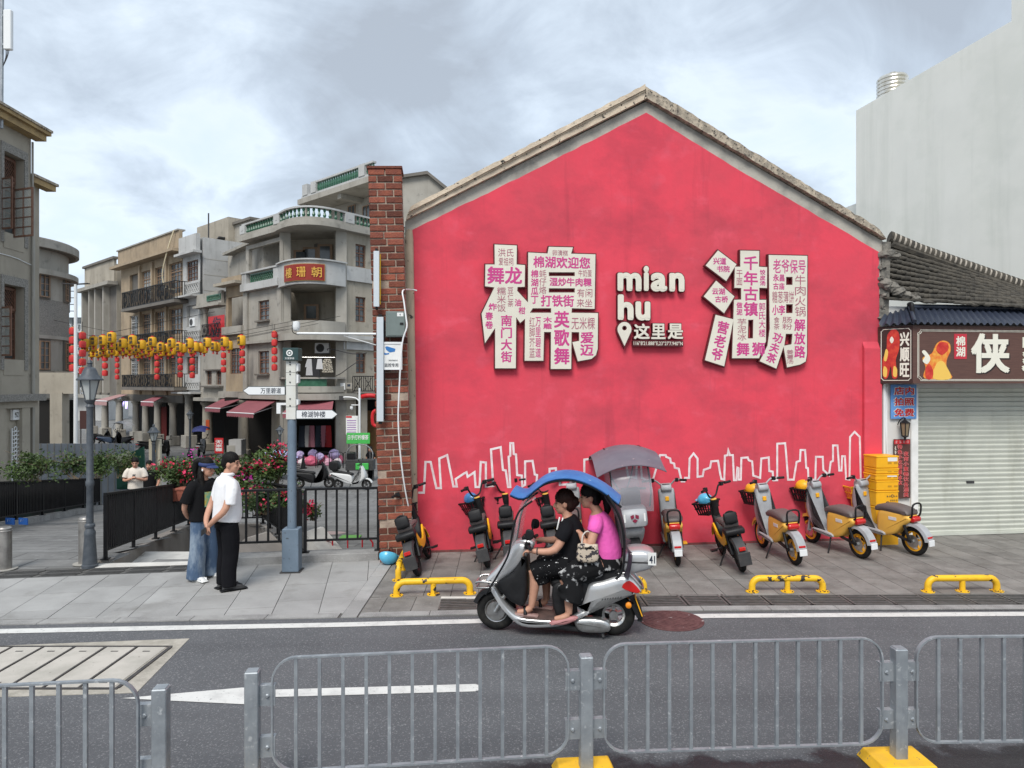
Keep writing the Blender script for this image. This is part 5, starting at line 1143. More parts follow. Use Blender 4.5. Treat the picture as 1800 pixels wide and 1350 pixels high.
def lattice(par, u0, u1, z0, z1, y, mat, st=.22, r=.03, name='lattice_panel'):
    mb = B().box(u0, u1, y - .04, y + .04, z0, z0 + .07).box(u0, u1, y - .04, y + .04, z1 - .07, z1).box(u0, u0 + .06, y - .04, y + .04, z0 + .07, z1 - .07).box(u1 - .06, u1, y - .04, y + .04, z0 + .07, z1 - .07)
    h = z1 - z0; x = u0 - h
    while x < u1:
        for s in (1, -1):
            a, b = (x, z0) if s > 0 else (x, z1), (x + h, z1) if s > 0 else (x + h, z0); t0 = max(0, (u0 - a[0]) / h); t1 = min(1, (u1 - a[0]) / h)
            if t1 - t0 > .08: mb.bar((lerp(a[0], b[0], t0), y + s * .012, lerp(a[1], b[1], t0)), (lerp(a[0], b[0], t1), y + s * .012, lerp(a[1], b[1], t1)), r, .02)
        x += st
    return mb.build(name, mat, par)
def rail_panel(par, u0, u1, z0, z1, y, mat=m_black, sp_=.16, name='balcony_rail', ends=0.):
    mb = B().box(u0, u1, y - .03, y + .03, z1 - .05, z1).box(u0, u1, y - .02, y + .02, z0, z0 + .05); n = int((u1 - u0) / sp_)
    for k in range(n + 1): x = lerp(u0, u1, k / n); mb.box(x - .018, x + .018, y - .018, y + .018, z0 + .05, z1 - .05)
    for k in range(int((u1 - u0) / .6)):
        x = u0 + .3 + .6 * k; mb.bar((x - .22, y, z0 + .06), (x + .2, y, z1 - .1), .03).bar((x + .22, y, z0 + .06), (x - .2, y, z1 - .1), .03)
    if ends:
        for x in (u0, u1): mb.box(x - .025, x + .025, y, y + ends, z1 - .05, z1).box(x - .02, x + .02, y, y + ends, z0, z0 + .05)
        for x in (u0, u1):
            for k in range(1, int(ends / sp_)): mb.box(x - .018, x + .018, y + k * sp_, y + k * sp_ + .035, z0 + .05, z1 - .05)
    return mb.build(name, mat, par)
def column(par, u, y, z0, z1, r=.25, mat=m_rend, ped=.95):
    c = B().lathe([(r, ped), (r * .98, ped + .1), (r * .88, z1 - .3), (r * .95, z1 - .28), (r * .95, z1 - .22), (r * 1.25, z1 - .12), (r * 1.3, z1)], 14, (u, y, z0)).build('column', mat, par, smooth=40)
    boxo('pedestal', mat, c, u - r * 1.35, u + r * 1.35, y - r * 1.35, y + r * 1.35, z0, z0 + ped, .03)

F4 = Fr((-31.2, 57.9), (-22.9, 50.2), ZP)
def r4(x0, y0, x1, y1, n=0.): return F4.rect(x0, y0, x1, y1, n)
def z4(px, py, n=0.): return F4(px, py, n)[1]
def u4(px, n=0.): return F4(px, 675, n)[0]
# ---- three-storey arcade house with black balconies
b4 = F4.thing('arcade_house', 'three-storey tan arcade house with black iron balconies on every floor', 'building')
uA, uB = u4(213), u4(321); zA = z4(270, 694); zT = z4(320, 429)
cols4 = [(228, 246), (249, 267), (272.5, 291), (297, 320)]
holes = []
for (y0, y1) in ((470, 517), (545, 588), (627, 657)):
    for i, (x0, x1) in enumerate(cols4):
        z0, z1 = z4(296, y1 + 2), z4(296, y0 - 5 + (4 if y0 > 500 else 0)); holes.append((u4(x0), u4(x1), z0, z1))
        if not (i == 0 and y0 == 470): window(b4, u4(x0), u4(x1), z0, z1, .18, 4, 5, m_timbt if i else M('pale_frame', (.45, .44, .42), .6), m_glassl if i == 1 and y0 == 470 else m_glass, None, 0, .07, .72)
wall_sheet(uA, uB, zA, zT, holes, .2).build('wall', m_tan, b4)
for x in (247.5, 269.5, 294): boxo('pier', m_tan, b4, u4(x) - .16, u4(x) + .16, -.16, -.001, zA, zT - .7)
boxo('cornice', m_tan, b4, uA - .5, uB + .0, -.75, -.001, zT - .55, zT - .35); boxo('parapet', m_tan, b4, uA, uB, -.25, -.002, zT - .349, zT + .95); boxo('parapet_cap', m_conc, b4, uA - .1, uB, -.35, .2, zT + .951, zT + 1.05)
B().box(uA, uB, .21, 8, zA, zT + .2).box(uA, uB, 5, 8, 0, zA - .01).build('body', m_rend3, b4)
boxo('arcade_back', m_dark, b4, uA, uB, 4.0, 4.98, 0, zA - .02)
boxo('arcade_beam', m_rend3, b4, uA, uB, -.001, .35, zA - .55, zA - .003)
for x in (233, 250, 271, 298): column(b4, u4(x), .25, 0, zA - .56, .27, m_rend2, .7)
for (xa, xb, yt, yb) in ((213, 306, 497, 529), (213, 306, 582, 606), (213, 306, 657, 681)):
    za, zb_ = z4(290, yb, .9), z4(290, yt, .9); u0_, u1_ = u4(xa, 1.), u4(xb, 1.)
    fl = boxo('balcony_slab', m_rend3, b4, u0_, u1_, -1.0, -.002, za - .22, za)
    n3 = 3
    for k in range(n3): rail_panel(b4, lerp(u0_, u1_, k / n3) + .05, lerp(u0_, u1_, (k + 1) / n3) - .05, za + .01, zb_, -.96, m_black, .17, 'balcony_rail', .9 if k in (0, 2) else 0)
for (x, w_) in ((296, 2.2),): boxo('roof_hut', m_rend, b4, u4(266), u4(318), 3.5, 7.5, zT + .21, zT + 2.6)
B().tube([(u4(318), 2, zT + .2), (u4(318), 2, zT + 2.6)], .05, 6).build('roof_pipe', m_darkgrey, b4); B().tube(smooth_path([(u4(316), -.4, zT + 1), (u4(311), -.6, zT - .2), (u4(303), -.7, zT - 2), (u4(304), -.5, zT - 3), (u4(312), -.2, zT - 3.2)]), .05, 6).build('hose', M('pale_hose', (.6, .52, .36), .6), b4)
# ---- slim pale bay with lattice panels, and its long side wall
b5 = F4.thing('bay_house', 'pale narrow house with lattice panels and a long blank side wall', 'building')
uC4, uD4 = u4(321.5), u4(352); zT5 = z4(350, 424); hs = []
for (y0, y1, kind) in ((458, 494, 'w'), (536, 574, 'o'), (627, 658, 'w')):
    a = (u4(328), u4(348), z4(338, y1), z4(338, y0)); hs.append(a)
    if kind == 'w': window(b5, *a, .15, 4, 5, m_timber, m_glass, None, 0, .06, .7)
    else: boxo('recess_back', m_rend3, b5, a[0] - .1, a[1] + .1, 1.2, 1.3, a[2], a[3])
wall_sheet(uC4, uD4, z4(338, 690), zT5, hs, .2).build('wall', m_rendw, b5)
for (y0, y1) in ((497, 516), (581, 600), (671, 685)): lattice(b5, u4(324.5, .1), u4(350.5, .1), z4(338, y1, .1), z4(338, y0, .1), -.1, m_rendw, .34, .05)
for y0 in (521, 604, 689): boxo('balcony_ledge', m_rendw, b5, uC4 - .2, uD4 + .2, -.75, -.002, z4(338, y0 + 3), z4(338, y0))
boxo('eave', m_rendw, b5, uC4 - .1, uD4 + .25, -.6, -.001, z4(345, 447), z4(345, 443)); boxo('parapet', m_rendw, b5, uC4, uD4, -.3, -.002, z4(345, 443) + .001, zT5 + .5)
B().box(uC4, uD4 - .02, .21, 9.5, z4(338, 690), zT5 + .3).box(uC4, uD4 - .02, 5, 9.5, 0, z4(338, 690) - .01).build('body', m_rendw, b5)
for k in range(5): boxo('wall_groove', m_rend2, b5, uD4 - .019, uD4 - .012, .25, 9.5, zT5 - 1.2 - 1.1 * k, zT5 - 1.16 - 1.1 * k)
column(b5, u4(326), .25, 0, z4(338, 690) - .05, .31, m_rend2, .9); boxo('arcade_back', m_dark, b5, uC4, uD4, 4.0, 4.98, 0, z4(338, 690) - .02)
boxo('roof_hut', m_rend2, b5, uD4 - 3.6, uD4 - .6, 4.0, 9.0, zT5 + .31, zT5 + 2.2); boxo('roof_hut_cap', m_rend3, b5, uD4 - 3.8, uD4 - .4, 3.8, 9.2, zT5 + 2.21, zT5 + 2.4)
B().hexa([(uD4 - 5.2, 3, zT5 + .6), (uD4 - 3.7, 3, zT5 + 1.2), (uD4 - 3.7, 6, zT5 + 1.2), (uD4 - 5.2, 6, zT5 + .6)], [(uD4 - 5.2, 3, zT5 + .7), (uD4 - 3.7, 3, zT5 + 1.3), (uD4 - 3.7, 6, zT5 + 1.3), (uD4 - 5.2, 6, zT5 + .7)]).build('tin_roof', m_darkgrey, b5)
def ac_unit(loc, rz, label):
    o = thing('air_conditioner', label, 'air conditioner', loc, rz, 'air conditioner outdoor units'); B().box(-.42, .42, -.15, .15, 0, .6).build('case', m_plast_w, o, bevel=.02)
    B().torus((-.1, -.155, .3), .22, .02, 'y', 20, 5).build('fan_ring', m_darkgrey, o); B().lathe([(.2, 0), (.2, -.006)], 20, (-.1, -.151, .3), 'y').build('fan_grille', m_darkgrey, o); boxo('wall_bracket', m_darkgrey, o, -.35, .35, -.12, .3, -.05, -.002)
def w4(px, py, n): u, z = F4(px, py, n); return F4.a + F4.u * u + F4.n * n + Vector((0, 0, z))
ac_unit(w4(341, 574, -.1) , F4.rz, 'white air conditioner in the open bay of the pale lattice house')
# ---- low link houses: red banner house and beige house
b6 = F4.thing('banner_house', 'small grey house with a balustraded balcony and a red banner', 'building')
uE4, uG4 = u4(352.2), u4(397); zt6 = z4(375, 516); a = (u4(357), u4(396), z4(375, 590), z4(375, 541)); hs = [a]
for x0, x1 in ((363, 372), (380, 389)): q = (u4(x0), u4(x1), z4(376, 676), z4(376, 652)); hs.append(q); window(b6, *q, .15, 2, 4, m_timber)
boxo('window_ledge', m_rend3, b6, u4(359), u4(393), -.3, -.002, z4(376, 681), z4(376, 678)); boxo('window_head', m_rend3, b6, u4(361), u4(391), -.15, -.002, z4(376, 651), z4(376, 649))
wall_sheet(uE4, uG4, z4(375, 704), zt6, hs, .2).build('wall', m_rend2, b6); boxo('loggia_back', m_rend3, b6, uE4, uG4, 2.2, 2.3, a[2], a[3]); boxo('loggia_floor', m_rend3, b6, uE4, uG4, .21, 2.19, a[2] - .15, a[2])
column(b6, u4(360, .15), -.1, a[2] + .02, a[3] - a[2], .16, m_rend2, .1)
boxo('balcony_ledge', m_rend2, b6, uE4 - .1, uG4, -.5, -.002, z4(375, 540), z4(375, 536)); boxo('balustrade', m_rend2, b6, uE4, uG4, -.3, -.1, z4(375, 536) + .001, z4(375, 515))
lattice(b6, u4(364, .32), u4(388, .32), z4(376, 528, .32), z4(376, 518, .32), -.32, m_green, .2, .05, 'green_grille'); rail_panel(b6, u4(355, .4), uG4, a[2] - .1, a[2] + .75, -.4, m_black, .2)
B().box(uE4, uG4, 2.31, 8, z4(375, 704), zt6).box(uE4, uG4, 4.5, 8, 0, z4(375, 704) - .01).build('body', m_rend2, b6); boxo('cornice', m_rend2, b6, uE4, uG4, -.5, -.002, z4(375, 705), z4(375, 699)); boxo('arcade_back', m_dark, b6, uE4, uG4, 3.5, 4.49, 0, z4(375, 706)); column(b6, u4(357), .3, 0, z4(375, 708), .36, m_rend, .5)
bn = F4.thing('red_banner', 'hanging red cloth banner with black brush characters in the balcony opening', 'banner')
a0, a1, c0_, c1_ = r4(366.5, 555, 395, 597, .08); B().box(a0, a1, -.1, -.09, c0_, c1_).build('cloth', m_redbr, bn); put_text(B(), '你', lerp(a0, a1, .28), lerp(a0, a1, .78), lerp(c0_, c1_, .52), lerp(c0_, c1_, .95), -.104, .02, .002).build('lettering', m_ink, bn); put_text(B(), '好', lerp(a0, a1, .26), lerp(a0, a1, .8), lerp(c0_, c1_, .1), lerp(c0_, c1_, .48), -.104, .02, .002).build('lettering', m_ink, bn)
b7 = F4.thing('beige_house', 'narrow beige house with an open upper bay, left of the corner building', 'building')
uH = u4(431.5); hs = [(u4(401), u4(429), z4(415, 573), z4(415, 521))]; q = (u4(404), u4(424), z4(414, 657), z4(414, 612)); hs.append(q); window(b7, *q, .15, 4, 6, m_timber, m_glass, None, 0, .05, .75)
wall_sheet(uG4 + .02, uH, z4(415, 700), z4(415, 500), hs, .25).build('wall', m_tan, b7); boxo('bay_back', m_rend3, b7, uG4, uH, 2.5, 2.6, hs[0][2], hs[0][3]); boxo('cornice', m_rend, b7, uG4 - .3, uH, -.7, -.002, z4(415, 502), z4(415, 497)); boxo('parapet', m_tan, b7, uG4, uH, -.3, -.003, z4(415, 497) + .001, z4(415, 487)); boxo('bay_ledge', m_rend2, b7, uG4, uH, -.3, -.002, z4(415, 588), z4(415, 574)); boxo('shop_cornice', m_rend2, b7, uG4, uH, -.5, -.002, z4(415, 698), z4(415, 688))
B().box(uG4 + .02, uH, 2.61, 8, z4(415, 700), z4(415, 500)).box(uG4 + .02, uH, 4.5, 8, 0, z4(415, 700) - .01).build('body', m_tan, b7); boxo('arcade_back', m_dark, b7, uG4, uH, 3.5, 4.49, 0, z4(415, 702)); column(b7, u4(404), .3, 0, z4(415, 704), .3, m_rend, .6)

# ---- curved corner building
bc = thing('corner_building', 'grey corner building with a curved balcony front and a red and gold name board', 'building', (0, 0, ZP))
PL, PR = Vector((-13.4, 41.4, 0)), Vector((-9.79, 41.0, 0)); PC = Vector((-11.35, 38.2, 0)); uI = u4(497)
UR = Vector((.62, .785, 0)).normalized(); FR_ = Fr((PR.x, PR.y), (PR.x + UR.x, PR.y + UR.y), ZP)
def arc(off=0., n=14, t0=0., t1=1.):
    out = []
    for k in range(n + 1):
        t_ = lerp(t0, t1, k / n); p = PL * (1 - t_) ** 2 + PC * 2 * t_ * (1 - t_) + PR * t_ * t_; d = (PC - PL) * (1 - t_) * 2 + (PR - PC) * 2 * t_; d.normalize(); out.append(p + Vector((d.y, -d.x, 0)) * off)
    return out
def sweep(pts, o0, o1, z0, z1, name, mat, par=bc):
    """band following a plan polyline given twice: pts at offset o0 and o1"""
    a, b = pts(o0), pts(o1); n = len(a); mb = B()
    mb.add([(p.x, p.y, z0) for p in a] + [(p.x, p.y, z1) for p in a] + [(p.x, p.y, z1) for p in b] + [(p.x, p.y, z0) for p in b], [(i + n * j, i + 1 + n * j, i + 1 + n * ((j + 1) % 4), i + n * ((j + 1) % 4)) for i in range(n - 1) for j in range(4)] + [(0, n, 2 * n, 3 * n), (n - 1, 2 * n - 1, 3 * n - 1, 4 * n - 1)])
    return mb.build(name, mat, par, smooth=30)
ZC = lambda py, Y=39.9: (675 - py) / F * Y + H - ZP
nL = F4.n; nR = FR_.n; a4 = lambda u, off=0.: Vector((F4.a.x, F4.a.y, 0)) + F4.u * u + nL * off
full = lambda off: [a4(u4(432), off), a4(u4(465), off)] + arc(off)[0:] + [Vector((PR.x, PR.y, 0)) + UR * s_ + nR * off for s_ in (2, 5, 9)]
left = lambda off: [a4(u4(432), off), a4(u4(497), off)]; right = lambda off: [Vector((PR.x, PR.y, 0)) + UR * s_ + nR * off for s_ in (0, 4.5, 9)]
# walls of the two wings with openings
FL_ = bc_l = link('left_wing', wall_sheet(0, u4(497) - u4(432), ZC(700), ZC(470), [], .2).mesh(), bc)
bpy.data.objects.remove(FL_)
def wing(fr, pxs, wins, u0, u1, mat, zlo, zhi, fl, extra=()):
    hs = []; o = link('wing', bpy.data.meshes.new('wing'), bc, fr.a - Vector((0, 0, ZP)), (0, 0, fr.rz))
    for (x0, y0, x1, y1) in wins:
        q = (fr(x0, 500)[0], fr(x1, 500)[0], fr((x0 + x1) / 2, y1)[1], fr((x0 + x1) / 2, y0)[1]); hs.append(q); window(o, *q, .15, 2, 4, m_timber, m_glass, m_rend3 if fl else None, 0, .07, .62)
    for q in extra: hs.append(q)
    w_ = wall_sheet(u0, u1, zlo, zhi, hs, .22); me = w_.mesh('wing'); me.materials.append(mat); old = o.data; o.data = me; bpy.data.meshes.remove(old); return o
ex = [(u4(437), u4(494), z4(465, 472), z4(465, 431))]
wl_o = wing(F4, 0, [(454, 528, 473, 563), (454, 617, 473, 657)], u4(432), u4(497), m_rend2, z4(465, 699), z4(465, 424), True, ex)
q = ex[0]; boxo('loggia_back', m_rend3, wl_o, q[0], q[1], 2.4, 2.5, q[2] - .5, q[3] + .2); boxo('corner_post', m_rend2, wl_o, u4(493), u4(498.5), -.05, .5, 0, z4(496, 424))
lattice(wl_o, u4(441, .1), u4(488, .1), z4(465, 494, .1), z4(465, 477, .1), -.1, m_green, .25, .06, 'green_balusters'); boxo('balcony_cap', m_rendw, wl_o, u4(431), u4(497), -.3, -.06, z4(465, 476), z4(465, 473)); boxo('balcony_foot', m_rendw, wl_o, u4(431), u4(497), -.35, -.02, z4(465, 508), z4(465, 495))
for x in (435, 491.5): boxo('flower_block', m_rendw, wl_o, u4(x) - .3, u4(x) + .3, -.25, -.01, z4(465, 495), z4(465, 476))
for x in (434, 494): boxo('pilaster', m_rend2, wl_o, u4(x) - .25, u4(x) + .25, -.14, -.003, z4(465, 699), z4(465, 509))
wr_o = wing(FR_, 0, [(625, 430, 643, 470), (625, 522, 643, 566), (626, 620, 643, 656)], 0, 9, m_rend, ZC(700), ZC(398, 41.5), False)
for y0 in (470, 590): boxo('wall_band', m_rendw, wr_o, -.0, 9, -.12, -.002, FR_(625, y0 + 25)[1], FR_(625, y0)[1])
boxo('shop_pier', m_rend, wr_o, .2, .9, -.1, .5, 0, ZC(702)); boxo('shop_pier', m_rend, wr_o, 1.3, 1.75, -.1, .5, 0, ZC(702))
sweep(full, -.4, .45, ZC(399), ZC(391), 'terrace_slab', m_rend2); sweep(full, -.1, .30, ZC(391) + .001, ZC(384), 'terrace_kerb', m_rend2); sweep(full, -.05, .28, ZC(367.5), ZC(364.5), 'terrace_rail', m_rendw)
bal = B(); pts = full(.12)
for a, b in zip(pts, pts[1:]):
    n = max(1, int((b - a).length / .28))
    for k in range(n): p = a.lerp(b, (k + .5) / n); bal.lathe([(.05, ZC(384)), (.10, ZC(379)), (.05, ZC(374)), (.09, ZC(370)), (.05, ZC(367.6))], 6, (p.x, p.y, 0))
tag(bal.build('green_balusters', m_green, bc), kind='stuff')
for p in (a4(u4(434), .1), a4(u4(494), .1), Vector((PR.x, PR.y, 0)) + UR * .3 + nR * .1): link('flower_block', B().box(-.32, .32, -.22, .22, ZC(384), ZC(367.6)).box(-.12, .12, -.235, -.22, ZC(378), ZC(373)).mesh(), bc, (p.x, p.y, 0), (0, 0, F4.rz if p.x < -12 else FR_.rz), m_rendw)
back = lambda off: [PL.lerp(PR, k / 6) + Vector((.1, 2.2, 0)) * 1 + Vector((0, off, 0)) for k in range(-1, 9)]
sweep(back, 0, .3, ZC(703), ZC(392), 'recess_wall', m_rend); flr = lambda off: arc(-.05) if off > .5 else back(0)[1:8]
for (y0, y1) in ((500, 497), (583, 579), (692, 689)):
    mb = B(); a = arc(.0); c = [PL + Vector((0, 2.2, 0)), PR + Vector((0, 2.2, 0))]; ring = a + [c[1], c[0]]; mb.prism([(p.x, p.y) for p in ring], ZC(y0), ZC(y1), 'xy').build('floor_slab', m_rend2, bc)
a13 = lambda off: arc(off)
sweep(a13, -.1, .25, ZC(500), ZC(459), 'sign_parapet', m_rendw); sweep(a13, -.15, .38, ZC(459) + .001, ZC(456.5), 'parapet_cap', m_rendw)
sweep(a13, -.1, .22, ZC(586), ZC(564), 'balcony_parapet', m_rend2); sweep(a13, -.2, .45, ZC(598), ZC(586) - .001, 'cornice', m_rend2); sweep(full, -.0, .32, ZC(598), ZC(593), 'string_course', m_rend2)
sweep(a13, -.1, .15, ZC(690), ZC(679), 'balcony_foot', m_rend2); sweep(a13, -.1, .2, ZC(666), ZC(663), 'balcony_cap', m_rend2); sweep(lambda o: arc(o, 10, .12, .78), 0, .1, ZC(679) + .001, ZC(666) - .001, 'green_grille', m_green)
sweep(full, -.3, .5, ZC(703), ZC(692), 'arcade_cornice', m_rend2)
for p, nm in ((PL, 'l'), (PR, 'r')): link('corner_post', B().box(-.3, .3, -.3, .3, 0, ZC(391) - .002).mesh(), bc, (p.x + (.1 if nm == 'l' else -.15), p.y + .2, 0), (0, 0, R(20)), m_rend2)
for (px, y0, y1) in ((530, 440, 470), (546, 435, 470), (572, 430, 470), (548, 535, 563)):
    p = P(px, 500, 43.3); d_ = link('window', B().box(-.45, .45, -.06, 0, ZC(y1, 43.3), ZC(y0, 43.3)).mesh(), bc, (p.x, 43.25, 0), None, m_timbt); link('pane', B().box(-.3, .3, -.075, -.061, ZC(y1, 43.3) + .1, ZC(y0, 43.3) - .12).mesh(), d_, None, None, m_glass)
B().hexa([(PL.x - 2, 44, ZC(703)), (-4, 47, ZC(703)), (-8, 52, ZC(703)), (-20, 50, ZC(703))], [(PL.x - 2, 44, ZC(393)), (-4, 47, ZC(393)), (-8, 52, ZC(393)), (-20, 50, ZC(393))]).build('body', m_rend2, bc)
boxo('arcade_back', m_dark, bc, PL.x - 4.5, PR.x + 4, 44.2, 44.4, 0, ZC(703))
for px, Y in ((428, 44.2), (487, 42.0)): column(bc, XZ(px, Y), Y, 0, ZC(703) - .1, .34, m_rend, .5)
# red and gold name board on the curved parapet
nb = thing('name_board', 'red board with three gold characters on the curved balcony', 'sign', (0, 0, ZP)); sweep(lambda o: arc(o, 10, .18, .74), .26, .33, ZC(494, 39.6), ZC(464, 39.6), 'board_frame', M('dull_gold_frame', (.36, .22, .08), .5), nb); sweep(lambda o: arc(o, 10, .19, .73), .331, .345, ZC(493, 39.6), ZC(465, 39.6), 'board', M('board_red', (.24, .022, .012), .5), nb)
for ch, t_ in (('樓', .28), ('珊', .46), ('朝', .64)):
    p = arc(.37, 50)[int(t_ * 50)]; p2 = arc(.37, 50)[int(t_ * 50) + 1]; d_ = p2 - p; put_text(B(), ch, -.28, .28, ZC(488, 39.6), ZC(470, 39.6), 0, .004, .02).build('lettering', m_gold, nb, loc=(p.x, p.y, 0), rot=(0, 0, math.atan2(d_.y, d_.x)))
# upper set-back storey
us = F4.thing('roof_storey', 'set-back top storey with green balustrade above the curved balcony', 'building'); nU = -6.5
def uz(px, py, n=nU): return F4(px, py, n)
zz = [uz(600, y)[1] for y in (336, 331, 327, 310, 307)]
u0_, u1_ = uz(541, 330)[0], uz(664, 330)[0]
boxo('slab', m_rend2, us, u0_ - .4, u1_, 5.9, 12, zz[0] - .25, zz[0] + .12); boxo('kerb', m_rendw, us, u0_ - .2, u1_, 6.1, 6.4, zz[0] + .121, zz[2]); boxo('rail', m_rendw, us, uz(556, 330)[0], u1_, 6.1, 6.4, zz[3], zz[4])
mb = B(); x = uz(562, 330)[0]
while x < u1_: mb.lathe([(.05, zz[2]), (.11, lerp(zz[2], zz[3], .4)), (.05, zz[3])], 6, (x, 6.25, 0)); x += .28
tag(mb.build('green_balusters', m_green, us), kind='stuff')
for x in (545, 560, 645): boxo('flower_block', m_rendw, us, uz(x, 330)[0] - .32, uz(x, 330)[0] + .32, 6.05, 6.45, zz[2], zz[4] - .002)
boxo('wall', m_rend2, us, u0_ + .6, u1_, 8.0, 12, ZC(400), zz[0] - .26); boxo('post', m_rend2, us, u0_, u0_ + .3, 6.2, 6.5, ZC(400), zz[0] - .26); boxo('ceiling_beam', m_rend2, us, uz(600, 340)[0], uz(600, 340)[0] + .4, 6.2, 7.99, zz[0] - .6, zz[0] - .26)
for x in (612, 638): window(us, uz(x, 370, -8)[0], uz(x + 13, 370, -8)[0], ZC(395), uz(x, 363, -8)[1], 7.99, 2, 3, m_timbt)
gb = thing('gable_block', 'grey rendered gable rising behind the brick pillar', 'building', (0, 0, 0)); Yg = 47
B().prism([(P(x, y, Yg).x, P(x, y, Yg).z) for x, y in ((690, 420), (690, 316), (752, 307), (786, 333), (786, 420))], Yg, Yg + 7).build('wall', m_rend2, gb)
B().prism([(P(x, y, Yg).x, P(x, y, Yg).z) for x, y in ((688, 317), (688, 312), (752, 302.5), (790, 333), (786, 336), (752, 308))], Yg - .3, Yg + 7).build('roof_edge', m_rend3, gb)
# ---- tall far-left terrace (third building) and a pale one behind
b3 = F4.thing('pier_house', 'grey three-storey house with tall projecting piers, left of the iron balconies', 'building')
z3 = z4(180, 476); u0_, u1_ = u4(153), u4(205); hs = []
for i, (x0, x1) in enumerate(((156, 164), (169, 175), (180, 190))):
    for (y0, y1) in ((520, 543), (547, 571), (600, 640)): q = (u4(x0), u4(x1), z4(180, y1), z4(180, y0)); hs.append(q); window(b3, *q, .5, 2, 3, m_timber)
wall_sheet(u0_, u1_, z4(180, 697), z3, hs, .6).build('wall', m_rend3, b3)
for x in (154.5, 167, 177.5, 192): boxo('pier', m_rend2, b3, u4(x) - .14, u4(x) + .14, -.5, -.002, z4(180, 690), z3 - 1.6)
boxo('cornice', m_rend2, b3, u0_ - .6, u1_ + .3, -.8, -.001, z3 - 1.59, z3 - 1.3); boxo('parapet', m_rend, b3, u0_, u1_, -.2, -.003, z3 - 1.299, z3 + .6); boxo('parapet_cap', m_rend3, b3, u0_ - .2, u1_ + .2, -.35, .1, z3 + .601, z3 + .8)
B().box(u0_, u1_, .61, 10, z4(180, 697), z3).box(u0_, u1_, 5, 10, 0, z4(180, 697) - .01).build('body', m_rend3, b3)
boxo('side_face', m_rend, b3, u1_ - .01, u1_ + .05, .0, 9.5, z4(180, 697), z3 + .2)
for (y0, y1) in ((519, 528), (583, 594), (645, 658)): boxo('side_window', m_timber, b3, u1_ + .05, u1_ + .09, 2.6, 4.4, z4(190, y1), z4(190, y0))
boxo('arcade_back', m_dark, b3, u0_, u1_, 4.0, 4.98, 0, z4(180, 700)); boxo('shop_beam', m_rend2, b3, u0_ - 1, u1_ + .1, -.6, .0, z4(180, 700), z4(180, 694))
for x in (155, 178, 203): column(b3, u4(x), .3, 0, z4(180, 701), .3, m_rend2, .7)
p = w4(218, 712, -3.5); sw_ = thing('neon_w', 'glowing violet W sign under the arcade roof at the left', 'sign', p, F4.rz); m_neon = M('neon_violet', (.55, .45, 1.), .5, emit=1.6)
for k, x in enumerate((-.5, .55)): put_text(B(), 'W' if k else 'V', x - .35, x + .35, -.35, .35, 0, .03, .03).build('neon_letter', m_neon, sw_)
fbk = thing('balcony_block', 'pale far building with stacked balconies seen between the round house and the piers', 'building', P(143, 675, 88) - Vector((0, 0, H - ZP)))
B().box(-2.4, 2.6, 0, 6, 0, 12.5).build('wall', m_rendw, fbk)
for k in range(4):
    boxo('balcony_slab', m_rendw, fbk, -2.5, 2.7, -1.2, 0, 3 + 2.6 * k, 3.15 + 2.6 * k); rail_panel(fbk, -2.5, 2.7, 3.16 + 2.6 * k, 4.1 + 2.6 * k, -1.15, m_plast_w, .3)
    window(fbk, -1.6, 1.6, 3.3 + 2.6 * k, 5 + 2.6 * k, -.01, 3, 2, m_darkgrey)

# ---- near-left concrete house
F1 = Fr((-14.3, 19.9), (-14.35, 21.3), ZP); h1 = F1.thing('concrete_house', 'tall concrete house with brown lattice windows and an ochre cornice at the left edge', 'building')
def r1(x0, y0, x1, y1, n=0.): return F1.rect(x0, y0, x1, y1, n)
uE1 = F1(54.5, 500)[0]; zt1 = F1(54, 243)[1]; zl = F1(30, 700)[1]; hs = []
for (y0, y1) in ((268, 412), (497, 632)):
    ym = lambda px, y: F1(px, y)[1]; q = (F1(6, 400)[0], F1(42, 400)[0], ym(24, y1), ym(24, y0 + 5)); hs.append(q)
    o = window(h1, *q, .30, 2, 7, m_timber, m_glass, None, 0, .045, .66); lattice(o, q[0] + .05, q[1] - .05, lerp(q[2], q[3], .67), q[3] - .05, .24, m_timber, .11, .016)
    boxo('window_surround', m_peb, h1, q[0] - .12, q[0] - .002, -.03, .02, q[2] - .3, q[3] + .25); boxo('window_surround', m_peb, h1, q[1] + .002, q[1] + .16, -.03, .02, q[2] - .3, q[3] + .25); boxo('window_surround', m_peb, h1, q[0], q[1], -.03, .02, q[3] + .002, q[3] + .25); boxo('apron', m_rend, h1, q[0], q[1], -.015, .03, q[2] - .45, q[2] - .003)
wall_sheet(-4, uE1, zl, zt1, hs, .32).build('wall', m_rend, h1); B().box(-4, uE1 - .01, .34, 7, zl, zt1).box(-4, uE1 - .01, .05, 7, 0, zl - .3).build('body', m_rend, h1)
boxo('cornice', m_ochre, h1, -4, uE1 + .22, -.32, -.0, zt1 - .02, zt1 + .16); boxo('cornice_lip', m_ochre, h1, -4, uE1 + .3, -.42, .3, zt1 + .161, zt1 + .26); boxo('roof_edge', m_cope_r, h1, -4, uE1 + .32, -.46, .5, zt1 + .261, zt1 + .33)
boxo('ledge', m_peb, h1, -4, uE1 + .25, -.3, -.001, F1(30, 705)[1], F1(30, 693)[1]); boxo('ledge_band', m_rend, h1, -4, uE1 + .1, -.14, -.002, F1(30, 717)[1], F1(30, 705)[1] - .001)
for x0, x1 in ((-30, 10), (38, 52)): q = r1(x0, 717, x1, 850, .1); boxo('pier', m_rend, h1, q[0], q[1], -.12, .049, 0, q[3])
q = r1(24, 720, 37, 738, .05); lattice(h1, q[0], q[1], q[2], q[3], .0, m_plast_w, .12, .02, 'white_fretwork'); q = r1(23, 752, 36, 850, .05); o = B()
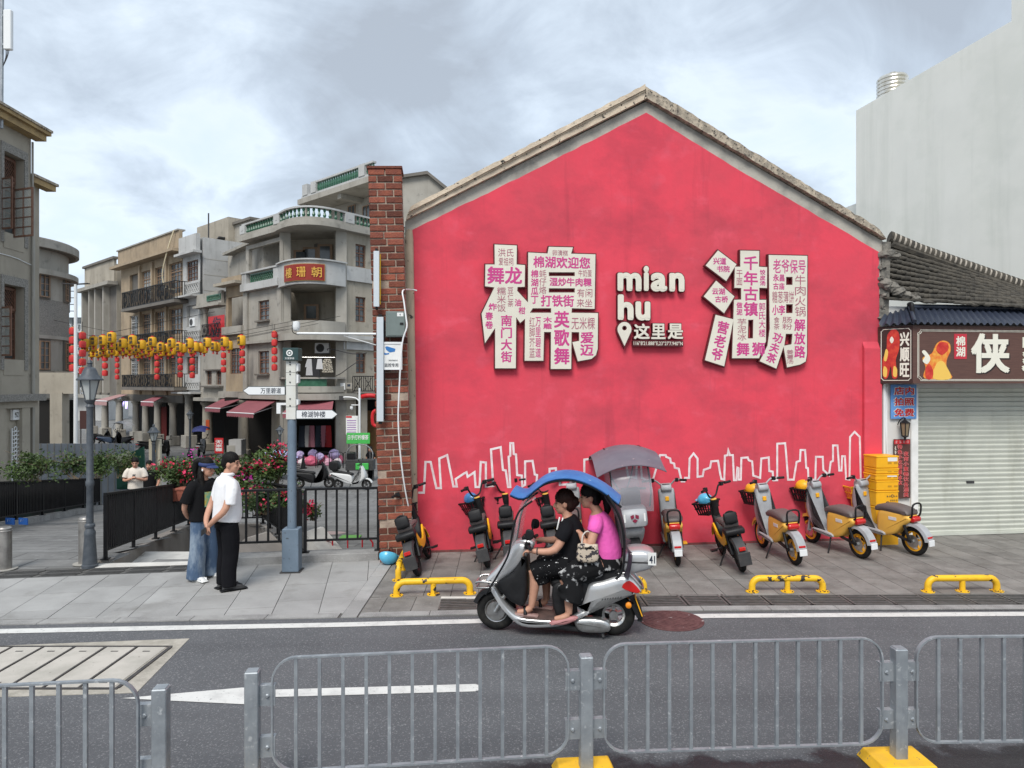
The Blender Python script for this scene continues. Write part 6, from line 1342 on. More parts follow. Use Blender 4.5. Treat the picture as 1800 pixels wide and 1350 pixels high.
for k in range(14): z_ = lerp(q[2], q[3], k / 14); o.box(q[0], q[1], -.03, .0, z_, z_ + .025); o.torus(((q[0] + q[1]) / 2, -.015, z_ + .09), .06, .015, 'y', 12, 4)
for x in (q[0], q[1]): o.box(x - .015, x + .015, -.035, .005, q[2], q[3])
tag(o.build('white_fretwork', m_plast_w, h1), kind='stuff')
def casement(x0, x1, y0, y1, lab):                          # casements standing open into the air
    pa, pb2 = P(x0, 400, 20.0), P(x1, 400, 19.75); za, zb_ = H + (675 - y1) / F * 20, H + (675 - y0) / F * 20; d_ = pb2 - pa; Lw = math.hypot(d_.x, d_.y); o = link('casement', B().box(0, Lw, -.02, .02, za, za + .045).box(0, Lw, -.02, .02, zb_ - .045, zb_).box(0, .045, -.02, .02, za + .045, zb_ - .045).box(Lw - .045, Lw, -.02, .02, za + .045, zb_ - .045).mesh(), None, (pa.x, pa.y, 0), (0, 0, math.atan2(d_.y, d_.x)), m_timber)
    for k in range(1, 5): z_ = lerp(za, zb_, k / 5); boxo('glazing_bar', m_timber, o, .045, Lw - .045, -.012, .012, z_ - .014, z_ + .014)
    boxo('glazing_bar', m_timber, o, Lw / 2 - .014, Lw / 2 + .014, -.013, .013, za + .045, zb_ - .045); boxo('pane', M('casement_glass', (.4, .42, .4), .1, alpha=.35), o, .045, Lw - .045, -.003, .003, za + .045, zb_ - .045)
    o.parent = h1; o.matrix_parent_inverse = (Matrix.Translation(F1.a) @ Matrix.Rotation(F1.rz, 4, 'Z')).inverted()
casement(24.5, 58, 333, 418, ''); casement(-14, 22, 315, 405, ''); casement(-14, 20, 540, 626, '')
B().tube([(uE1 - .02, -.06, F1(54, 250)[1]), (uE1 - .02, -.06, F1(54, 690)[1])], .03, 8).build('downpipe', m_rend2, h1); B().tube(smooth_path([(-2, -.02, F1(5, 448)[1]), (F1(15, 450)[0], -.03, F1(15, 450)[1]), (F1(40, 457)[0], -.03, F1(40, 460)[1]), (uE1, -.03, F1(53, 466)[1])]), .012, 5).build('cable', m_plast_w, h1)
an = thing('antenna_mast', 'grey antenna mast with a flat panel on the concrete house roof', 'antenna', P(4, 200, 19.6)); B().tube([(-.03, 0, -.4), (.0, 0, 5)], .05, 8).build('mast', m_steel, an)
q = P(14, 53, 19.6) - P(4, 200, 19.6); B().box(q.x - .1, q.x + .12, -.06, .06, q.z - .55, q.z + .55).build('panel', m_plast_w, an, bevel=.02)
for k in (-.4, .4): boxo('clamp', m_steel, an, 0, q.x, -.03, .03, q.z + k - .03, q.z + k + .03)
for k in range(3): B().tube(smooth_path([(q.x - .05 + .04 * k, 0, q.z - .55), (q.x - .06 + .02 * k, 0, q.z - .75), (.02, 0, q.z - 1.0)]), .01, 5).build('cable', m_darkgrey, an)
h1b = F1.thing('lower_wing', 'lower concrete wing with its own ochre cornice, between the concrete house and the round house', 'building'); za, uq0, uq1 = F1(62, 326, -.25)[1], uE1 + .02, F1(69, 500, -.25)[0]
boxo('wall', m_rend, h1b, uq0, uq1, .25, 5, 0, za); boxo('cornice', m_ochre, h1b, uq0, uq1 + .35, -.05, .249, za - .05, za + .12); boxo('cornice_lip', m_cope_r, h1b, uq0, uq1 + .42, -.1, 1, za + .121, za + .2); boxo('pilaster', m_rend2, h1b, uq0 + .3, uq0 + .42, .15, .249, 0, za - .06)
# ---- round-cornered house
RC, RR = Vector((-25.1, 33.6, ZP)), 3.5; rh = thing('round_house', 'grey round-cornered house with curved eaves', 'building', RC); zr_ = lambda py, Y=33.2: (675 - py) / F * Y + H - ZP
B().lathe([(RR, 0), (RR, zr_(432))], 72, cap=True).build('wall', m_rend2, rh, smooth=30)
def band(y0, y1, r0, mat, nm): B().lathe([(RR + .005, zr_(y0)), (RR + r0, zr_(y0)), (RR + r0, zr_(y1)), (RR + .005, zr_(y1))], 72, cap=False).build(nm, mat, rh, smooth=30)
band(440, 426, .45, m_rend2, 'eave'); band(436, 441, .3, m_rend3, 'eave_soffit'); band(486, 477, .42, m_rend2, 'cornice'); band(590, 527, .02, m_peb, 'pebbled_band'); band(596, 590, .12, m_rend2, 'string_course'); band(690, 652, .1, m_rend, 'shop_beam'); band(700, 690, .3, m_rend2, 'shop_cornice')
B().lathe([(RR + .45, zr_(426)), (RR + .3, zr_(423)), (.1, zr_(421))], 72, cap=False).build('roof', m_rend3, rh, smooth=30)
def rwin(px, y0, y1, wpx):
    d_ = Vector(((px - 900) / F, 1, 0)); o_ = Vector((RC.x, RC.y, 0)); b_ = d_.dot(o_); dd_ = d_.dot(d_); t_ = (b_ - math.sqrt(max(0, b_ * b_ - dd_ * (o_.dot(o_) - RR * RR)))) / dd_; p = d_ * t_ - o_; an_ = math.atan2(p.y, p.x); w_ = wpx
    o = link('window_bay', B().box(-w_ / 2 - .08, w_ / 2 + .08, -.06, .1, zr_(y1) - .08, zr_(y0) + .08).mesh(), rh, (RR * math.cos(an_), RR * math.sin(an_), 0), (0, 0, an_ + R(90)), m_rend3); window(o, -w_ / 2, w_ / 2, zr_(y1), zr_(y0), -.07, 2, 4, m_timbt)
for y0, y1 in ((478, 524), (600, 650)): rwin(76, y0, y1, .55); rwin(116, y0, y1, .7)
for px in (100,): p = P(px, 700, 30.2); boxo('shop_pier', m_rend, rh, p.x - RC.x - .3, p.x - RC.x + .22, 30.2 - RC.y, 30.7 - RC.y, 0, zr_(690, 30.4)); boxo('shop_lintel', m_rend, rh, p.x - RC.x - 1.2, p.x - RC.x + .7, 30.25 - RC.y, 30.65 - RC.y, zr_(692, 30.4), zr_(655, 30.4))
for px, Y in ((79, 30.6), (116, 31.2)): p = P(px, 700, Y); boxo('doorway', m_dark, rh, p.x - RC.x - .35, p.x - RC.x + .35, Y - RC.y, Y - RC.y + .2, 0, zr_(703, Y))
mb = B(); a = arc(-.3); ring = [a4(u4(432), -.3)] + a + [Vector((PR.x, PR.y, 0)) + UR * 9, Vector((-8, 50, 0)), Vector((-20, 49, 0))]; mb.prism([(p.x, p.y) for p in ring], ZC(398), ZC(392.5), 'xy').build('terrace_deck', m_rend2, bc)
# ================================================================ awnings
def awning(label, back, front, nf, drop=.28, fr=F4, mat=m_awn, nb=.1):
    o = fr.thing('awning', label, 'awning', 'maroon shop awnings'); a, b = fr(*back[0], nb), fr(*back[1], nb); c, d = fr(*front[0], nf), fr(*front[1], nf); zb_, zf = (a[1] + b[1]) / 2, (c[1] + d[1]) / 2
    V = [(a[0], -nb, zb_), (b[0], -nb, zb_), (d[0], -nf, zf), (c[0], -nf, zf)]
    B().hexa([Vector(v) - Vector((0, 0, .04)) for v in V], V).build('cloth', mat, o)
    n = 12; mb = B()
    for k in range(n):
        x0, x1 = lerp(c[0], d[0], k / n), lerp(c[0], d[0], (k + 1) / n); mb.add([(x0, -nf - .012, zf), (x1, -nf - .012, zf), (x1, -nf - .02, zf - drop * .8), ((x0 + x1) / 2, -nf - .02, zf - drop), (x0, -nf - .02, zf - drop * .8)], [(0, 1, 2, 3, 4)])
    mb.build('valance', mat, o); B().tube([(c[0], -nf, zf - .03), (d[0], -nf, zf - .03)], .035, 6).build('front_bar', m_plast_w, o)
    for t_ in (.06, .94): B().tube([(lerp(a[0], b[0], t_), -nb, zb_ - .35), (lerp(c[0], d[0], t_), -nf, zf - .05)], .025, 6).build('arm', m_plast_w, o)
m_awnp = M('faded_awning', (.42, .25, .24), .75, c2=(.36, .2, .2), scale=3)
awning('faded pinkish awning at the far left arcade', ((209, 693.5), (224, 693.5)), ((167, 703), (188, 705)), 5.0, .35, mat=m_awnp)
awning('small maroon awning in front of the iron-balcony arcade', ((273, 697), (287, 697)), ((248, 705), (270, 706.5)), 2.4, .35)
awning('maroon awning under the red banner house', ((395, 699.5), (427, 699.5)), ((361, 716), (387, 717)), 2.6)
awning('wide maroon awning left of the signpost', ((438, 703), (487, 703)), ((399, 724), (446, 726)), 2.8)
FCn = Fr((PL.x, PL.y), (PR.x, PR.y - .4), ZP); awning('maroon awning behind the signpost under the curved corner', ((516, 705), (586, 705)), ((497, 728), (583, 724)), 2.9, .3, FCn, nb=.8)

# ================================================================ lanterns
gl = B().lathe([(.06, -.25), (.17, -.235), (.2, -.17), (.2, .17), (.17, .235), (.06, .25)], 10).mesh('lantern_body', 50); gl.materials.append(m_goldlan)
gt = B().lathe([(.08, .25), (.08, .3)], 8).mesh('cap'); gt.materials.append(m_redlan); gs_ = B().lathe([(.09, -.25), (.09, -.29), (.03, -.3), (.07, -.42)], 6).mesh('tassel'); gs_.materials.append(m_redlan)
gmk = put_text(B(), '棉湖', -.08, .08, -.19, .19, -.204, .02, .001, True).mesh('lettering'); gmk.materials.append(m_ink)
gpos = [(652, 475), (650, 520), (640, 560), (720, 470), (720, 515), (712, 548), (780, 450), (780, 500), (780, 542), (745, 562), (685, 562), (812, 552), (835, 515), (858, 490), (858, 548), (880, 535), (905, 510), (905, 548), (925, 470), (940, 540), (960, 525), (965, 566), (990, 500), (990, 548), (1018, 540), (1040, 515), (1045, 556), (1063, 480), (1088, 530), (1122, 515), (1126, 552), (1163, 525), (1172, 552), (1197, 490), (1205, 542), (1248, 515), (1280, 525), (1325, 490), (1336, 532), (1365, 515), (1400, 520), (1425, 530), (1447, 485), (1488, 510), (1515, 515), (1568, 480), (1598, 505), (1685, 470), (592, 490), (590, 520)]
rows = {}
for i, (cx, cy) in enumerate(gpos):
    Y = 33 + max(0, min(1, (cy - 450) / 110)) * 11 + (cx * 7 % 5) * .15; p = P(cx / 3.97, 480 + cy / 3.97, Y)
    o = thing('gold_lantern', 'gold cylinder lantern with black characters hanging in the street canopy of lanterns', 'lantern', p, rnd.uniform(-.5, .3), 'gold lanterns strung across the street')
    for nm, me in (('lantern_body', gl), ('cap', gt), ('tassel', gs_), ('lettering', gmk)): link(nm, me, o)
    rows.setdefault(round(Y / 2.2), []).append(p + Vector((0, 0, .25)))
for k, (ky, ps) in enumerate(sorted(rows.items())):
    ps.sort(key=lambda v: v.x); a, b = ps[0] + Vector((-5, .8, 1.0)), ps[-1] + Vector((5, -.5, .9))
    o = B().tube([a] + ps + [b], .012, 4).build('lantern_wire', m_black); tag(o, 'thin wire carrying gold lanterns across the street, row %s from the front' % ('first second third fourth fifth sixth seventh eighth'.split()[k]), 'wire', 'lantern wires')
rl = B().lathe([(.1, -.24), (.2, -.20), (.22, -.1), (.22, .1), (.2, .20), (.1, .24)], 10).mesh('lantern', 50); rl.materials.append(m_redlan); rc = B().lathe([(.1, .24), (.1, .275)], 8).mesh('rim'); rc.materials.append(m_gold)
for px, y0, y1, n, Y, lb in ((128, 582, 647, 5, 33, 'in front of the round house edge'), (145, 590, 652, 5, 30.5, 'just right of the white light pole'), (184.5, 630, 656, 3, 50, 'left of the arcade, shortest'), (206, 632, 663, 4, 50, 'in front of the pier house side'), (276, 628, 663, 4, 47, 'in front of the iron balconies'), (317, 622, 659, 4, 45, 'left of the lattice bay'), (338, 622, 660, 4, 45, 'in front of the lattice bay'), (393, 612, 650, 4, 43, 'right of the red banner'), (426, 608, 648, 4, 43, 'in front of the beige house'), (482.5, 588, 646, 5, 40.5, 'on the corner building pier')):
    t0, t1 = P(px, y0, Y), P(px, y1, Y); o = thing('lantern_string', 'string of red lanterns hanging ' + lb, 'lanterns', t0 + Vector((0, 0, .5)), 0, 'strings of red lanterns')
    s_ = min(1.15, (t0.z - t1.z) / (n - 1) / .6)
    for k in range(n):
        z_ = lerp(-.5, -.5 - (t0.z - t1.z), k / (n - 1)); L_ = link('lantern', rl, o, (0, 0, z_)); L_.scale = (s_, s_, s_); link('rim', rc, L_)
    B().tube([(0, 0, .1), (0, 0, -.5 - (t0.z - t1.z))], .012, 4).build('cord', m_black, o)

# ================================================================ shop fronts and street clutter
def board(name, label, cat, px0, py0, px1, py1, Y, mat, txt=None, tm=m_white, vert=False, th=.06, rz=0., bold=.03, stand=False):
    a, b = P(px0, py1, Y), P(px1, py0, Y); w, h = b.x - a.x, b.z - a.z; o = thing(name, label, cat, ((a.x + b.x) / 2, Y, a.z), rz); boxo('board', mat, o, -w / 2, w / 2, 0, th, 0, h, .008)
    if txt: put_text(B(), txt, -w * .4, w * .4, h * .12, h * .88, -.006, bold, .003, vert).build('lettering', tm, o)
    if stand:
        for x in (-w * .4, w * .4): B().tube([(x, th / 2, 0), (x, th / 2, ZP - a.z)], .03, 6).build('leg', m_darkgrey, o)
    return o
o = board('tea_sign', 'bright green lemon tea sign near the brick pillar', 'sign', 609, 761, 650, 780, 36, m_greensign, None, stand=True); put_text(B(), '日手打柠檬茶', -.52, .52, .2, .45, -.008, .02, .003).build('lettering', m_white, o)
o = board('light_box_sign', 'tall white notice with purple lines above the green tea sign', 'sign', 608, 731, 629, 764, 37, m_white, None); 
for k in range(6): boxo('text_line', M('violet_ink', (.3, .12, .4), .6), o, -.25, .22, -.008, -.001, .12 + k * .12, .155 + k * .12)
boxo('header', m_redbr, o, -.3, .0, -.009, -.001, .88, .97)
board('menu_stand', 'red standing sign with white characters before the arcade', 'sign', 377, 770, 392.5, 797, 41.5, m_redbr, '无米粿', m_white, True, stand=True)
board('warning_board', 'dark brown notice board behind the round house pier', 'sign', 113, 720, 126, 754, 32, M('brown_notice', (.06, .025, .022), .6), None, stand=True)
board('warning_board', 'dark brown notice board right of the white light pole', 'sign', 140, 722, 154, 754, 34, M('brown_notice', (.06, .025, .022), .6), None, stand=True)
board('leaning_frame', 'grey folding menu frame leaning by the wide awning', 'sign', 399, 783, 413, 803, 40.5, m_rend2, None, rz=.3)
board('price_board', 'tilted grey price board beside the arcade column', 'sign', 236, 758, 249, 779, 50, m_rend2, None, rz=.2)
board('shop_counter', 'white counter block beside the arcade pier', 'counter', 402, 773, 424, 800, 42.2, m_rendw, None, th=.8)
board('red_poster', 'small orange red poster on the arcade pier', 'poster', 361.5, 738, 368, 756, 46.5, M('orange_poster', (.5, .08, .02), .6))
board('door_couplet', 'dark red door hanging inside the iron-balcony arcade', 'door', 276, 715, 293, 775, 54.6, M('deep_red', (.09, .008, .008), .7), th=.1)
board('wooden_shopfront', 'brown timber shopfront beside the brick pillar', 'shopfront', 604, 722, 668, 816, 43.6, M('brown_front', (.17, .085, .03), .6, c2=(.12, .06, .02), scale=3), None, th=.2)
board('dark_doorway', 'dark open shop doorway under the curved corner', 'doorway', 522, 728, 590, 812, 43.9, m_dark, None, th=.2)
# hanging garments in the shop and washing on the balcony
cl_cols = [M('cloth_grey', (.4, .4, .4), .8), M('cloth_black', (.02, .02, .022), .8), M('cloth_pale', (.5, .5, .5), .8), M('cloth_leopard', (.42, .38, .3), .8, c2=(.04, .035, .03), scale=16, lo=.48, hi=.52)]
ln = thing('washing_line', 'washing pole across the second balcony of the corner building', 'clothes rail', P(525, 628, 39.6)); B().tube([(0, 0, 0), (2.0, .1, -.01)], .02, 6).build('rail', m_chrome, ln)
for k, (px, y1, w_) in enumerate(((544, 660, .2), (555, 662, .24), (562, 649, .2), (576, 655, .32))):
    p = P(px, 631, 39.6); h_ = p.z - P(px, y1, 39.6).z; o = B().hexa([(-w_, -.04, -h_), (w_, -.04, -h_), (w_, .04, -h_), (-w_, .04, -h_)], [(-w_ * .6, -.03, 0), (w_ * .6, -.03, 0), (w_ * .6, .03, 0), (-w_ * .6, .03, 0)]).hexa([(-w_ * 1.25, -.03, -h_ * .5), (-w_ * .8, -.03, -h_ * .5), (-w_ * .8, .03, -h_ * .5), (-w_ * 1.25, .03, -h_ * .5)], [(-w_ * .65, -.02, -.02), (-w_ * .3, -.02, -.02), (-w_ * .3, .02, -.02), (-w_ * .65, .02, -.02)]).build('hung_garment', cl_cols[k], loc=p, bevel=.01); tag(o, ['grey', 'black', 'pale', 'leopard print'][k] + ' garment hanging on the balcony washing pole', 'clothing', 'washing on the balcony')
ac_unit(P(567, 621, 41.5), 0, 'white air conditioner above the washing on the curved balcony')
for k, (px, col_) in enumerate(((531, m_ink), (541, cl_cols[0]), (548, M('cloth_rose', (.5, .2, .25), .8)), (560, m_ink), (569, M('cloth_rose', (.5, .2, .25), .8)), (577, m_redbr))):
    p = P(px, 748, 42.6); o = B().hexa([(-.22, -.05, -1.3), (.22, -.05, -1.3), (.22, .05, -1.3), (-.22, .05, -1.3)], [(-.16, -.03, 0), (.16, -.03, 0), (.16, .03, 0), (-.16, .03, 0)]).build('shop_garment', col_, loc=p, bevel=.02); tag(o, '%s dress on display in the dark shop doorway, %s from the left' % (['black', 'grey', 'rose', 'black', 'rose', 'red'][k], 'first second third fourth fifth sixth'.split()[k]), 'clothing', 'dresses in the doorway')
# pink parcels in front of the shop
m_pks = [M('parcel_pink', (.62, .28, .40), .6, c2=(.7, .45, .52), scale=9), M('parcel_lilac', (.45, .36, .62), .6, c2=(.6, .5, .7), scale=9), M('parcel_rose', (.6, .12, .2), .6), M('parcel_white', (.66, .58, .6), .6)]
for k in range(16):
    px = 522 + k * 5 + rnd.uniform(-1, 1); r_ = rnd.uniform(.22, .36); p = P(px, 812, 40.2); mb = B().ell((0, 0, r_ * .75), (r_, r_ * .8, r_ * .85), 9, 7)
    for i in range(len(mb.v)): mb.v[i] += Vector((rnd.uniform(-.03, .03), rnd.uniform(-.03, .03), rnd.uniform(-.03, .03)))
    o = mb.build('plastic_bundle', m_pks[k % 4], loc=(p.x, 39.6 + (k % 3) * .5, ZP + (.35 if k % 4 == 1 else 0))); tag(o, '%s plastic bundle in the heap before the dark shop doorway, %s from the left' % (['pink', 'lilac', 'rose red', 'whitish'][k % 4], 'first second third fourth fifth sixth seventh eighth ninth tenth eleventh twelfth thirteenth fourteenth fifteenth sixteenth'.split()[k]), 'bundle', 'bundles before the shop')
fg = thing('hoop_fence', 'thin black hoop fence in front of the pink bundles', 'fence', P(555, 816, 38.5) - Vector((0, 0, 0))); fg.location.z = ZP
for k in range(3): B().tube(smooth_path([(k * .75, 0, 0), (k * .75, 0, .7), (k * .75 + .12, 0, .85), (k * .75 + .6, 0, .85), (k * .75 + .72, 0, .7), (k * .75 + .72, 0, 0)], 3), .018, 6).build('hoop', m_black, fg)
for k in range(6): boxo('bar', m_black, fg, .1 + .38 * k, .12 + .38 * k, -.01, .01, 0, .84)
B().lathe([(.2, 0), (.2, .03), (.13, .04), (.03, .75)], 12).build('traffic_cone', m_black, loc=(XZ(533, 38.3), 38.3, ZP)); tag(bpy.data.objects['traffic_cone'], 'dark traffic cone beside the pink bundles', 'cone')
cg = P(632, 800, 33.5); o = thing('food_cart', 'metal framed food cart with a round rack beside the white scooter', 'cart', (cg.x, 33.5, ZP)); boxo('cabinet', m_darkgrey, o, -.6, .7, -.3, .3, .5, 1.0, .02)
for x in (-.55, .65): boxo('leg', m_darkgrey, o, x - .03, x + .03, -.05, .05, 0, .5)
B().tube(smooth_path([(-.6, 0, 1.0), (-.6, 0, 1.35), (-.3, 0, 1.65), (.3, 0, 1.65), (.6, 0, 1.35), (.6, 0, 1.0)]), .025, 6).build('hoop', m_chrome, o)
for k in range(4): B().tube([(-.5 + .33 * k, .02, 1.0), (-.5 + .33 * k, .02, 1.5)], .015, 5).build('bar', m_chrome, o)
boxo('basket', m_greensign, o, -.1, .5, -.42, -.301, .55, .85, .02); boxo('crate', m_black, o, -.55, -.2, -.2, .2, 1.0, 1.3, .01)
o = thing('inflatable_arch', 'short red inflatable bar above the shop beside the pillar', 'decoration', P(636, 697, 40.4)); B().tube(smooth_path([(0, 0, -.02), (.3, -.1, .05), (.7, -.1, .04), (.95, 0, -.05)]), .13, 10).build('tube', m_redbr, o, smooth=60); B().tube([(.05, .1, -.1), (.9, .1, -.1)], .02, 5).build('bar', m_darkgrey, o)
o = thing('red_hanging', 'red curved lantern ornament at the edge of the brick pillar', 'lantern', P(659, 736, 36)); B().tube(smooth_path([(.05, 0, .42), (-.09, 0, .3), (-.13, 0, 0), (-.09, 0, -.28), (.05, 0, -.38)]), .09, 8).build('body', m_redbr, o, smooth=60); B().lathe([(.05, .4), (.05, .46)], 8).build('cap', m_gold, o)
cp_ = thing('camera_pole', 'white camera pole with a curved arm and dome between the awning and the pillar', 'camera', (XZ(632, 37), 37, ZP)); zz_ = lambda y: H + (675 - y) / F * 37 - ZP
B().lathe([(.07, 0), (.055, zz_(682))], 10).build('pole', m_plast_w, cp_, smooth=40); B().tube(smooth_path([(0, 0, zz_(706)), (-.2, 0, zz_(700)), (-.6, 0, zz_(698)), (-.9, 0, zz_(698.5))]), .035, 8).build('arm', m_plast_w, cp_); boxo('floodlight', m_darkgrey, cp_, -1.05, -.85, -.08, .08, zz_(703), zz_(696)); B().tube([(0, 0, zz_(712)), (-.42, 0, zz_(712))], .025, 6).build('side_arm', m_plast_w, cp_); B().lathe([(.07, 0), (.08, -.12), (.02, -.2)], 10, (-.42, 0, zz_(714))).build('dome', m_plast_w, cp_, smooth=40)
mb_ = thing('meter_box', 'small grey meter boxes on the corner building wall', 'meter', P(597, 685, 40.9)); boxo('box', m_plast_w, mb_, 0, .32, 0, .1, 0, .38); boxo('box', m_rend2, mb_, .36, .72, 0, .1, .05, .4); boxo('screen', m_ink, mb_, .44, .62, -.004, 0, .18, .32)
bal_ = thing('iron_balcony', 'black iron balcony box on the wall left of the brick pillar', 'balcony', P(620, 688, 41.2)); rail_panel(bal_, 0, 1.4, 0, .9, 0, m_black, .12); boxo('slab', m_rend3, bal_, -.05, 1.45, -.02, .5, -.1, 0)
wr = B().tube(smooth_path([P(645, 620, 40.8), P(620, 622, 40.7), P(580, 613, 40.3), P(576, 616, 40.2)]), .025, 5).build('wall_cable', m_darkgrey); tag(wr, 'loose grey cable drooping across the corner building', 'cable')
wr = B().tube(smooth_path([P(640, 628, 40.8), P(615, 645, 40.6), P(600, 656, 40.6), P(590, 661, 40.6)]), .025, 5).build('wall_cable', m_darkgrey); tag(wr, 'second grey cable sagging to the balcony of the corner building', 'cable')
# site hoarding and cloths at the left
hz_ = thing('site_hoarding', 'blue grey corrugated hoarding fence behind the shrubs at the left', 'fence', (0, 0, ZP)); Yh = 27.
x0_, x1_ = XZ(60, Yh), XZ(237, Yh); n = 15
for k in range(n):
    a, b = lerp(x0_, x1_, k / n), lerp(x0_, x1_, (k + 1) / n); boxo('sheet', m_hoard, hz_, a + .012, b - .012, Yh, Yh + .05, 0, 2.28); boxo('post', m_rend2, hz_, a - .011, a + .011, Yh - .02, Yh + .04, 0, 2.29)
dc = P(246, 800, 26.5); o = B().add([P(205, 808, 26.6), P(252, 785, 26.4), P(254, 835, 26.4), P(230, 860, 26.6), P(205, 860, 26.6)] + [v + Vector((0, .08, 0)) for v in (P(205, 808, 26.6), P(252, 785, 26.4), P(254, 835, 26.4), P(230, 860, 26.6), P(205, 860, 26.6))], [(0, 1, 2, 3, 4), (9, 8, 7, 6, 5)] + [(i, 5 + i, 5 + (i + 1) % 5, (i + 1) % 5) for i in range(5)]).build('green_tarpaulin', M('green_tarp', (.012, .075, .045), .7)); tag(o, 'dark green tarpaulin slung beside the distant man', 'tarpaulin')
o = B().add([P(195, 806, 26.3), P(228, 792, 26.3), P(229, 815, 26.3), P(200, 820, 26.3)] + [v + Vector((0, .05, 0)) for v in (P(195, 806, 26.3), P(228, 792, 26.3), P(229, 815, 26.3), P(200, 820, 26.3))], [(0, 1, 2, 3), (7, 6, 5, 4)] + [(i, 4 + i, 4 + (i + 1) % 4, (i + 1) % 4) for i in range(4)]).build('pale_tarpaulin', M('cream_tarp', (.5, .5, .36), .7)); tag(o, 'pale cream sheet beside the dark green tarpaulin', 'tarpaulin')
o = thing('parasol', 'lilac blue parasol or cover among the flowers before the shops', 'parasol', P(487, 800, 34)); B().lathe([(1.0, -.12), (.6, .12), (.03, .25)], 10).build('canopy', M('lilac_cloth', (.36, .36, .68), .7, c2=(.5, .5, .75), scale=3), o); B().tube([(0, 0, .2), (0, 0, ZP - P(487, 800, 34).z)], .03, 6).build('pole', m_chrome, o)

# ================================================================ plants
def leaf_cloud(n, cx, cy, cz, rx, ry, rz_, sz, up=.2, seed=1):
    r_ = random.Random(seed); mb = B(); cl = [(r_.gauss(0, .55), r_.gauss(0, .5), r_.gauss(0, .45)) for _ in range(max(5, n // 45))]
    for i in range(n):
        c = cl[r_.randrange(len(cl))]; p = Vector((cx + rx * (c[0] * .75 + r_.gauss(0, .22)), cy + ry * (c[1] * .75 + r_.gauss(0, .22)), cz + rz_ * (c[2] * .75 + r_.gauss(0, .22))))
        s_ = sz * r_.uniform(.6, 1.3); a = Vector((r_.gauss(0, 1), r_.gauss(0, 1), r_.gauss(0, .6) + up)).normalized(); b = a.cross(Vector((r_.gauss(0, 1), r_.gauss(0, 1), r_.gauss(0, 1)))).normalized()
        mb.add([p, p + a * s_ * .5 + b * s_ * .28, p + a * s_, p + a * s_ * .5 - b * s_ * .28], [(0, 1, 2, 3)])
    return mb
def shrub(px, py, Y, w, h, label, seed, flowers=None, n=1200, pot=True, base=None, lmat=m_leaf, sz=.075):
    p = P(px, py, Y); o = thing('flowering_shrub' if flowers else 'potted_shrub', label, 'plant', p, 0, 'bougainvillea in troughs' if flowers else 'green shrubs on the far railing')
    leaf_cloud(n, 0, 0, h * .55, w * .62, .3, h * .55, sz, .25, seed).build('foliage', lmat, o)['kind'] = 'stuff'; r_ = random.Random(seed + 5); st = B()
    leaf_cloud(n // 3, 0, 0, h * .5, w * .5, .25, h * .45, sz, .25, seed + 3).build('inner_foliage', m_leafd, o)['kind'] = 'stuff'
    for k in range(9): st.tube(smooth_path([(r_.uniform(-.2, .2) * w, 0, 0), (r_.uniform(-.4, .4) * w, r_.uniform(-.1, .1), h * .5), (r_.uniform(-.8, .8) * w, r_.uniform(-.2, .2), h * r_.uniform(.7, 1.15))], 3), [.012, .011, .01, .009, .007, .005, .004], 5)
    st.build('stems', m_twig, o)
    if flowers: leaf_cloud(flowers[1], 0, -.12, h * .7, w * .72, .3, h * .5, .07, .2, seed + 9).build('bracts', flowers[0], o)['kind'] = 'stuff'
    return o
shrub(58, 846, 16.2, .95, .62, 'bushy green shrub hanging on the far railing at the left', 3, n=1300)
shrub(128, 842, 18.5, .75, .66, 'green shrub on the far railing just left of the lamp post', 5, n=900)
shrub(176, 841, 20.0, .85, .78, 'green shrub on the far railing just right of the lamp post', 7, n=1100)
shrub(212, 841, 21.0, .75, .75, 'green shrub on the far railing beside the distant man', 8, n=900)
shrub(318, 858, 15.0, .55, .55, 'bougainvillea with red bracts in a trough left of the woman', 11, (m_bract, 90), 1300)
shrub(335, 850, 15.6, .5, .5, 'bougainvillea with magenta sprays behind the woman', 13, (m_bractm, 90), 900)
shrub(440, 856, 14.2, .6, .55, 'bougainvillea with many red bracts right of the standing man', 17, (m_bract, 170), 1500)
shrub(482, 850, 14.6, .55, .68, 'tall bougainvillea with red bracts just left of the signpost', 19, (m_bract, 170), 1500)
shrub(505, 892, 12.2, .36, .35, 'low bougainvillea spilling through the railing by the signpost', 23, (m_bract, 110), 600)
shrub(548, 915, 12.3, .26, .3, 'small bougainvillea with pink red bracts right of the signpost', 29, (m_bract, 130), 260)
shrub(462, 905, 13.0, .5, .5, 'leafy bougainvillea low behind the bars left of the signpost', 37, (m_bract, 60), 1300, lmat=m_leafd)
shrub(428, 880, 14.0, .5, .5, 'leafy bougainvillea behind the standing man', 41, (m_bractm, 60), 1100)
shrub(300, 845, 15.4, .5, .45, 'pale leafy shrub with few bracts left of the woman', 43, (m_bract, 30), 900)
shrub(400, 845, 15.4, .6, .5, 'bougainvillea with scattered red bracts between the two standing people', 31, (m_bract, 100), 1100)
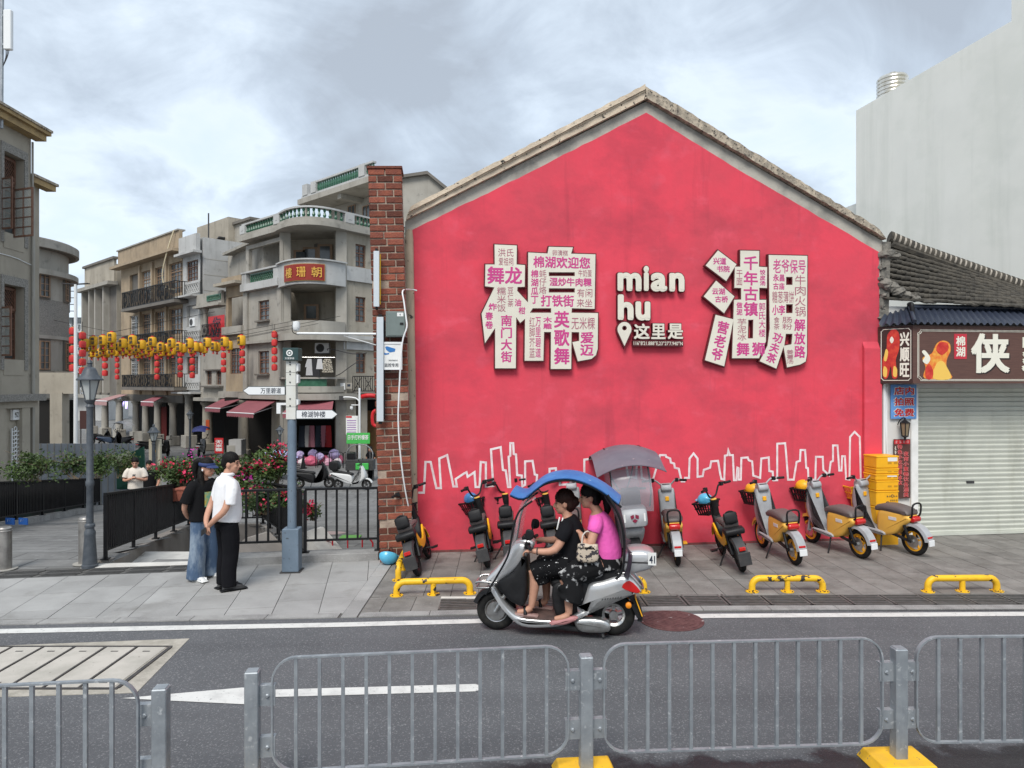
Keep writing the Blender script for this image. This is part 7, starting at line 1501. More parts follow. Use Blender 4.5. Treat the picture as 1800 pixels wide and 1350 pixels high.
for k, (px, py, Y, w_, lb) in enumerate(((284, 862, 15.2, .15, 'leftmost trough'), (298, 861, 15.0, .15, 'second trough'), (313, 860, 14.8, .15, 'third trough'), (327, 859, 14.6, .15, 'fourth trough'), (448, 868, 13.6, .16, 'pot right of the standing man'), (462, 880, 13.2, .13, 'low pot behind the bars'))):
    p = P(px, py, Y); o = thing('flower_pot', 'terracotta plastic flower pot on the railing shelf, ' + lb, 'flower pot', p, 0, 'terracotta pots on the railing'); B().hexa([(-w_ * .8, -.1, -.24), (w_ * .8, -.1, -.24), (w_ * .8, .1, -.24), (-w_ * .8, .1, -.24)], [(-w_, -.13, 0), (w_, -.13, 0), (w_, .13, 0), (-w_, .13, 0)]).build('pot', m_terra, o, bevel=.008); B().box(-w_ - .012, w_ + .012, -.142, .142, -.02, .025).build('rim', m_terra, o, bevel=.006); boxo('shelf_bracket', m_black, o, -w_, w_, -.14, .14, -.27, -.245)
# ================================================================ two-wheelers
def W3(o, v):
    return Matrix.Translation(o.location) @ o.rotation_euler.to_matrix().to_4x4() @ Vector(v)
def wheel(par, x, r, w, rim_m, z=None, disc=False, spokes=5, y=0.):
    z = r if z is None else z
    o = B().torus((0, 0, 0), r - w * .55, w * .55, 'y', 28, 8, .9).build('wheel', m_tyre, par, smooth=60, loc=(x, y, z)); ri = r - w * 1.0
    mb = B().lathe([(ri, -w * .32), (ri + .012, -w * .36), (ri + .012, w * .36), (ri, w * .32), (ri - .02, w * .2), (ri - .02, -w * .2), (ri, -w * .32)], 28, axis='y', cap=False).lathe([(.045, -w * .5), (.05, -w * .4), (.05, w * .4), (.045, w * .5)], 14, axis='y')
    for k in range(spokes):
        t_ = 2 * math.pi * k / spokes + .3; mb.bar((.035 * math.cos(t_), 0, .035 * math.sin(t_)), ((ri - .01) * math.cos(t_), 0, (ri - .01) * math.sin(t_)), .035, .022)
    mb.build('rim', rim_m, o, smooth=40)
    if disc: B().lathe([(.10, w * .5), (.10, w * .5 + .006)], 20, axis='y').lathe([(.03, w * .5), (.03, w * .5 + .03)], 10, axis='y').build('brake_disc', m_chrome, o)
    return o
def helmet(o, v, mat, label, rot=(.3, .2, 0), s=1., extra=None):
    h = thing('helmet', label, 'helmet', W3(o, v) if o else v, 0, 'loose helmets', rot=rot); mb = B(); n, k = 16, 8
    for i in range(k + 1):
        a = R(8 + 82 * i / k) if i else R(0)
        a = R(-8 + 98 * i / k)
        for j in range(n): t_ = 2 * math.pi * j / n; mb.v.append(Vector((.135 * math.cos(a) * math.cos(t_), .11 * math.cos(a) * math.sin(t_), .115 * math.sin(a))) * s)
    for i in range(k):
        for j in range(n): mb.f.append((i * n + j, i * n + (j + 1) % n, (i + 1) * n + (j + 1) % n, (i + 1) * n + j)); mb.m.append(0)
    mb.build('shell', mat, h, smooth=60); B().ell((0, 0, -.0), (.12 * s, .098 * s, .06 * s), 12, 6).build('lining', m_black, h, smooth=60); B().add([Vector(v_) * s for v_ in ((.11, -.08, .0), (.17, -.05, -.012), (.17, .05, -.012), (.11, .08, .0), (.11, -.08, .012), (.17, -.05, .0), (.17, .05, .0), (.11, .08, .012))], [(0, 1, 2, 3), (7, 6, 5, 4), (0, 4, 5, 1), (1, 5, 6, 2), (2, 6, 7, 3)]).build('visor', mat, h)
    for s_ in (-1, 1): B().tube(smooth_path([(.03 * s, s_ * .1 * s, -.01), (.02 * s, s_ * .07 * s, -.09 * s), (0, 0, -.12 * s)]), .006, 5).build('strap', m_black, h)
    return h
def mudguard(par, x, z, r, w, a0, a1, mat, name='mudguard', th=.012):
    mb = B(); n = 10; V = []
    for k in range(n + 1):
        t_ = R(lerp(a0, a1, k / n)); c, s_ = math.cos(t_), math.sin(t_)
        for yy, rr in ((-w / 2, r - .045), (-w / 2 * .8, r), (w / 2 * .8, r), (w / 2, r - .045), (w / 2 - .01, r - .05), (w / 2 * .75, r - th), (-w / 2 * .75, r - th), (-w / 2 + .01, r - .05)): V.append((x + rr * c, yy, z + rr * s_))
    fs = [(8 * k + i, 8 * k + (i + 1) % 8, 8 * k + 8 + (i + 1) % 8, 8 * k + 8 + i) for k in range(n) for i in range(8)] + [tuple(range(8)), tuple(8 * n + i for i in range(7, -1, -1))]
    return mb.add(V, fs).build(name, mat, par, smooth=50)
def bar_set(par, x, z, steer, half, rise, sweep_, mat_grip=m_blackpl, mat=m_blackpl, lean_stem=.0):
    h = link('handlebar', B().tube(smooth_path([(-sweep_, -half, rise), (-sweep_ * .3, -half * .55, rise), (0, -.07, .02), (0, .07, .02), (-sweep_ * .3, half * .55, rise), (-sweep_, half, rise)], 4), .014, 8).mesh('bar', 60), par, (x, 0, z), (0, 0, steer), mat)
    for s in (-1, 1):
        B().tube([(-sweep_ * .75, s * half * .78, rise), (-sweep_ * 1.1, s * half * 1.12, rise)], .02, 8).build('grip', mat_grip, h, smooth=50); B().tube([(-sweep_ * .5 + .03, s * half * .7, rise - .005), (-sweep_ * .8 + .05, s * half * 1.0, rise - .02)], .006, 5).build('lever', m_chrome, h)
        boxo('switch_block', mat_grip, h, -sweep_ * .5 - .03, -sweep_ * .5 + .03, s * half * .62 - .025, s * half * .62 + .025, rise - .03, rise + .03, .006)
    return h
def basket(par, x0, x1, w, z0, z1, mat, name='basket', n=5):
    mb = B(); t_ = .7; a = [(x0, -w * t_, z0), (x1, -w * t_, z0), (x1, w * t_, z0), (x0, w * t_, z0)]; b = [(x0 - .03, -w, z1), (x1 + .03, -w, z1), (x1 + .03, w, z1), (x0 - .03, w, z1)]
    mb.hexa([Vector(v) - Vector((0, 0, .01)) for v in a], a)
    for i in range(4):
        p, q, r_, s_ = Vector(a[i]), Vector(a[(i + 1) % 4]), Vector(b[(i + 1) % 4]), Vector(b[i]); mb.bar(s_, r_, .022); mb.bar(p.lerp(s_, .5), q.lerp(r_, .5), .014)
        for k in range(n): u0_, u1_ = k / n + .03, (k + 1) / n - .05; mb.add([p.lerp(q, u0_), p.lerp(q, u1_), s_.lerp(r_, u1_), s_.lerp(r_, u0_)], [(0, 1, 2, 3)])
    return mb.build(name, mat, par)

def share_bike(rear, front, lean, steer, label, hm=None, hl=None, hoff=(0, 0, 0)):
    c = (rear + front) / 2; d = front - rear; o = thing('shared_bike', label, 'electric bike', (c.x, c.y, .0), 0, 'black and yellow shared bikes', rot=(lean, 0, math.atan2(d.y, d.x)))
    wheel(o, -.5, .225, .075, m_blackpl); wheel(o, .5, .225, .06, m_blackpl)
    B().pillow([(.38, .66), (.45, .64), (.34, .34), (.12, .25), (-.22, .26), (-.40, .42), (-.44, .60), (-.25, .62), (-.08, .45), (.15, .42)], .13, .025).build('frame', m_blackpl, o, smooth=50)
    for s in (-1, 1): B().pillow([(.36, .55), (.30, .36), (.05, .28), (-.20, .32), (-.36, .55), (-.24, .58), (-.10, .43), (.14, .40)], .035, .012, s * .075).build('side_panel', m_bikeyel, o, smooth=50)
    B().pillow([(-.46, .66), (-.44, .72), (-.25, .73), (.0, .70), (.04, .66), (-.1, .62), (-.4, .61)], .22, .035).build('saddle', m_seatbr, o, smooth=50)
    B().pillow([(-.50, .70), (-.48, .83), (-.45, .83), (-.44, .70)], .19, .02).build('back_pad', m_seat, o, smooth=50); B().torus((-.46, 0, .77), .09, .014, 'x', 16, 6).build('pad_frame', m_blackpl, o)
    t_ = B().pillow([(-.56, .54), (-.57, .62), (-.42, .63), (-.42, .55)], .28, .02).build('tail_box', m_blackpl, o, smooth=50); boxo('reflector', m_redl, t_, -.578, -.565, -.11, .11, .57, .60)
    g_ = mudguard(o, -.5, .225, .275, .16, 75, 190, m_darkgrey, 'rear_mudguard'); boxo('tail_lamp', m_redl, g_, -.775, -.74, -.045, .045, .36, .41, .006); boxo('rear_plate', m_darkgrey, g_, -.80, -.785, -.085, .085, .16, .34, .004)
    mudguard(o, .5, .225, .27, .12, 10, 140, m_bikeyel, 'front_mudguard')
    B().tube([(.45, 0, .50), (.36, 0, .90)], [.06, .055], 14).build('head_tube', m_blackpl, o, smooth=50); B().lathe([(.05, 0), (.05, .012), (.03, .016)], 16, (.355, 0, .90)).build('dial', m_ltyel, o)
    for s in (-1, 1): B().tube([(.43, s * .05, .5), (.5, s * .06, .225)], .018, 8).build('fork_leg', m_blackpl, o); B().tube([(-.5, s * .08, .225), (-.2, s * .09, .32)], .018, 8).build('swing_arm', m_blackpl, o); B().tube([(-.5, s * .085, .26), (-.38, s * .095, .55)], .022, 8).build('shock', m_blackpl, o); B().tube([(.02, s * .1, .25), (.06, s * .2, .22)], .012, 6).box(.02, .1, s * .17, s * .26, .205, .23).build('pedal', m_blackpl, o)
    B().tube([(-.1, .08, .24), (-.2, .24, .03)], .012, 6).box(-.24, -.16, .22, .27, .0, .03).build('kickstand', m_blackpl, o)
    hb = bar_set(o, .36, .93, steer, .30, .17, .10); basket(hb, .05, .27, .16, -.25, -.07, m_black)
    if hm:
        w = Matrix.Translation((.36, 0, .93)) @ Matrix.Rotation(steer, 4, 'Z') @ Vector((.16 + hoff[0], hoff[1], -.05 + hoff[2])); helmet(o, w, hm, hl, (rnd.uniform(-.5, .1), rnd.uniform(-.3, .3), steer + math.atan2(d.y, d.x)))
    return o
def gp(px, py): return G(px, py)
share_bike(gp(737, 1013), gp(756, 980), R(-19), R(50), 'black and yellow shared bike leaning by the brick pillar')
share_bike(gp(858, 1001), gp(866, 966), R(-15), R(44), 'black shared bike with a blue helmet, second from the pillar', m_blued, 'deep blue helmet in the basket of the second black bike')
share_bike(gp(898, 993), gp(898, 962), R(-6), R(25), 'black and yellow shared bike half hidden behind the scooter windscreen', m_blueh, 'sky blue helmet in the basket right above the scooter nose')
share_bike(gp(978, 992), gp(975, 960), R(-10), R(30), 'black shared bike seen through the scooter windscreen', m_blueh, 'sky blue helmet seen through the scooter windscreen')
share_bike(gp(1309, 1008), gp(1268, 972), R(-12), R(36), 'black shared bike standing alone right of centre before the pink wall', m_blueh, 'sky blue helmet in the basket of the bike right of centre')
helmet(None, G(683, 992) + Vector((0, 0, .12)), m_blueh, 'sky blue helmet lying on the pavement at the foot of the brick pillar', (2.5, .3, .4), 1.05)

def moped(rear, front, lean, steer, label, bk=None, hm=None, hl=None):
    c = (rear + front) / 2; d = front - rear; o = thing('shared_moped', label, 'moped', (c.x, c.y, 0), 0, 'grey and yellow shared mopeds', rot=(lean, 0, math.atan2(d.y, d.x)))
    wheel(o, -.56, .225, .075, m_bikeyel, disc=True); wheel(o, .55, .225, .07, m_bikeyel, disc=True)
    B().pillow([(.36, .98), (.45, .96), (.50, .70), (.43, .45), (.28, .30), (.02, .26), (.0, .33), (.22, .36), (.30, .52), (.33, .80)], .26, .04).build('leg_shield', m_grey, o, smooth=50)
    B().pillow([(.44, .95), (.49, .90), (.54, .68), (.50, .50), (.46, .55), (.47, .75)], .20, .02).build('front_panel', m_ltyel, o, smooth=50)
    B().pillow([(.3, .33), (.28, .27), (-.1, .24), (-.1, .31)], .30, .02).build('floorboard', m_grey, o, smooth=50)
    B().pillow([(.02, .30), (-.01, .60), (-.14, .66), (-.50, .64), (-.58, .56), (-.44, .44), (-.30, .30), (-.10, .24)], .25, .035).build('rear_body', m_ltyel, o, smooth=50)
    for s in (-1, 1): l_ = B().box(-.36, -.22, s * .128 - .002, s * .128 + .002, .52, .57).build('logo_plate', m_plast_w, o); put_text(B(), '美团', -.34, -.24, .528, .562, -.1315, .02, .0015).build('lettering', m_ink, l_) if s < 0 else None
    B().pillow([(.04, .62), (.02, .71), (-.18, .755), (-.46, .73), (-.56, .66), (-.50, .615), (-.1, .63)], .27, .045).build('saddle', m_seatbr, o, smooth=50)
    r_ = B().tube(smooth_path([(-.48, -.08, .60), (-.60, -.085, .62), (-.63, -.08, .80), (-.63, .08, .80), (-.60, .085, .62), (-.48, .08, .60)], 4), .014, 8).build('rear_hoop', m_blackpl, o, smooth=50)
    B().pillow([(-.62, .53), (-.63, .60), (-.54, .61), (-.54, .54)], .16, .012).build('tail_lamp', m_redl, o, smooth=50)
    g_ = mudguard(o, -.56, .225, .285, .15, 60, 172, m_grey, 'rear_mudguard'); boxo('reflector', m_redl, g_, -.835, -.815, -.05, .05, .31, .34, .004); pl_ = boxo('rear_plate', m_plast_w, g_, -.86, -.845, -.055, .055, .20, .29, .003)
    mudguard(o, .55, .225, .275, .12, 25, 150, m_ltyel, 'front_mudguard')
    for s in (-1, 1): B().tube([(.45, s * .05, .55), (.55, s * .055, .225)], .02, 8).build('fork_leg', m_grey, o); B().tube([(-.56, s * .075, .225), (-.2, s * .085, .30)], .024, 8).build('swing_arm', m_blackpl, o); B().tube([(-.54, s * .085, .25), (-.44, s * .09, .52)], .022, 8).build('shock', m_blackpl, o)
    B().tube([(-.05, .1, .24), (-.16, .26, .03)], .013, 6).build('kickstand', m_blackpl, o); boxo('footpeg', m_bikeyel, o, -.22, -.08, -.2, -.12, .22, .245, .006)
    hd = B().pillow([(.30, .97), (.33, 1.06), (.45, 1.06), (.48, .96), (.42, .93)], .17, .02).build('headset', m_grey, o, smooth=50); boxo('display', m_black, hd, .325, .42, -.06, .06, 1.055, 1.066, .003); boxo('badge', m_bikeyel, hd, .31, .335, -.03, .03, .80, .87, .006)
    hb = bar_set(o, .38, 1.03, steer, .31, .10, .12, m_blackpl, m_grey)
    if bk: basket(hb, .10, .32, .17, -.30, -.10, bk)
    if hm: helmet(o, Matrix.Translation((.38, 0, 1.03)) @ Matrix.Rotation(steer, 4, 'Z') @ Vector((.21, 0, -.08)), hm, hl, (-.3, .1, steer + math.atan2(d.y, d.x)))
    return o
moped(G(1192, 995), G(1178, 962), R(-5), R(-14), 'grey and yellow moped just right of the covered electric scooter')
moped(G(1012, 990), G(1012, 958), R(-4), R(12), 'grey and yellow moped hidden behind the scooter riders')
moped(G(1396, 992), G(1342, 963), R(-5), R(20), 'grey and yellow moped with a black basket, left of a trio', m_black, m_bikeyel, 'yellow helmet in the basket of the left moped of the trio')
moped(G(1512, 981), G(1428, 954), R(-5), R(18), 'grey and yellow moped with a black basket, middle of a trio', m_black, m_bikeyel, 'yellow helmet in the basket of the middle moped of the trio')
moped(G(1600, 974), G(1512, 952), R(-4), R(-12), 'grey and yellow moped with an orange basket beside the yellow crates', m_bikeyel)

# ---- covered electric scooter parked behind the passenger
es_r, es_f = G(1130, 1002), G(1108, 962); d = es_f - es_r; c = (es_r + es_f) / 2
es = thing('covered_scooter', 'parked electric scooter with a grey rain canopy and emblem on its tail box', 'scooter', (c.x, c.y, 0), 0, None, rot=(R(-5), 0, math.atan2(d.y, d.x)))
wheel(es, -.62, .225, .09, m_darkgrey); wheel(es, .62, .225, .085, m_darkgrey)
B().pillow([(.35, 1.0), (.48, .98), (.60, .62), (.50, .40), (.3, .28), (.0, .24), (.02, .33), (.25, .36), (.34, .6)], .36, .05).build('leg_shield', m_grey, es, smooth=50); B().pillow([(.05, .3), (.0, .66), (-.7, .72), (-.82, .6), (-.55, .4), (-.2, .26)], .32, .06).build('rear_body', m_grey, es, smooth=50); B().pillow([(.05, .64), (.02, .74), (-.4, .80), (-.66, .80), (-.66, .70)], .3, .04).build('saddle', m_seat, es, smooth=50)
tb = B().pillow([(-.62, .74), (-.62, 1.0), (-.90, .98), (-.92, .72)], .40, .05).build('tail_box', m_grey, es, smooth=50); B().pillow([(-.62, 1.03), (-.60, 1.26), (-.66, 1.27), (-.70, 1.03)], .30, .03).build('backrest', m_seat, es, smooth=50)
em = B()
for k in range(3):
    t_ = R(30 + 120 * k); em.add([(0, r_ * math.cos(t_ + R(o_)), .86 + r_ * math.sin(t_ + R(o_))) for r_, o_ in ((.010, 0), (.058, 48), (.075, 0), (.058, -48))], [(0, 1, 2, 3)])
for i in range(len(em.v)): em.v[i].x = -.955
em.build('emblem', M('maroon_emblem', (.22, .02, .05), .4), tb)
mudguard(es, -.62, .225, .29, .17, 60, 175, m_blackpl, 'rear_mudguard'); bar_set(es, .40, 1.06, R(0), .33, .05, .1)
for s in (-1, 1): boxo('reflector_bar', m_white, tb, -.95, -.93, s * .15 - .012, s * .15 + .012, .80, .92); B().tube(smooth_path([(.45, s * .05, 1.05), (.55, s * .20, 1.4), (.4, s * .27, 1.80), (-.1, s * .29, 1.86), (-.6, s * .29, 1.72), (-.86, s * .29, 1.3), (-.80, s * .26, 1.0)]), .014, 7).build('canopy_frame', m_black, es, smooth=50)
m_cang = M('grey_canopy_cloth', (.135, .13, .16), .6, c2=(.165, .16, .19), scale=3, c3=(.6, .45, .42), scale3=11, lo3=.69, hi3=.71)
def canopy(par, path, hw, mat, name='canopy', crown=.07, nl=9, flare=0., th=.008):
    path = smooth_path(path, 4); mb = B(); V = []; n = len(path)
    for lay in (0, 1):
        for i, p in enumerate(path):
            d_ = path[min(n - 1, i + 1)] - path[max(0, i - 1)]; d_.normalize(); up_ = Vector((-d_.z, 0, d_.x)); up_ = up_ if up_.z > 0 else -up_
            e_ = 1 + flare * abs(2 * i / (n - 1) - 1) ** 2
            for k in range(nl): s_ = -1 + 2 * k / (nl - 1); V.append(Vector((p.x, s_ * hw * e_, p.z)) + up_ * (crown * (1 - s_ * s_) - crown - lay * th))
    m_ = n * nl
    for i in range(n - 1):
        for k in range(nl - 1): a = i * nl + k; mb.f += [(a, a + 1, a + nl + 1, a + nl), (m_ + a, m_ + a + nl, m_ + a + nl + 1, m_ + a + 1)]; mb.m += [0, 0]
    mb.v = V; return mb.build(name, mat, par, smooth=60)
canopy(es, [(.85, 0, 1.74), (.5, 0, 1.86), (0, 0, 1.92), (-.5, 0, 1.88), (-.85, 0, 1.76), (-1.1, 0, 1.70)], .52, m_cang, 'canopy', .15, 11, .0)
canopy(es, [(-.86, 0, 1.62), (-.96, 0, 1.4), (-.94, 0, 1.16), (-.86, 0, .95)], .30, m_clearg, 'rear_curtain', .03)
for s in (-1, 1): B().add([(-.8, s * .30, 1.70), (-.2, s * .3, 1.80), (-.25, s * .30, 1.25), (-.88, s * .29, 1.2)], [(0, 1, 2, 3)]).build('side_curtain', m_clearg, es)
B().add([(.44, -.28, 1.1), (.44, .28, 1.1), (.56, .3, 1.75), (.56, -.3, 1.75)], [(0, 1, 2, 3)]).build('windscreen', m_clearg, es)

es.scale = (.93, .93, .90); es.location.x -= .07
# ---- silver scooter on the road
SC = Vector((XZ(975, 7.61), 7.61, -.011)); SRZ = R(172.2)
sc = thing('silver_scooter', 'silver scooter with a blue rain canopy carrying two women along the road', 'scooter', SC, SRZ)
cs = lambda p: ((622 - p[0]) / 583, (1243 - p[1]) / 583)
def pol(*pts): return [cs(p) for p in pts]
wheel(sc, .63, .218, .10, m_chrome, None, True, 5); wheel(sc, -.625, .225, .11, m_chrome, None, False, 5)
tap = lambda x, z: .36 if x < .35 else lerp(.36, .24, min(1, (x - .35) / .4))
B().pillow(pol((372, 690), (335, 750), (255, 850), (195, 912), (205, 942), (262, 950), (310, 905), (370, 855), (440, 775), (470, 720), (462, 682), (420, 668)), .34, .04, wfun=tap).build('front_cowl', m_silver, sc, smooth=50)
B().pillow(pol((450, 745), (372, 850), (270, 925), (330, 1005), (390, 1045), (452, 1035)), .40, .03).build('leg_shield', m_blackpl, sc, smooth=50)
B().pillow(pol((255, 945), (300, 1020), (350, 1080), (420, 1120), (560, 1128), (700, 1122), (790, 1070), (840, 1080), (700, 1155), (560, 1180), (430, 1178), (345, 1120), (290, 1050), (240, 975)), .42, .025).build('sill', m_silver, sc, smooth=50)
boxo('floorboard', M('worn_floor', (.12, .075, .065), .8, c2=(.07, .05, .045), scale=9), sc, cs((700, 0))[0], cs((395, 0))[0], -.20, .20, .175, .207)
B().pillow(pol((615, 930), (640, 1115), (760, 1090), (830, 1000), (830, 900), (720, 890)), .34, .03).build('tunnel', m_blackpl, sc, smooth=50)
rb = B().pillow(pol((795, 1000), (835, 905), (920, 880), (1010, 850), (1085, 852), (1152, 935), (1120, 960), (1000, 1010), (900, 1048), (790, 1092), (765, 1085)), .38, .06).build('rear_body', m_silver, sc, smooth=50)
for s in (-1, 1):
    t_ = B(); B().pillow(pol((1035, 915), (1080, 872), (1143, 930), (1115, 945)), .012, .004, s * .192).build('tail_lamp', m_redl, rb, smooth=50)
q0, q1 = cs((910, 1000)), cs((1035, 965)); mb = marks(-q0[0], -q1[0], q0[1], q0[1] + .022, 0, 8)
for i in range(len(mb.v)): v = mb.v[i]; mb.v[i] = Vector((-v.x - .3 * (v.z - q0[1]), .1945 - v.y, v.z + (v.x + q0[0]) * .16))
mb.build('model_script', m_darkgrey, rb)['kind'] = 'stuff'
B().pillow(pol((598, 905), (640, 878), (800, 878), (940, 845), (1010, 805), (1030, 850), (900, 895), (780, 945), (630, 950)), .30, .045).build('saddle', m_seat, sc, smooth=50)
B().pillow(pol((750, 1150), (770, 1118), (880, 1112), (955, 1130), (955, 1190), (800, 1198)), .14, .03, .13).build('engine_case', m_chrome, sc, smooth=50); B().pillow(pol((560, 1175), (700, 1170), (900, 1195), (900, 1215), (600, 1200)), .26, .02).build('engine_block', m_darkgrey, sc, smooth=50)
B().tube([(cs((760, 0))[0], -.17, .13), (cs((1000, 0))[0], -.2, .16)], .055, 12).build('silencer', m_darkgrey, sc, smooth=50)
hs_ = B().pillow(pol((375, 690), (400, 668), (455, 655), (500, 680), (470, 745), (410, 740)), .20, .03).build('headset', m_silver, sc, smooth=50); bar_set(sc, cs((440, 0))[0], cs((0, 700))[1], 0, .30, .03, .08)
boxo('instrument', m_black, hs_, cs((480, 0))[0], cs((420, 0))[0], -.08, .08, cs((0, 668))[1], cs((0, 640))[1], .01)
for s in (-1, 1):
    B().tube(smooth_path([(.30, s * .18, .95), (.26, s * .24, 1.06), (.24, s * .27, 1.12)]), .008, 6).build('mirror_stem', m_black, sc); B().pillow([(.20, 1.06), (.28, 1.05), (.27, 1.15), (.20, 1.14)], .03, .01, s * .29).build('mirror', m_black, sc, smooth=50)
    B().tube([cs((360, 930))[:1] + (s * .075,) + cs((360, 930))[1:], (.63, s * .08, .218)], .026, 8).build('fork_leg', m_chrome, sc, smooth=50)
mudguard(sc, .63, .218, .262, .15, 20, 135, m_blackpl, 'front_mudguard')
B().tube(smooth_path([(.60, .16, .55), (.80, .14, .55), (.84, .1, .52), (.84, -.1, .52), (.80, -.14, .55), (.60, -.16, .55)], 4), .012, 8).build('bumper_bar', m_chrome, sc, smooth=50); B().tube(smooth_path([(.62, .16, .50), (.80, .14, .485), (.83, .1, .48), (.83, -.1, .48), (.80, -.14, .485), (.62, -.16, .50)], 4), .010, 8).build('bumper_bar', m_chrome, sc, smooth=50)
rkx = [cs(p) for p in ((1000, 845), (1060, 835), (1150, 930))]; B().tube(smooth_path([(rkx[0][0], .13, rkx[0][1]), (rkx[1][0], .14, rkx[1][1]), (-.80, .14, .68), (-.91, .12, .55), (-.93, 0, .52), (-.91, -.12, .55), (-.80, -.14, .68), (rkx[1][0], -.14, rkx[1][1]), (rkx[0][0], -.13, rkx[0][1])], 4), .013, 8).build('grab_rail', m_chrome, sc, smooth=50)
tb = B().pillow(pol((1048, 720), (1055, 835), (1150, 825), (1225, 790), (1232, 725), (1180, 695), (1100, 695)), .38, .05).build('top_box', m_silver, sc, smooth=50); boxo('box_seam', m_darkgrey, tb, cs((1225, 0))[0], cs((1050, 0))[0], -.192, .192, cs((0, 768))[1], cs((0, 758))[1])
q0, q1 = cs((1238, 775)), cs((1190, 700)); pl_ = boxo('number_card', m_white, tb, q0[0], q1[0], .19, .198, q0[1], q1[1]); mb = put_text(B(), '41', -q1[0] - .0 + .012, -q0[0] - .012, q0[1] + .02, q1[1] - .03, 0, .03, .002)
for i in range(len(mb.v)): v = mb.v[i]; mb.v[i] = Vector((-v.x, .201 - v.y, v.z))
mb.build('lettering', m_ink, pl_)
mudguard(sc, -.625, .225, .30, .15, 95, 190, m_blackpl, 'rear_mudguard'); B().hexa([(-.80, -.09, .36), (-.84, -.09, .36), (-.84, .09, .36), (-.80, .09, .36)], [(-.865, -.09, .22), (-.905, -.09, .22), (-.905, .09, .22), (-.865, .09, .22)]).build('plate_holder', m_blackpl, sc)
B().hexa([(-.845, -.095, .43), (-.855, -.095, .43), (-.855, .095, .43), (-.845, .095, .43)], [(-.915, -.095, .24), (-.925, -.095, .24), (-.925, .095, .24), (-.915, .095, .24)]).build('number_plate', m_bikeyel, sc)
for s in (-1, 1): B().lathe([(.032, 0), (.03, .02), (.012, .03)], 12, (cs((1075, 0))[0], s * .16, cs((0, 1025))[1]), 'y').build('indicator', m_orangel, sc, smooth=50)
B().tube([(-.45, .1, .2), (-.52, .16, .03)], .014, 6).build('stand', m_darkgrey, sc)
# rain canopy
m_canb = M('blue_canopy_cloth', (.03, .13, .36), .5, c2=(.05, .19, .45), scale=4, c3=(.7, .75, .8), scale3=13, lo3=.70, hi3=.715); m_canu = M('canopy_lining', (.03, .032, .04), .8)
cpth = [(c_[0], 0, c_[1]) for c_ in pol((375, 352), (440, 372), (500, 325), (570, 275), (660, 250), (760, 252), (860, 285), (950, 335), (1032, 400))]
cpth = [(p[0], 0, p[2] + .03) for p in cpth]; canopy(sc, cpth, .31, m_canb, 'canopy', .045, 9, .0); canopy(sc, [(p[0], 0, p[2] - .016) for p in cpth], .305, m_canu, 'canopy_lining', .045, 9)
wsp = [(c_[0], 0, c_[1]) for c_ in pol((500, 350), (425, 410), (388, 500), (370, 600), (350, 690), (280, 820), (215, 925))]; canopy(sc, wsp, .30, m_clear, 'windscreen', .06, 9)
rcp = [(c_[0], 0, c_[1]) for c_ in pol((960, 345), (1030, 470), (1060, 600), (1062, 720), (1040, 850))]; canopy(sc, rcp, .30, M('dark_rear_curtain', (.06, .05, .07), .5, alpha=.75), 'rear_curtain', .05, 9)
for s in (-1, 1):
    B().tube(smooth_path([(p[0], s * .30, p[2] - .08) for p in wsp]), .012, 6).build('canopy_frame', m_black, sc, smooth=50); B().tube(smooth_path([(c_[0], s * .31, c_[1]) for c_ in pol((950, 350), (1020, 480), (1048, 620), (1040, 780), (1000, 850))]), .015, 6).build('canopy_frame', m_black, sc, smooth=50)
    B().tube(smooth_path([(p[0], s * .29, p[2] - .07) for p in cpth[1:]]), .012, 6).build('canopy_frame', m_black, sc, smooth=50)

# ---- scooters standing in the square
def town_scooter(px, py, Y, rz, body, label, seat=m_seat, box_=None, scr=False, z=ZP):
    o = thing('parked_scooter', label, 'scooter', (XZ(px, Y), Y, z), rz, 'scooters parked in the square')
    wheel(o, -.62, .23, .10, m_darkgrey); wheel(o, .64, .23, .09, m_darkgrey)
    B().pillow([(.36, 1.0), (.48, .98), (.62, .60), (.52, .44), (.3, .28), (.0, .24), (.02, .33), (.25, .36), (.36, .6)], .32, .05).build('leg_shield', body, o, smooth=50); B().pillow([(.05, .28), (.0, .62), (-.3, .70), (-.85, .72), (-.95, .62), (-.6, .45), (-.2, .26)], .30, .06).build('rear_body', body, o, smooth=50); B().pillow([(.05, .62), (.0, .72), (-.35, .76), (-.8, .84), (-.82, .76), (-.3, .66)], .26, .04).build('saddle', seat, o, smooth=50)
    mudguard(o, .64, .23, .28, .13, 20, 150, body, 'front_mudguard'); bar_set(o, .42, 1.03, R(8), .31, .06, .1); B().pillow([(-.98, .62), (-.9, .58), (-.9, .66)], .2, .01).build('tail_lamp', m_redl, o)
    for s in (-1, 1): B().tube([(.5, s * .06, .5), (.64, s * .065, .23)], .02, 6).build('fork_leg', m_darkgrey, o); B().tube([(.42, s * .2, 1.08), (.38, s * .26, 1.26)], .008, 5).build('mirror_stem', m_black, o); B().ell((.38, s * .28, 1.3), (.015, .06, .04), 8, 6).build('mirror', m_black, o)
    B().tube([(-.1, .1, .26), (-.2, .25, .02)], .014, 6).build('kickstand', m_darkgrey, o)
    if box_: B().pillow([(-.95, .86), (-.93, 1.2), (-.6, 1.2), (-.58, .86)], .36, .04).build('top_box', box_, o, smooth=50)
    if scr: canopy(o, [(.8, 0, 1.7), (.2, 0, 1.9), (-.5, 0, 1.82), (-.8, 0, 1.6)], .4, scr, 'canopy', .1); [B().tube(smooth_path([(.5, s * .1, 1.0), (.6, s * .3, 1.4), (.4, s * .33, 1.74)]), .014, 5).build('canopy_frame', m_black, o) for s in (-1, 1)]
    return o
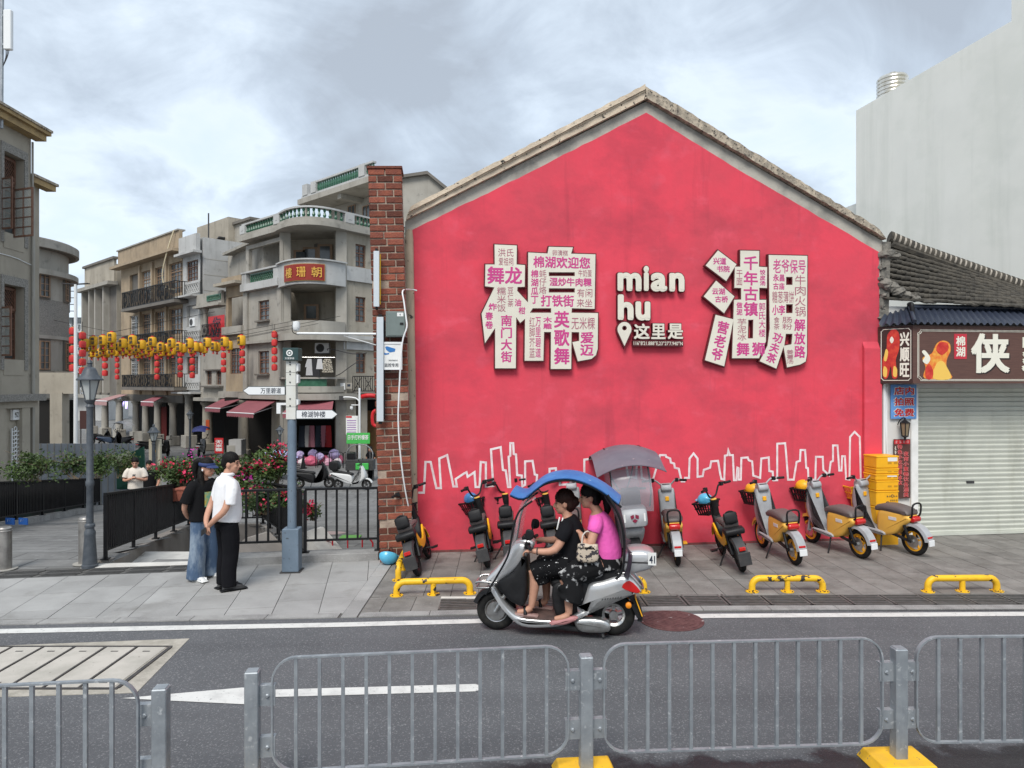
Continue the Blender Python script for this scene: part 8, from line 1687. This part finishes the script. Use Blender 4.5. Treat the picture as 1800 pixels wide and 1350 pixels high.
town_scooter(552, 857, 31., R(4), m_blackpl, 'black scooter parked side-on left of the white one behind the railing')
town_scooter(619, 860, 30.6, R(-6), M('white_scooter_paint', (.62, .63, .63), .35), 'white scooter with black seat parked behind the railing near the pillar', box_=m_blackpl)
town_scooter(178, 770, 54, R(40), m_blackpl, 'black scooter leftmost of the row before the arcade')
town_scooter(196, 772, 52, R(25), M('navy_scooter', (.04, .06, .1), .4), 'dark blue scooter second in the row before the arcade')
town_scooter(216, 772, 51, R(160), m_blackpl, 'black scooter with a pale rain canopy in the row before the arcade', scr=M('pale_canopy', (.45, .45, .46), .5))
town_scooter(262, 784, 47, R(70), m_darkgrey, 'dark grey scooter beside the arcade columns with no canopy')
town_scooter(288, 800, 44, R(95), m_blackpl, 'black scooter seen from behind with an orange box light', box_=m_blackpl)
town_scooter(354, 790, 45, R(100), m_grey, 'grey scooter with a blue canopy before the third arcade', scr=M('navy_canopy', (.04, .05, .2), .5))
town_scooter(508, 822, 38, R(80), m_blackpl, 'black scooter behind the signpost near the pink bundles')
o = bpy.data.objects['parked_scooter.006']; boxo('orange_light', m_orangel, o, -.96, -.94, -.16, .16, .95, 1.1); boxo('number_plate', m_bikeyel, o, -1.0, -.985, -.12, .12, .42, .56)
# ================================================================ people
def fuse(mb, name, mat, parent, vox=.009, sm=5):
    jit = .0035 if name == 'hair' else 0
    """join overlapping lofted limbs into one continuous skin"""
    me = bpy.data.meshes.new('tmp'); me.from_pydata(mb.v, [], mb.f); o = bpy.data.objects.new('tmp', me); COL.objects.link(o)
    b = bmesh.new(); b.from_mesh(me); bmesh.ops.recalc_face_normals(b, faces=b.faces); b.to_mesh(me); b.free()
    m = o.modifiers.new('r', 'REMESH'); m.mode = 'VOXEL'; m.voxel_size = vox; m2 = o.modifiers.new('s', 'SMOOTH'); m2.iterations = sm; m2.factor = .5
    dg = bpy.context.evaluated_depsgraph_get(); dg.update(); r_ = bpy.data.meshes.new_from_object(o.evaluated_get(dg)); bpy.data.objects.remove(o); bpy.data.meshes.remove(me)
    if jit:
        for v in r_.vertices: k = math.sin(v.co.x * 210) * math.sin(v.co.y * 260 + 1) + .6 * math.sin(v.co.z * 330 + v.co.x * 120); v.co += v.normal * jit * k
    r_.polygons.foreach_set('use_smooth', [True] * len(r_.polygons)); r_.materials.clear(); r_.materials.append(mat); r_.name = name
    return link(name, r_, parent)
def limb(mb, pts, rs, n=4, seg=12):
    p = smooth_path(pts, n); R_ = []
    for i in range(len(p)):
        t_ = i / n; k = min(len(rs) - 2, int(t_)); R_.append(lerp(rs[k], rs[k + 1], min(1, t_ - k)))
    return mb.tube(p, R_, seg)
def torso(mb, secs, seg=20):
    """sections (x, z, half width, half depth)"""
    p = smooth_path([(s[0], 0, s[1]) for s in secs], 4); q = smooth_path([(s[2], s[3], 0) for s in secs], 4)
    return mb.tube(p, [(v.x, v.y) for v in q], seg, up=(1, 0, 0))
def place(mb, st, Mx): return mb.xform(Mx, st)
def head_geo(mb, Mx, s=1.):
    st = len(mb.v); mb.ell((-.005, 0, .025), (.098, .078, .105), 18, 14); mb.ell((.028, 0, -.045), (.066, .060, .070), 16, 12); mb.ell((.06, 0, -.092), (.028, .026, .02), 10, 8)
    mb.tube([(.088, 0, .022), (.108, 0, -.008), (.116, 0, -.026), (.098, 0, -.036)], [.008, .012, .017, .012], 10); mb.ell((.082, 0, -.062), (.018, .028, .014), 10, 8); mb.ell((.078, 0, .042), (.02, .05, .012), 10, 6)
    for y in (-1, 1): mb.ell((-.005, y * .078, -.008), (.024, .012, .034), 10, 8); mb.ell((.068, y * .035, -.025), (.024, .022, .022), 10, 8)
    return place(mb, st, Mx)
def face_bits(par, Mx, lip=m_lip):
    for y in (-1, 1):
        e_ = B().ell((.088, y * .033, .012), (.008, .014, .007), 10, 6); place(e_, 0, Mx); e_.build('eye', m_eye, par, smooth=60); e_ = B().tube([(.090, y * .016, .034), (.093, y * .034, .038), (.084, y * .05, .033)], .005, 6); place(e_, 0, Mx); e_.build('eyebrow', m_hair, par)
    e_ = B().ell((.098, 0, -.060), (.006, .024, .007), 12, 6); place(e_, 0, Mx); e_.build('mouth', lip, par, smooth=60)
def hand_geo(mb, wrist, d, nrm, curl=.5, side=1):
    """palm, four jointed fingers and a thumb; d points along the hand, nrm out of its back"""
    d = Vector(d).normalized(); nrm = Vector(nrm); nrm = (nrm - d * nrm.dot(d)).normalized(); s = d.cross(nrm) * side; w = Vector(wrist)
    mb.tube([w, w + d * .04, w + d * .085], [(.026, .02), (.038, .015), (.038, .013)], 12, up=nrm)
    for k, (off, ln) in enumerate(((-.028, .066), (-.010, .076), (.010, .072), (.027, .056))):
        b_ = w + d * .082 + s * off; p = [b_]; dd_ = d.copy()
        for j in range(3): a_ = curl * (.5 + .45 * j); dd_ = (d * math.cos(a_) - nrm * math.sin(a_)).normalized(); p.append(p[-1] + dd_ * ln * (.45, .32, .25)[j])
        mb.tube(p, [.0092, .009, .0082, .0068], 8)
    t0 = w + d * .028 - s * .03; mb.tube([t0, t0 + d * .025 - s * .022 - nrm * .01, t0 + d * .055 - s * .026 - nrm * .022 * (.5 + curl)], [.013, .0105, .008], 8)
    return mb
def hair_cap(mb, Mx, back=.0, low=-.04, vol=1.):
    st = len(mb.v); mb.ell((-.010, 0, .060), (.101 * vol, .089 * vol, .096 * vol), 18, 12); mb.ell((-.055, 0, .0 + low), (.062 * vol, .081 * vol, .09), 14, 10); return place(mb, st, Mx)
def HM(c, yaw=0., pitch=0., roll=0., s=1.): return Matrix.Translation(c) @ Euler((roll, pitch, yaw)).to_matrix().to_4x4() @ Matrix.Scale(s, 4)
def shoe(par, ankle, yaw, mat, sole=None, ln=.27):
    st = B(); st.pillow([(-.07, .02), (-.08, .06), (-.06, .10), (.02, .10), (.06, .075), (.14, .06), (.19, .035), (.185, .015), (.1, .012)], .092, .03, 0, 3, lambda x, z: .075 + .02 * min(1, max(0, x * 8)))
    o = link('shoe', st.mesh('shoe', 50), par, (ankle[0], ankle[1], ankle[2]), (0, 0, yaw), mat); s2 = B().pillow([(-.085, .0), (-.085, .026), (.195, .028), (.2, .006), (.1, .0)], .1, .008).build('sole', sole or mat, o, smooth=50); return o

# ---- man in white polo and black trousers
m_polo = M('white_polo', (.74, .74, .75), .85, c2=(.68, .68, .70), scale=6, bump=.5, bscale=7); m_trou = M('black_trousers', (.006, .006, .008), .9, spec=.15, bump=.5, bscale=9)
mp = G(398, 1036); man = thing('person', 'man in a white polo shirt and black trousers, hands clasped behind his back', 'person', mp, R(42))
hM = HM((.055, -.01, 1.615), R(-40), R(3), 0, 1.04); bd = B(); head_geo(bd, hM); torso(bd, [(.0, .9, .15, .11), (.0, 1.1, .15, .12), (.0, 1.33, .17, .11), (.01, 1.44, .08, .07), (.03, 1.52, .056, .058), (.055, 1.58, .052, .055)])
for s in (-1, 1):
    limb(bd, [(.0, s * .18, 1.38), (-.10, s * .25, 1.09), (-.20, s * .14, .94), (-.235, s * .05, .86)], [.055, .045, .036, .028]); limb(bd, [(.0, s * .09, .9), (.02, s * .09, .5), (.0, s * .095, .1)], [.08, .055, .04])
hand_geo(bd, (-.235, -.055, .865), (-.1, .5, -.8), (-.9, 0, .1), .7, 1); hand_geo(bd, (-.235, .05, .86), (-.15, -.4, -.85), (-.9, 0, .1), .9, -1)
fuse(bd, 'body', m_skin, man, .0085, 4); face_bits(man, hM)
sh_ = B(); torso(sh_, [(.0, .885, .20, .175), (.01, .97, .195, .175), (.015, 1.12, .19, .17), (.012, 1.28, .205, .155), (.0, 1.385, .195, .13), (.005, 1.445, .11, .09), (.015, 1.475, .07, .075)])
for s in (-1, 1): limb(sh_, [(.0, s * .14, 1.39), (-.01, s * .21, 1.31), (-.045, s * .25, 1.12)], [.082, .082, .078])
fuse(sh_, 'polo_shirt', m_polo, man, .011, 4); cl_ = B().torus((.02, 0, 1.485), .07, .016, 'z', 18, 8, 1.4).build('collar', m_polo, man, smooth=60)
tr_ = B(); torso(tr_, [(.0, .80, .17, .14), (.0, .88, .178, .142), (.0, .93, .172, .138)]); 
for s in (-1, 1): limb(tr_, [(.0, s * .085, .86), (.02, s * .085, .70), (.025, s * .085, .48), (.0, s * .09, .26), (.0, s * .095, .06)], [.115, .115, .10, .092, .092])
fuse(tr_, 'trousers', m_trou, man, .011, 4); B().torus((0, 0, .905), .155, .014, 'z', 28, 6, 1.6).build('belt', m_black, man, smooth=60)
hr = B(); hair_cap(hr, hM, 0, .02); fuse(hr, 'hair', m_hair, man, .009, 2)
for s in (-1, 1): shoe(man, (.0, s * .095, 0), R(s * 8), m_darkgrey, m_blackpl)
ph_ = B().box(-.005, .005, -.038, .038, -.078, .078).build('phone', m_blackpl, loc=W3(man, (-.275, .03, .78)), rot=(R(65), R(10), R(40)), bevel=.004); tag(ph_, 'dark phone held behind the back of the man in white', 'phone')

# ---- woman in black T-shirt, jeans and navy visor
m_tee = M('black_tee', (.007, .007, .008), .9, spec=.15, bump=.4, bscale=9); m_jean = M('washed_denim', (.055, .095, .165), .85, c2=(.30, .36, .42), scale=3.2, lo=.46, hi=.70, bump=.35, bscale=10, stretch=(1.6, 1.6, .7)); m_visor = M('navy_visor', (.018, .035, .12), .7)
wp_ = G(357, 1017); wo_ = thing('person', 'woman in a black printed T-shirt, wide jeans and a navy visor cap', 'person', wp_, R(-24))
hM = HM((.07, 0, 1.505), R(10), R(5), 0, .98); bd = B(); head_geo(bd, hM); torso(bd, [(.0, .85, .14, .10), (.0, 1.05, .125, .1), (.0, 1.25, .15, .1), (.01, 1.345, .07, .06), (.03, 1.42, .045, .048), (.05, 1.48, .043, .046)])
for s in (-1, 1): limb(bd, [(.0, s * .155, 1.29), (-.09, s * .225, 1.02), (-.16, s * .12, .86), (-.18, s * .04, .82)], [.046, .038, .03, .024]); limb(bd, [(.0, s * .08, .85), (.02, s * .085, .45), (.0, s * .09, .08)], [.07, .045, .033])
hand_geo(bd, (-.17, -.05, .82), (-.1, .5, -.8), (-.9, 0, 0), .8, 1); hand_geo(bd, (-.18, .05, .82), (-.1, -.4, -.8), (-.9, 0, 0), .8, -1); fuse(bd, 'body', m_skin, wo_, .0085, 4); face_bits(wo_, hM)
sh_ = B(); torso(sh_, [(.0, .80, .20, .155), (.0, .92, .19, .15), (.01, 1.1, .18, .14), (.015, 1.23, .18, .13), (.0, 1.32, .15, .10), (.01, 1.365, .07, .065)])
for s in (-1, 1): limb(sh_, [(.0, s * .12, 1.305), (-.02, s * .19, 1.22), (-.06, s * .235, 1.05)], [.075, .08, .085])
fuse(sh_, 'tee_shirt', m_tee, wo_, .011, 4)
pr_ = B(); nx_, nz_ = 6, 5
for j in range(nz_ + 1):
    for i in range(nx_ + 1): y = lerp(-.105, .075, i / nx_); z = lerp(1.00, 1.20, j / nz_); pr_.v.append(Vector((.012 + .147 * math.sqrt(max(.05, 1 - (y / .2) ** 2)) + .006, y, z)))
for j in range(nz_):
    for i in range(nx_): a = j * (nx_ + 1) + i; pr_.f.append((a, a + 1, a + nx_ + 2, a + nx_ + 1)); pr_.m.append(0)
pr_.build('shirt_print', M('print_picture', (.45, .36, .07), .7, c2=(.16, .36, .24), scale=9, lo=.42, hi=.55, c3=(.6, .5, .2), scale3=30, lo3=.6, hi3=.65), wo_, smooth=60)
tr_ = B(); torso(tr_, [(.0, .74, .155, .125), (.0, .84, .15, .12), (.0, .90, .14, .11)])
for s in (-1, 1): limb(tr_, [(.0, s * .085, .80), (.015, s * .095, .60), (.02, s * .105, .40), (.0, s * .115, .20), (-.005, s * .12, .03)], [.10, .105, .108, .115, .122])
fuse(tr_, 'jeans', m_jean, wo_, .011, 4)
hr = B(); hair_cap(hr, hM, 0, -.02); st = len(hr.v); limb(hr, [(-.09, 0, .09), (-.16, 0, .07), (-.18, 0, -.06), (-.15, 0, -.2)], [.035, .05, .045, .015]); place(hr, st, hM); limb(hr, [(.03, -.07, 1.50), (.05, -.085, 1.38), (.09, -.08, 1.22), (.10, -.075, 1.10)], [.03, .042, .036, .012]); fuse(hr, 'hair', m_hair, wo_, .009, 2)
vb = B(); vb.torus((-.005, 0, .055), .094, .016, 'z', 24, 8, 1.6); vm = B()
for k in range(13):
    t_ = R(-70 + 140 * k / 12); c_, s_ = math.cos(t_), math.sin(t_); vb.v += [Vector((.09 * c_, .085 * s_, .05)), Vector((.09 * c_ + .085 * max(.2, c_), .095 * s_, .022)), Vector((.09 * c_ + .085 * max(.2, c_), .095 * s_, .030)), Vector((.09 * c_, .085 * s_, .062))]
b0 = len(vb.v) - 52
for k in range(12):
    for j in range(4): vb.f.append((b0 + 4 * k + j, b0 + 4 * k + (j + 1) % 4, b0 + 4 * k + 4 + (j + 1) % 4, b0 + 4 * k + 4 + j)); vb.m.append(0)
vb.xform(hM).build('visor_cap', m_visor, wo_, smooth=50)
for s in (-1, 1): shoe(wo_, (.0, s * .12, 0), R(s * 10), m_plast_w, m_white)
e_ = B().ell((0, -.092, -.015), (.012, .008, .016), 8, 6).xform(hM).build('earbud', m_plast_w, wo_)

# ---- the two women on the scooter (scooter frame: x forward, +y towards the viewer)
def rider(label, c_top, hc, hyaw, joints, skirt, hairm, top_secs, vox=.009, sleeve=.6):
    o = thing('person', label, 'person', SC, SRZ); hM = HM(hc, hyaw, R(4), 0, 1.0); bd = B(); head_geo(bd, hM); J = joints
    torso(bd, [(J['hip'][0], J['hip'][1], .15, .12), (lerp(J['hip'][0], J['sh'][0], .5), lerp(J['hip'][1], J['sh'][1], .5), .13, .11), (J['sh'][0], J['sh'][1] - .06, .15, .1), (J['sh'][0] + .01, J['sh'][1] + .04, .07, .06), (lerp(J['sh'][0], hc[0], .6), J['sh'][1] + .1, .048, .05), (hc[0] - .01, hc[2] - .04, .045, .048)])
    for s in (-1, 1):
        sh_, el, wr = [(p[0], s * p[1], p[2]) for p in J['arm' if s > 0 else 'arm2']]; limb(bd, [sh_, el, wr], [.056, .044, .028]); dv = Vector(J['hd']); hand_geo(bd, wr, (dv.x, -s * abs(dv.y), dv.z), J.get('hn', (0, 0, 1)), J.get('curl', 1.1), -s)
        hp, kn, an_ = [(p[0], s * p[1], p[2]) for p in J['leg' if s > 0 else 'leg2']]; limb(bd, [hp, kn], [.085, .062]); limb(bd, [kn, (lerp(kn[0], an_[0], .35) - .02, lerp(kn[1], an_[1], .35), lerp(kn[2], an_[2], .35)), an_], [.058, .056, .034])
        limb(bd, [an_, (an_[0] + .06, an_[1], an_[2] - .035), (an_[0] + .15, an_[1], an_[2] - .055)], [.036, .036, .026])
    fuse(bd, 'body', m_skin2, o, .0085, 4); face_bits(o, hM)
    tp = B(); torso(tp, top_secs)
    for s in (-1, 1):
        sh_, el, wr = [Vector((p[0], s * p[1], p[2])) for p in J['arm' if s > 0 else 'arm2']]; limb(tp, [(sh_.x, sh_.y * .6, sh_.z + .01), sh_.lerp(el, .15), sh_.lerp(el, sleeve)], [.075, .078, .072])
    fuse(tp, 'top', c_top, o, .011, 4); sk = B(); skirt(sk); fuse(sk, 'skirt', J['skm'], o, .012, 4)
    hr = B(); hair_cap(hr, hM, 0, -.01, 1.06); st = len(hr.v); J['hair'](hr); place(hr, st, hM); fuse(hr, 'hair', hairm, o, .009, 2); return o, hM
m_dots = M('dotted_skirt', (.007, .007, .008), .9, spec=.15, c3=(.75, .75, .75), scale3=42, lo3=.655, hi3=.67, world=False); m_flor = M('floral_skirt', (.01, .01, .011), .9, spec=.15, c2=(.42, .42, .42), scale=9, lo=.56, hi=.64, detail=3, world=False, bump=.3, bscale=12); m_pinkt = M('hot_pink_top', (.80, .12, .46), .85, c2=(.7, .1, .4), scale=5, bump=.4, bscale=25); m_blkt = M('black_knit_top', (.008, .008, .010), .9, spec=.15, bump=.3, bscale=12)
dj = dict(hip=(-.20, .76), sh=(-.15, 1.20), arm=[(-.14, .19, 1.165), (-.02, .26, .945), (.20, .27, .925)], arm2=[(-.14, .19, 1.165), (-.02, .26, .95), (.20, .27, .93)], hd=(1, .15, -.05), curl=1.4, leg=[(-.17, .11, .76), (.21, .15, .70), (.235, .14, .30)], leg2=[(-.17, .11, .76), (.14, .14, .69), (.10, .13, .30)], skm=m_dots, hair=lambda m: m.ell((-.10, 0, .01), (.065, .06, .06), 12, 8))
def sk1_(m):
    torso(m, [(-.20, .70, .18, .17), (-.20, .80, .175, .15), (-.19, .88, .16, .13)])
    for s, k in ((1, .22), (-1, .15)): limb(m, [(-.15, s * .10, .75), (.05, s * .13, .735), (k, s * .145, .67)], [.13, .125, .105]); limb(m, [(k - .08, s * .13, .66), (k - .11, s * .12, .56)], [.10, .085])
    m.ell((.0, 0, .66), (.16, .15, .09))
drv, dM = rider('woman in a black top and dotted skirt steering the scooter', m_blkt, (-.105, 0, 1.385), R(4), dj, sk1_, m_hairbr, [(-.20, .76, .185, .165), (-.20, .88, .18, .16), (-.185, 1.02, .175, .15), (-.165, 1.14, .18, .13), (-.15, 1.215, .14, .10), (-.14, 1.245, .085, .075)], sleeve=.55)
for k, zz_ in enumerate((.0, .035)): B().tube(smooth_path([(-.06 - zz_, .11, 1.255 - .005 * k), (-.05 - zz_, .135, 1.20), (-.035 - zz_, .14, 1.13)]), .008, 6).build('white_trim', m_white, drv)
B().tube([(.225, .03, .945), (.225, .0, .945)], .01, 6).build('bracelet_anchor', m_skin2, drv); B().torus((.16, .268, .927), .034, .007, 'x', 16, 6).build('bracelet', m_darkgrey, drv)
pj = dict(hip=(-.55, .80), sh=(-.46, 1.27), arm=[(-.45, .18, 1.225), (-.37, .26, .985), (-.28, .14, 1.10)], arm2=[(-.45, .18, 1.225), (-.36, .24, 1.0), (-.26, .16, 1.10)], hd=(.6, .3, .5), curl=1.0, leg=[(-.50, .12, .80), (-.12, .20, .63), (-.165, .22, .27)], leg2=[(-.50, .12, .80), (-.12, .20, .63), (-.165, .22, .27)], skm=m_flor, hair=lambda m: limb(m, [(-.1, 0, .03), (-.17, 0, .0), (-.18, 0, -.12), (-.16, 0, -.2)], [.045, .05, .042, .015]))
def sk2_(m):
    torso(m, [(-.55, .72, .19, .17), (-.55, .82, .185, .16), (-.54, .90, .165, .14)])
    for s in (1, -1): limb(m, [(-.48, s * .11, .78), (-.28, s * .17, .72), (-.10, s * .20, .61)], [.14, .13, .11]); limb(m, [(-.15, s * .20, .60), (-.19, s * .21, .50), (-.17, s * .215, .42)], [.125, .125, .135])
pas, pM = rider('woman in a hot pink top and floral skirt riding pillion', m_pinkt, (-.375, 0, 1.455), R(6), pj, sk2_, m_hair, [(-.55, .80, .18, .155), (-.55, .92, .18, .16), (-.525, 1.06, .175, .15), (-.485, 1.18, .18, .135), (-.46, 1.26, .14, .10), (-.45, 1.295, .08, .075)], sleeve=.4)
m_shoeb = M('pink_flat_shoe', (.42, .19, .19), .6)
for s in (-1, 1): B().pillow([(-.24, .255), (-.25, .225), (-.12, .165), (.02, .16), (.03, .185), (-.05, .215), (-.14, .245)], .075, .02, s * .22).build('flat_shoe', m_shoeb, pas, smooth=50)
for s, kx in ((1, .235), (-1, .10)): B().pillow([(kx - .06, .225), (kx - .06, .205), (kx + .05, .203), (kx + .22, .215), (kx + .215, .235), (kx + .08, .24)], .085, .012, s * .135).build('sandal_sole', M('sandal_sole', (.3, .19, .17), .7), drv, smooth=50); B().tube(smooth_path([(kx + .06, s * .135 - .045, .235), (kx + .07, s * .135, .295), (kx + .06, s * .135 + .045, .235)]), .02, 8).build('sandal_strap', m_black, drv, smooth=50)
hb_p = W3(sc, (-.36, .27, .93)); hbg = thing('handbag', 'small patterned handbag on the pink passenger\'s lap', 'bag', hb_p, SRZ); B().pillow([(-.10, -.085), (.10, -.09), (.105, .05), (.08, .09), (-.08, .09), (-.105, .06)], .10, .03).build('bag_body', M('comic_print', (.5, .42, .33), .7, c2=(.04, .035, .04), scale=24, lo=.52, hi=.56, detail=2, c3=(.45, .06, .05), scale3=19, lo3=.66, hi3=.68), hbg, smooth=50); B().tube(smooth_path([(-.06, 0, .08), (-.05, -.02, .17), (.0, -.04, .21), (.05, -.02, .17), (.06, 0, .08)]), .008, 6).build('strap', M('pale_strap', (.55, .5, .45), .6), hbg)

# ---- people further off
def far_person(label, loc, rz, topm, botm, hc=1.5, arms='phone', hairm=m_hair, k=.96, hl=None):
    o = thing('person', label, 'person', loc, rz); hM = HM((.04, 0, 1.50), 0, R(14) if arms == 'phone' else 0); bd = B(); head_geo(bd, hM); torso(bd, [(.0, .85, .14, .1), (.0, 1.1, .14, .11), (.0, 1.28, .16, .1), (.01, 1.36, .07, .06), (.03, 1.46, .05, .05)]); hr = B(); hair_cap(hr, hM, 0, .0)
    for s in (-1, 1):
        wr = (.22, s * .05, 1.12) if arms == 'phone' else (.12 if s > 0 else .05, s * .2, .84); el = (.03, s * .26, 1.06); limb(bd, [(0, s * .165, 1.31), el, wr], [.05, .04, .028]); hand_geo(bd, wr, (.7, -s * .4, .4) if arms == 'phone' else (.1, 0, -1), (0, s * .6, .6), .9, s); limb(bd, [(0, s * .085, .85), (.02, s * .09, .45), (0, s * .09, .08)], [.075, .05, .035]); shoe(o, (0, s * .09, 0), 0, m_blackpl)
    fuse(bd, 'body', m_skin2, o, .011, 3); face_bits(o, hM); t_ = B(); torso(t_, [(.0, .82, .185, .15), (.0, 1.0, .18, .145), (.0, 1.22, .185, .13), (.0, 1.33, .16, .1), (.01, 1.385, .075, .07)])
    for s in (-1, 1): limb(t_, [(0, s * .13, 1.33), (.01, s * .2, 1.24), (.03, s * .24, 1.12)], [.075, .078, .075])
    fuse(t_, 'shirt', topm, o, .013, 4); t_ = B(); torso(t_, [(0, .76, .16, .13), (0, .88, .155, .125)])
    for s in (-1, 1): limb(t_, [(0, s * .085, .82), (.02, s * .09, .45), (0, s * .095, .06)], [.1, .08, .075])
    fuse(t_, 'trousers', botm, o, .013, 4)
    if hl: B().ell((0, 0, .03), (.135, .125, .135), 16, 12).xform(hM).build('crash_helmet', hl, o, smooth=60); B().ell((.055, 0, .0), (.09, .105, .05), 14, 8).xform(hM).build('visor', m_black, o, smooth=60)
    else: fuse(hr, 'hair', hairm, o, .011, 2)
    o.scale = (k, k, k); return o
fm = far_person('distant man in a cream shirt looking at his phone', Vector((XZ(238, 18.2), 18.2, zg(18.2))), R(-70), M('cream_shirt', (.66, .60, .53), .85, bump=.3, bscale=8), m_trou, k=.98)
tag(B().box(-.035, .035, -.004, .004, -.07, .07).build('phone', m_blackpl, loc=W3(fm, (.27, 0, 1.14)), rot=(R(-30), 0, R(15)), bevel=.003), 'small dark phone in the hands of the distant man', 'phone')
far_person('distant woman in a black T-shirt beside the small lamp post', Vector((XZ(263, 19.2), 19.2, zg(19.2))), R(-80), m_tee, m_trou, arms='down', k=.94)
far_person('person in a dark helmet half hidden behind the flowers', Vector((XZ(333, 30.5), 30.5, ZP)), R(-30), m_darkgrey, m_trou, arms='down', hl=m_black, k=1.0)
far_person('shopkeeper in dark clothes beside the food cart', Vector((XZ(652, 34), 34., ZP)), R(-120), m_blkt, m_trou, arms='down', k=.95)
bpy.data.objects.remove(_to); bpy.data.curves.remove(_tc)
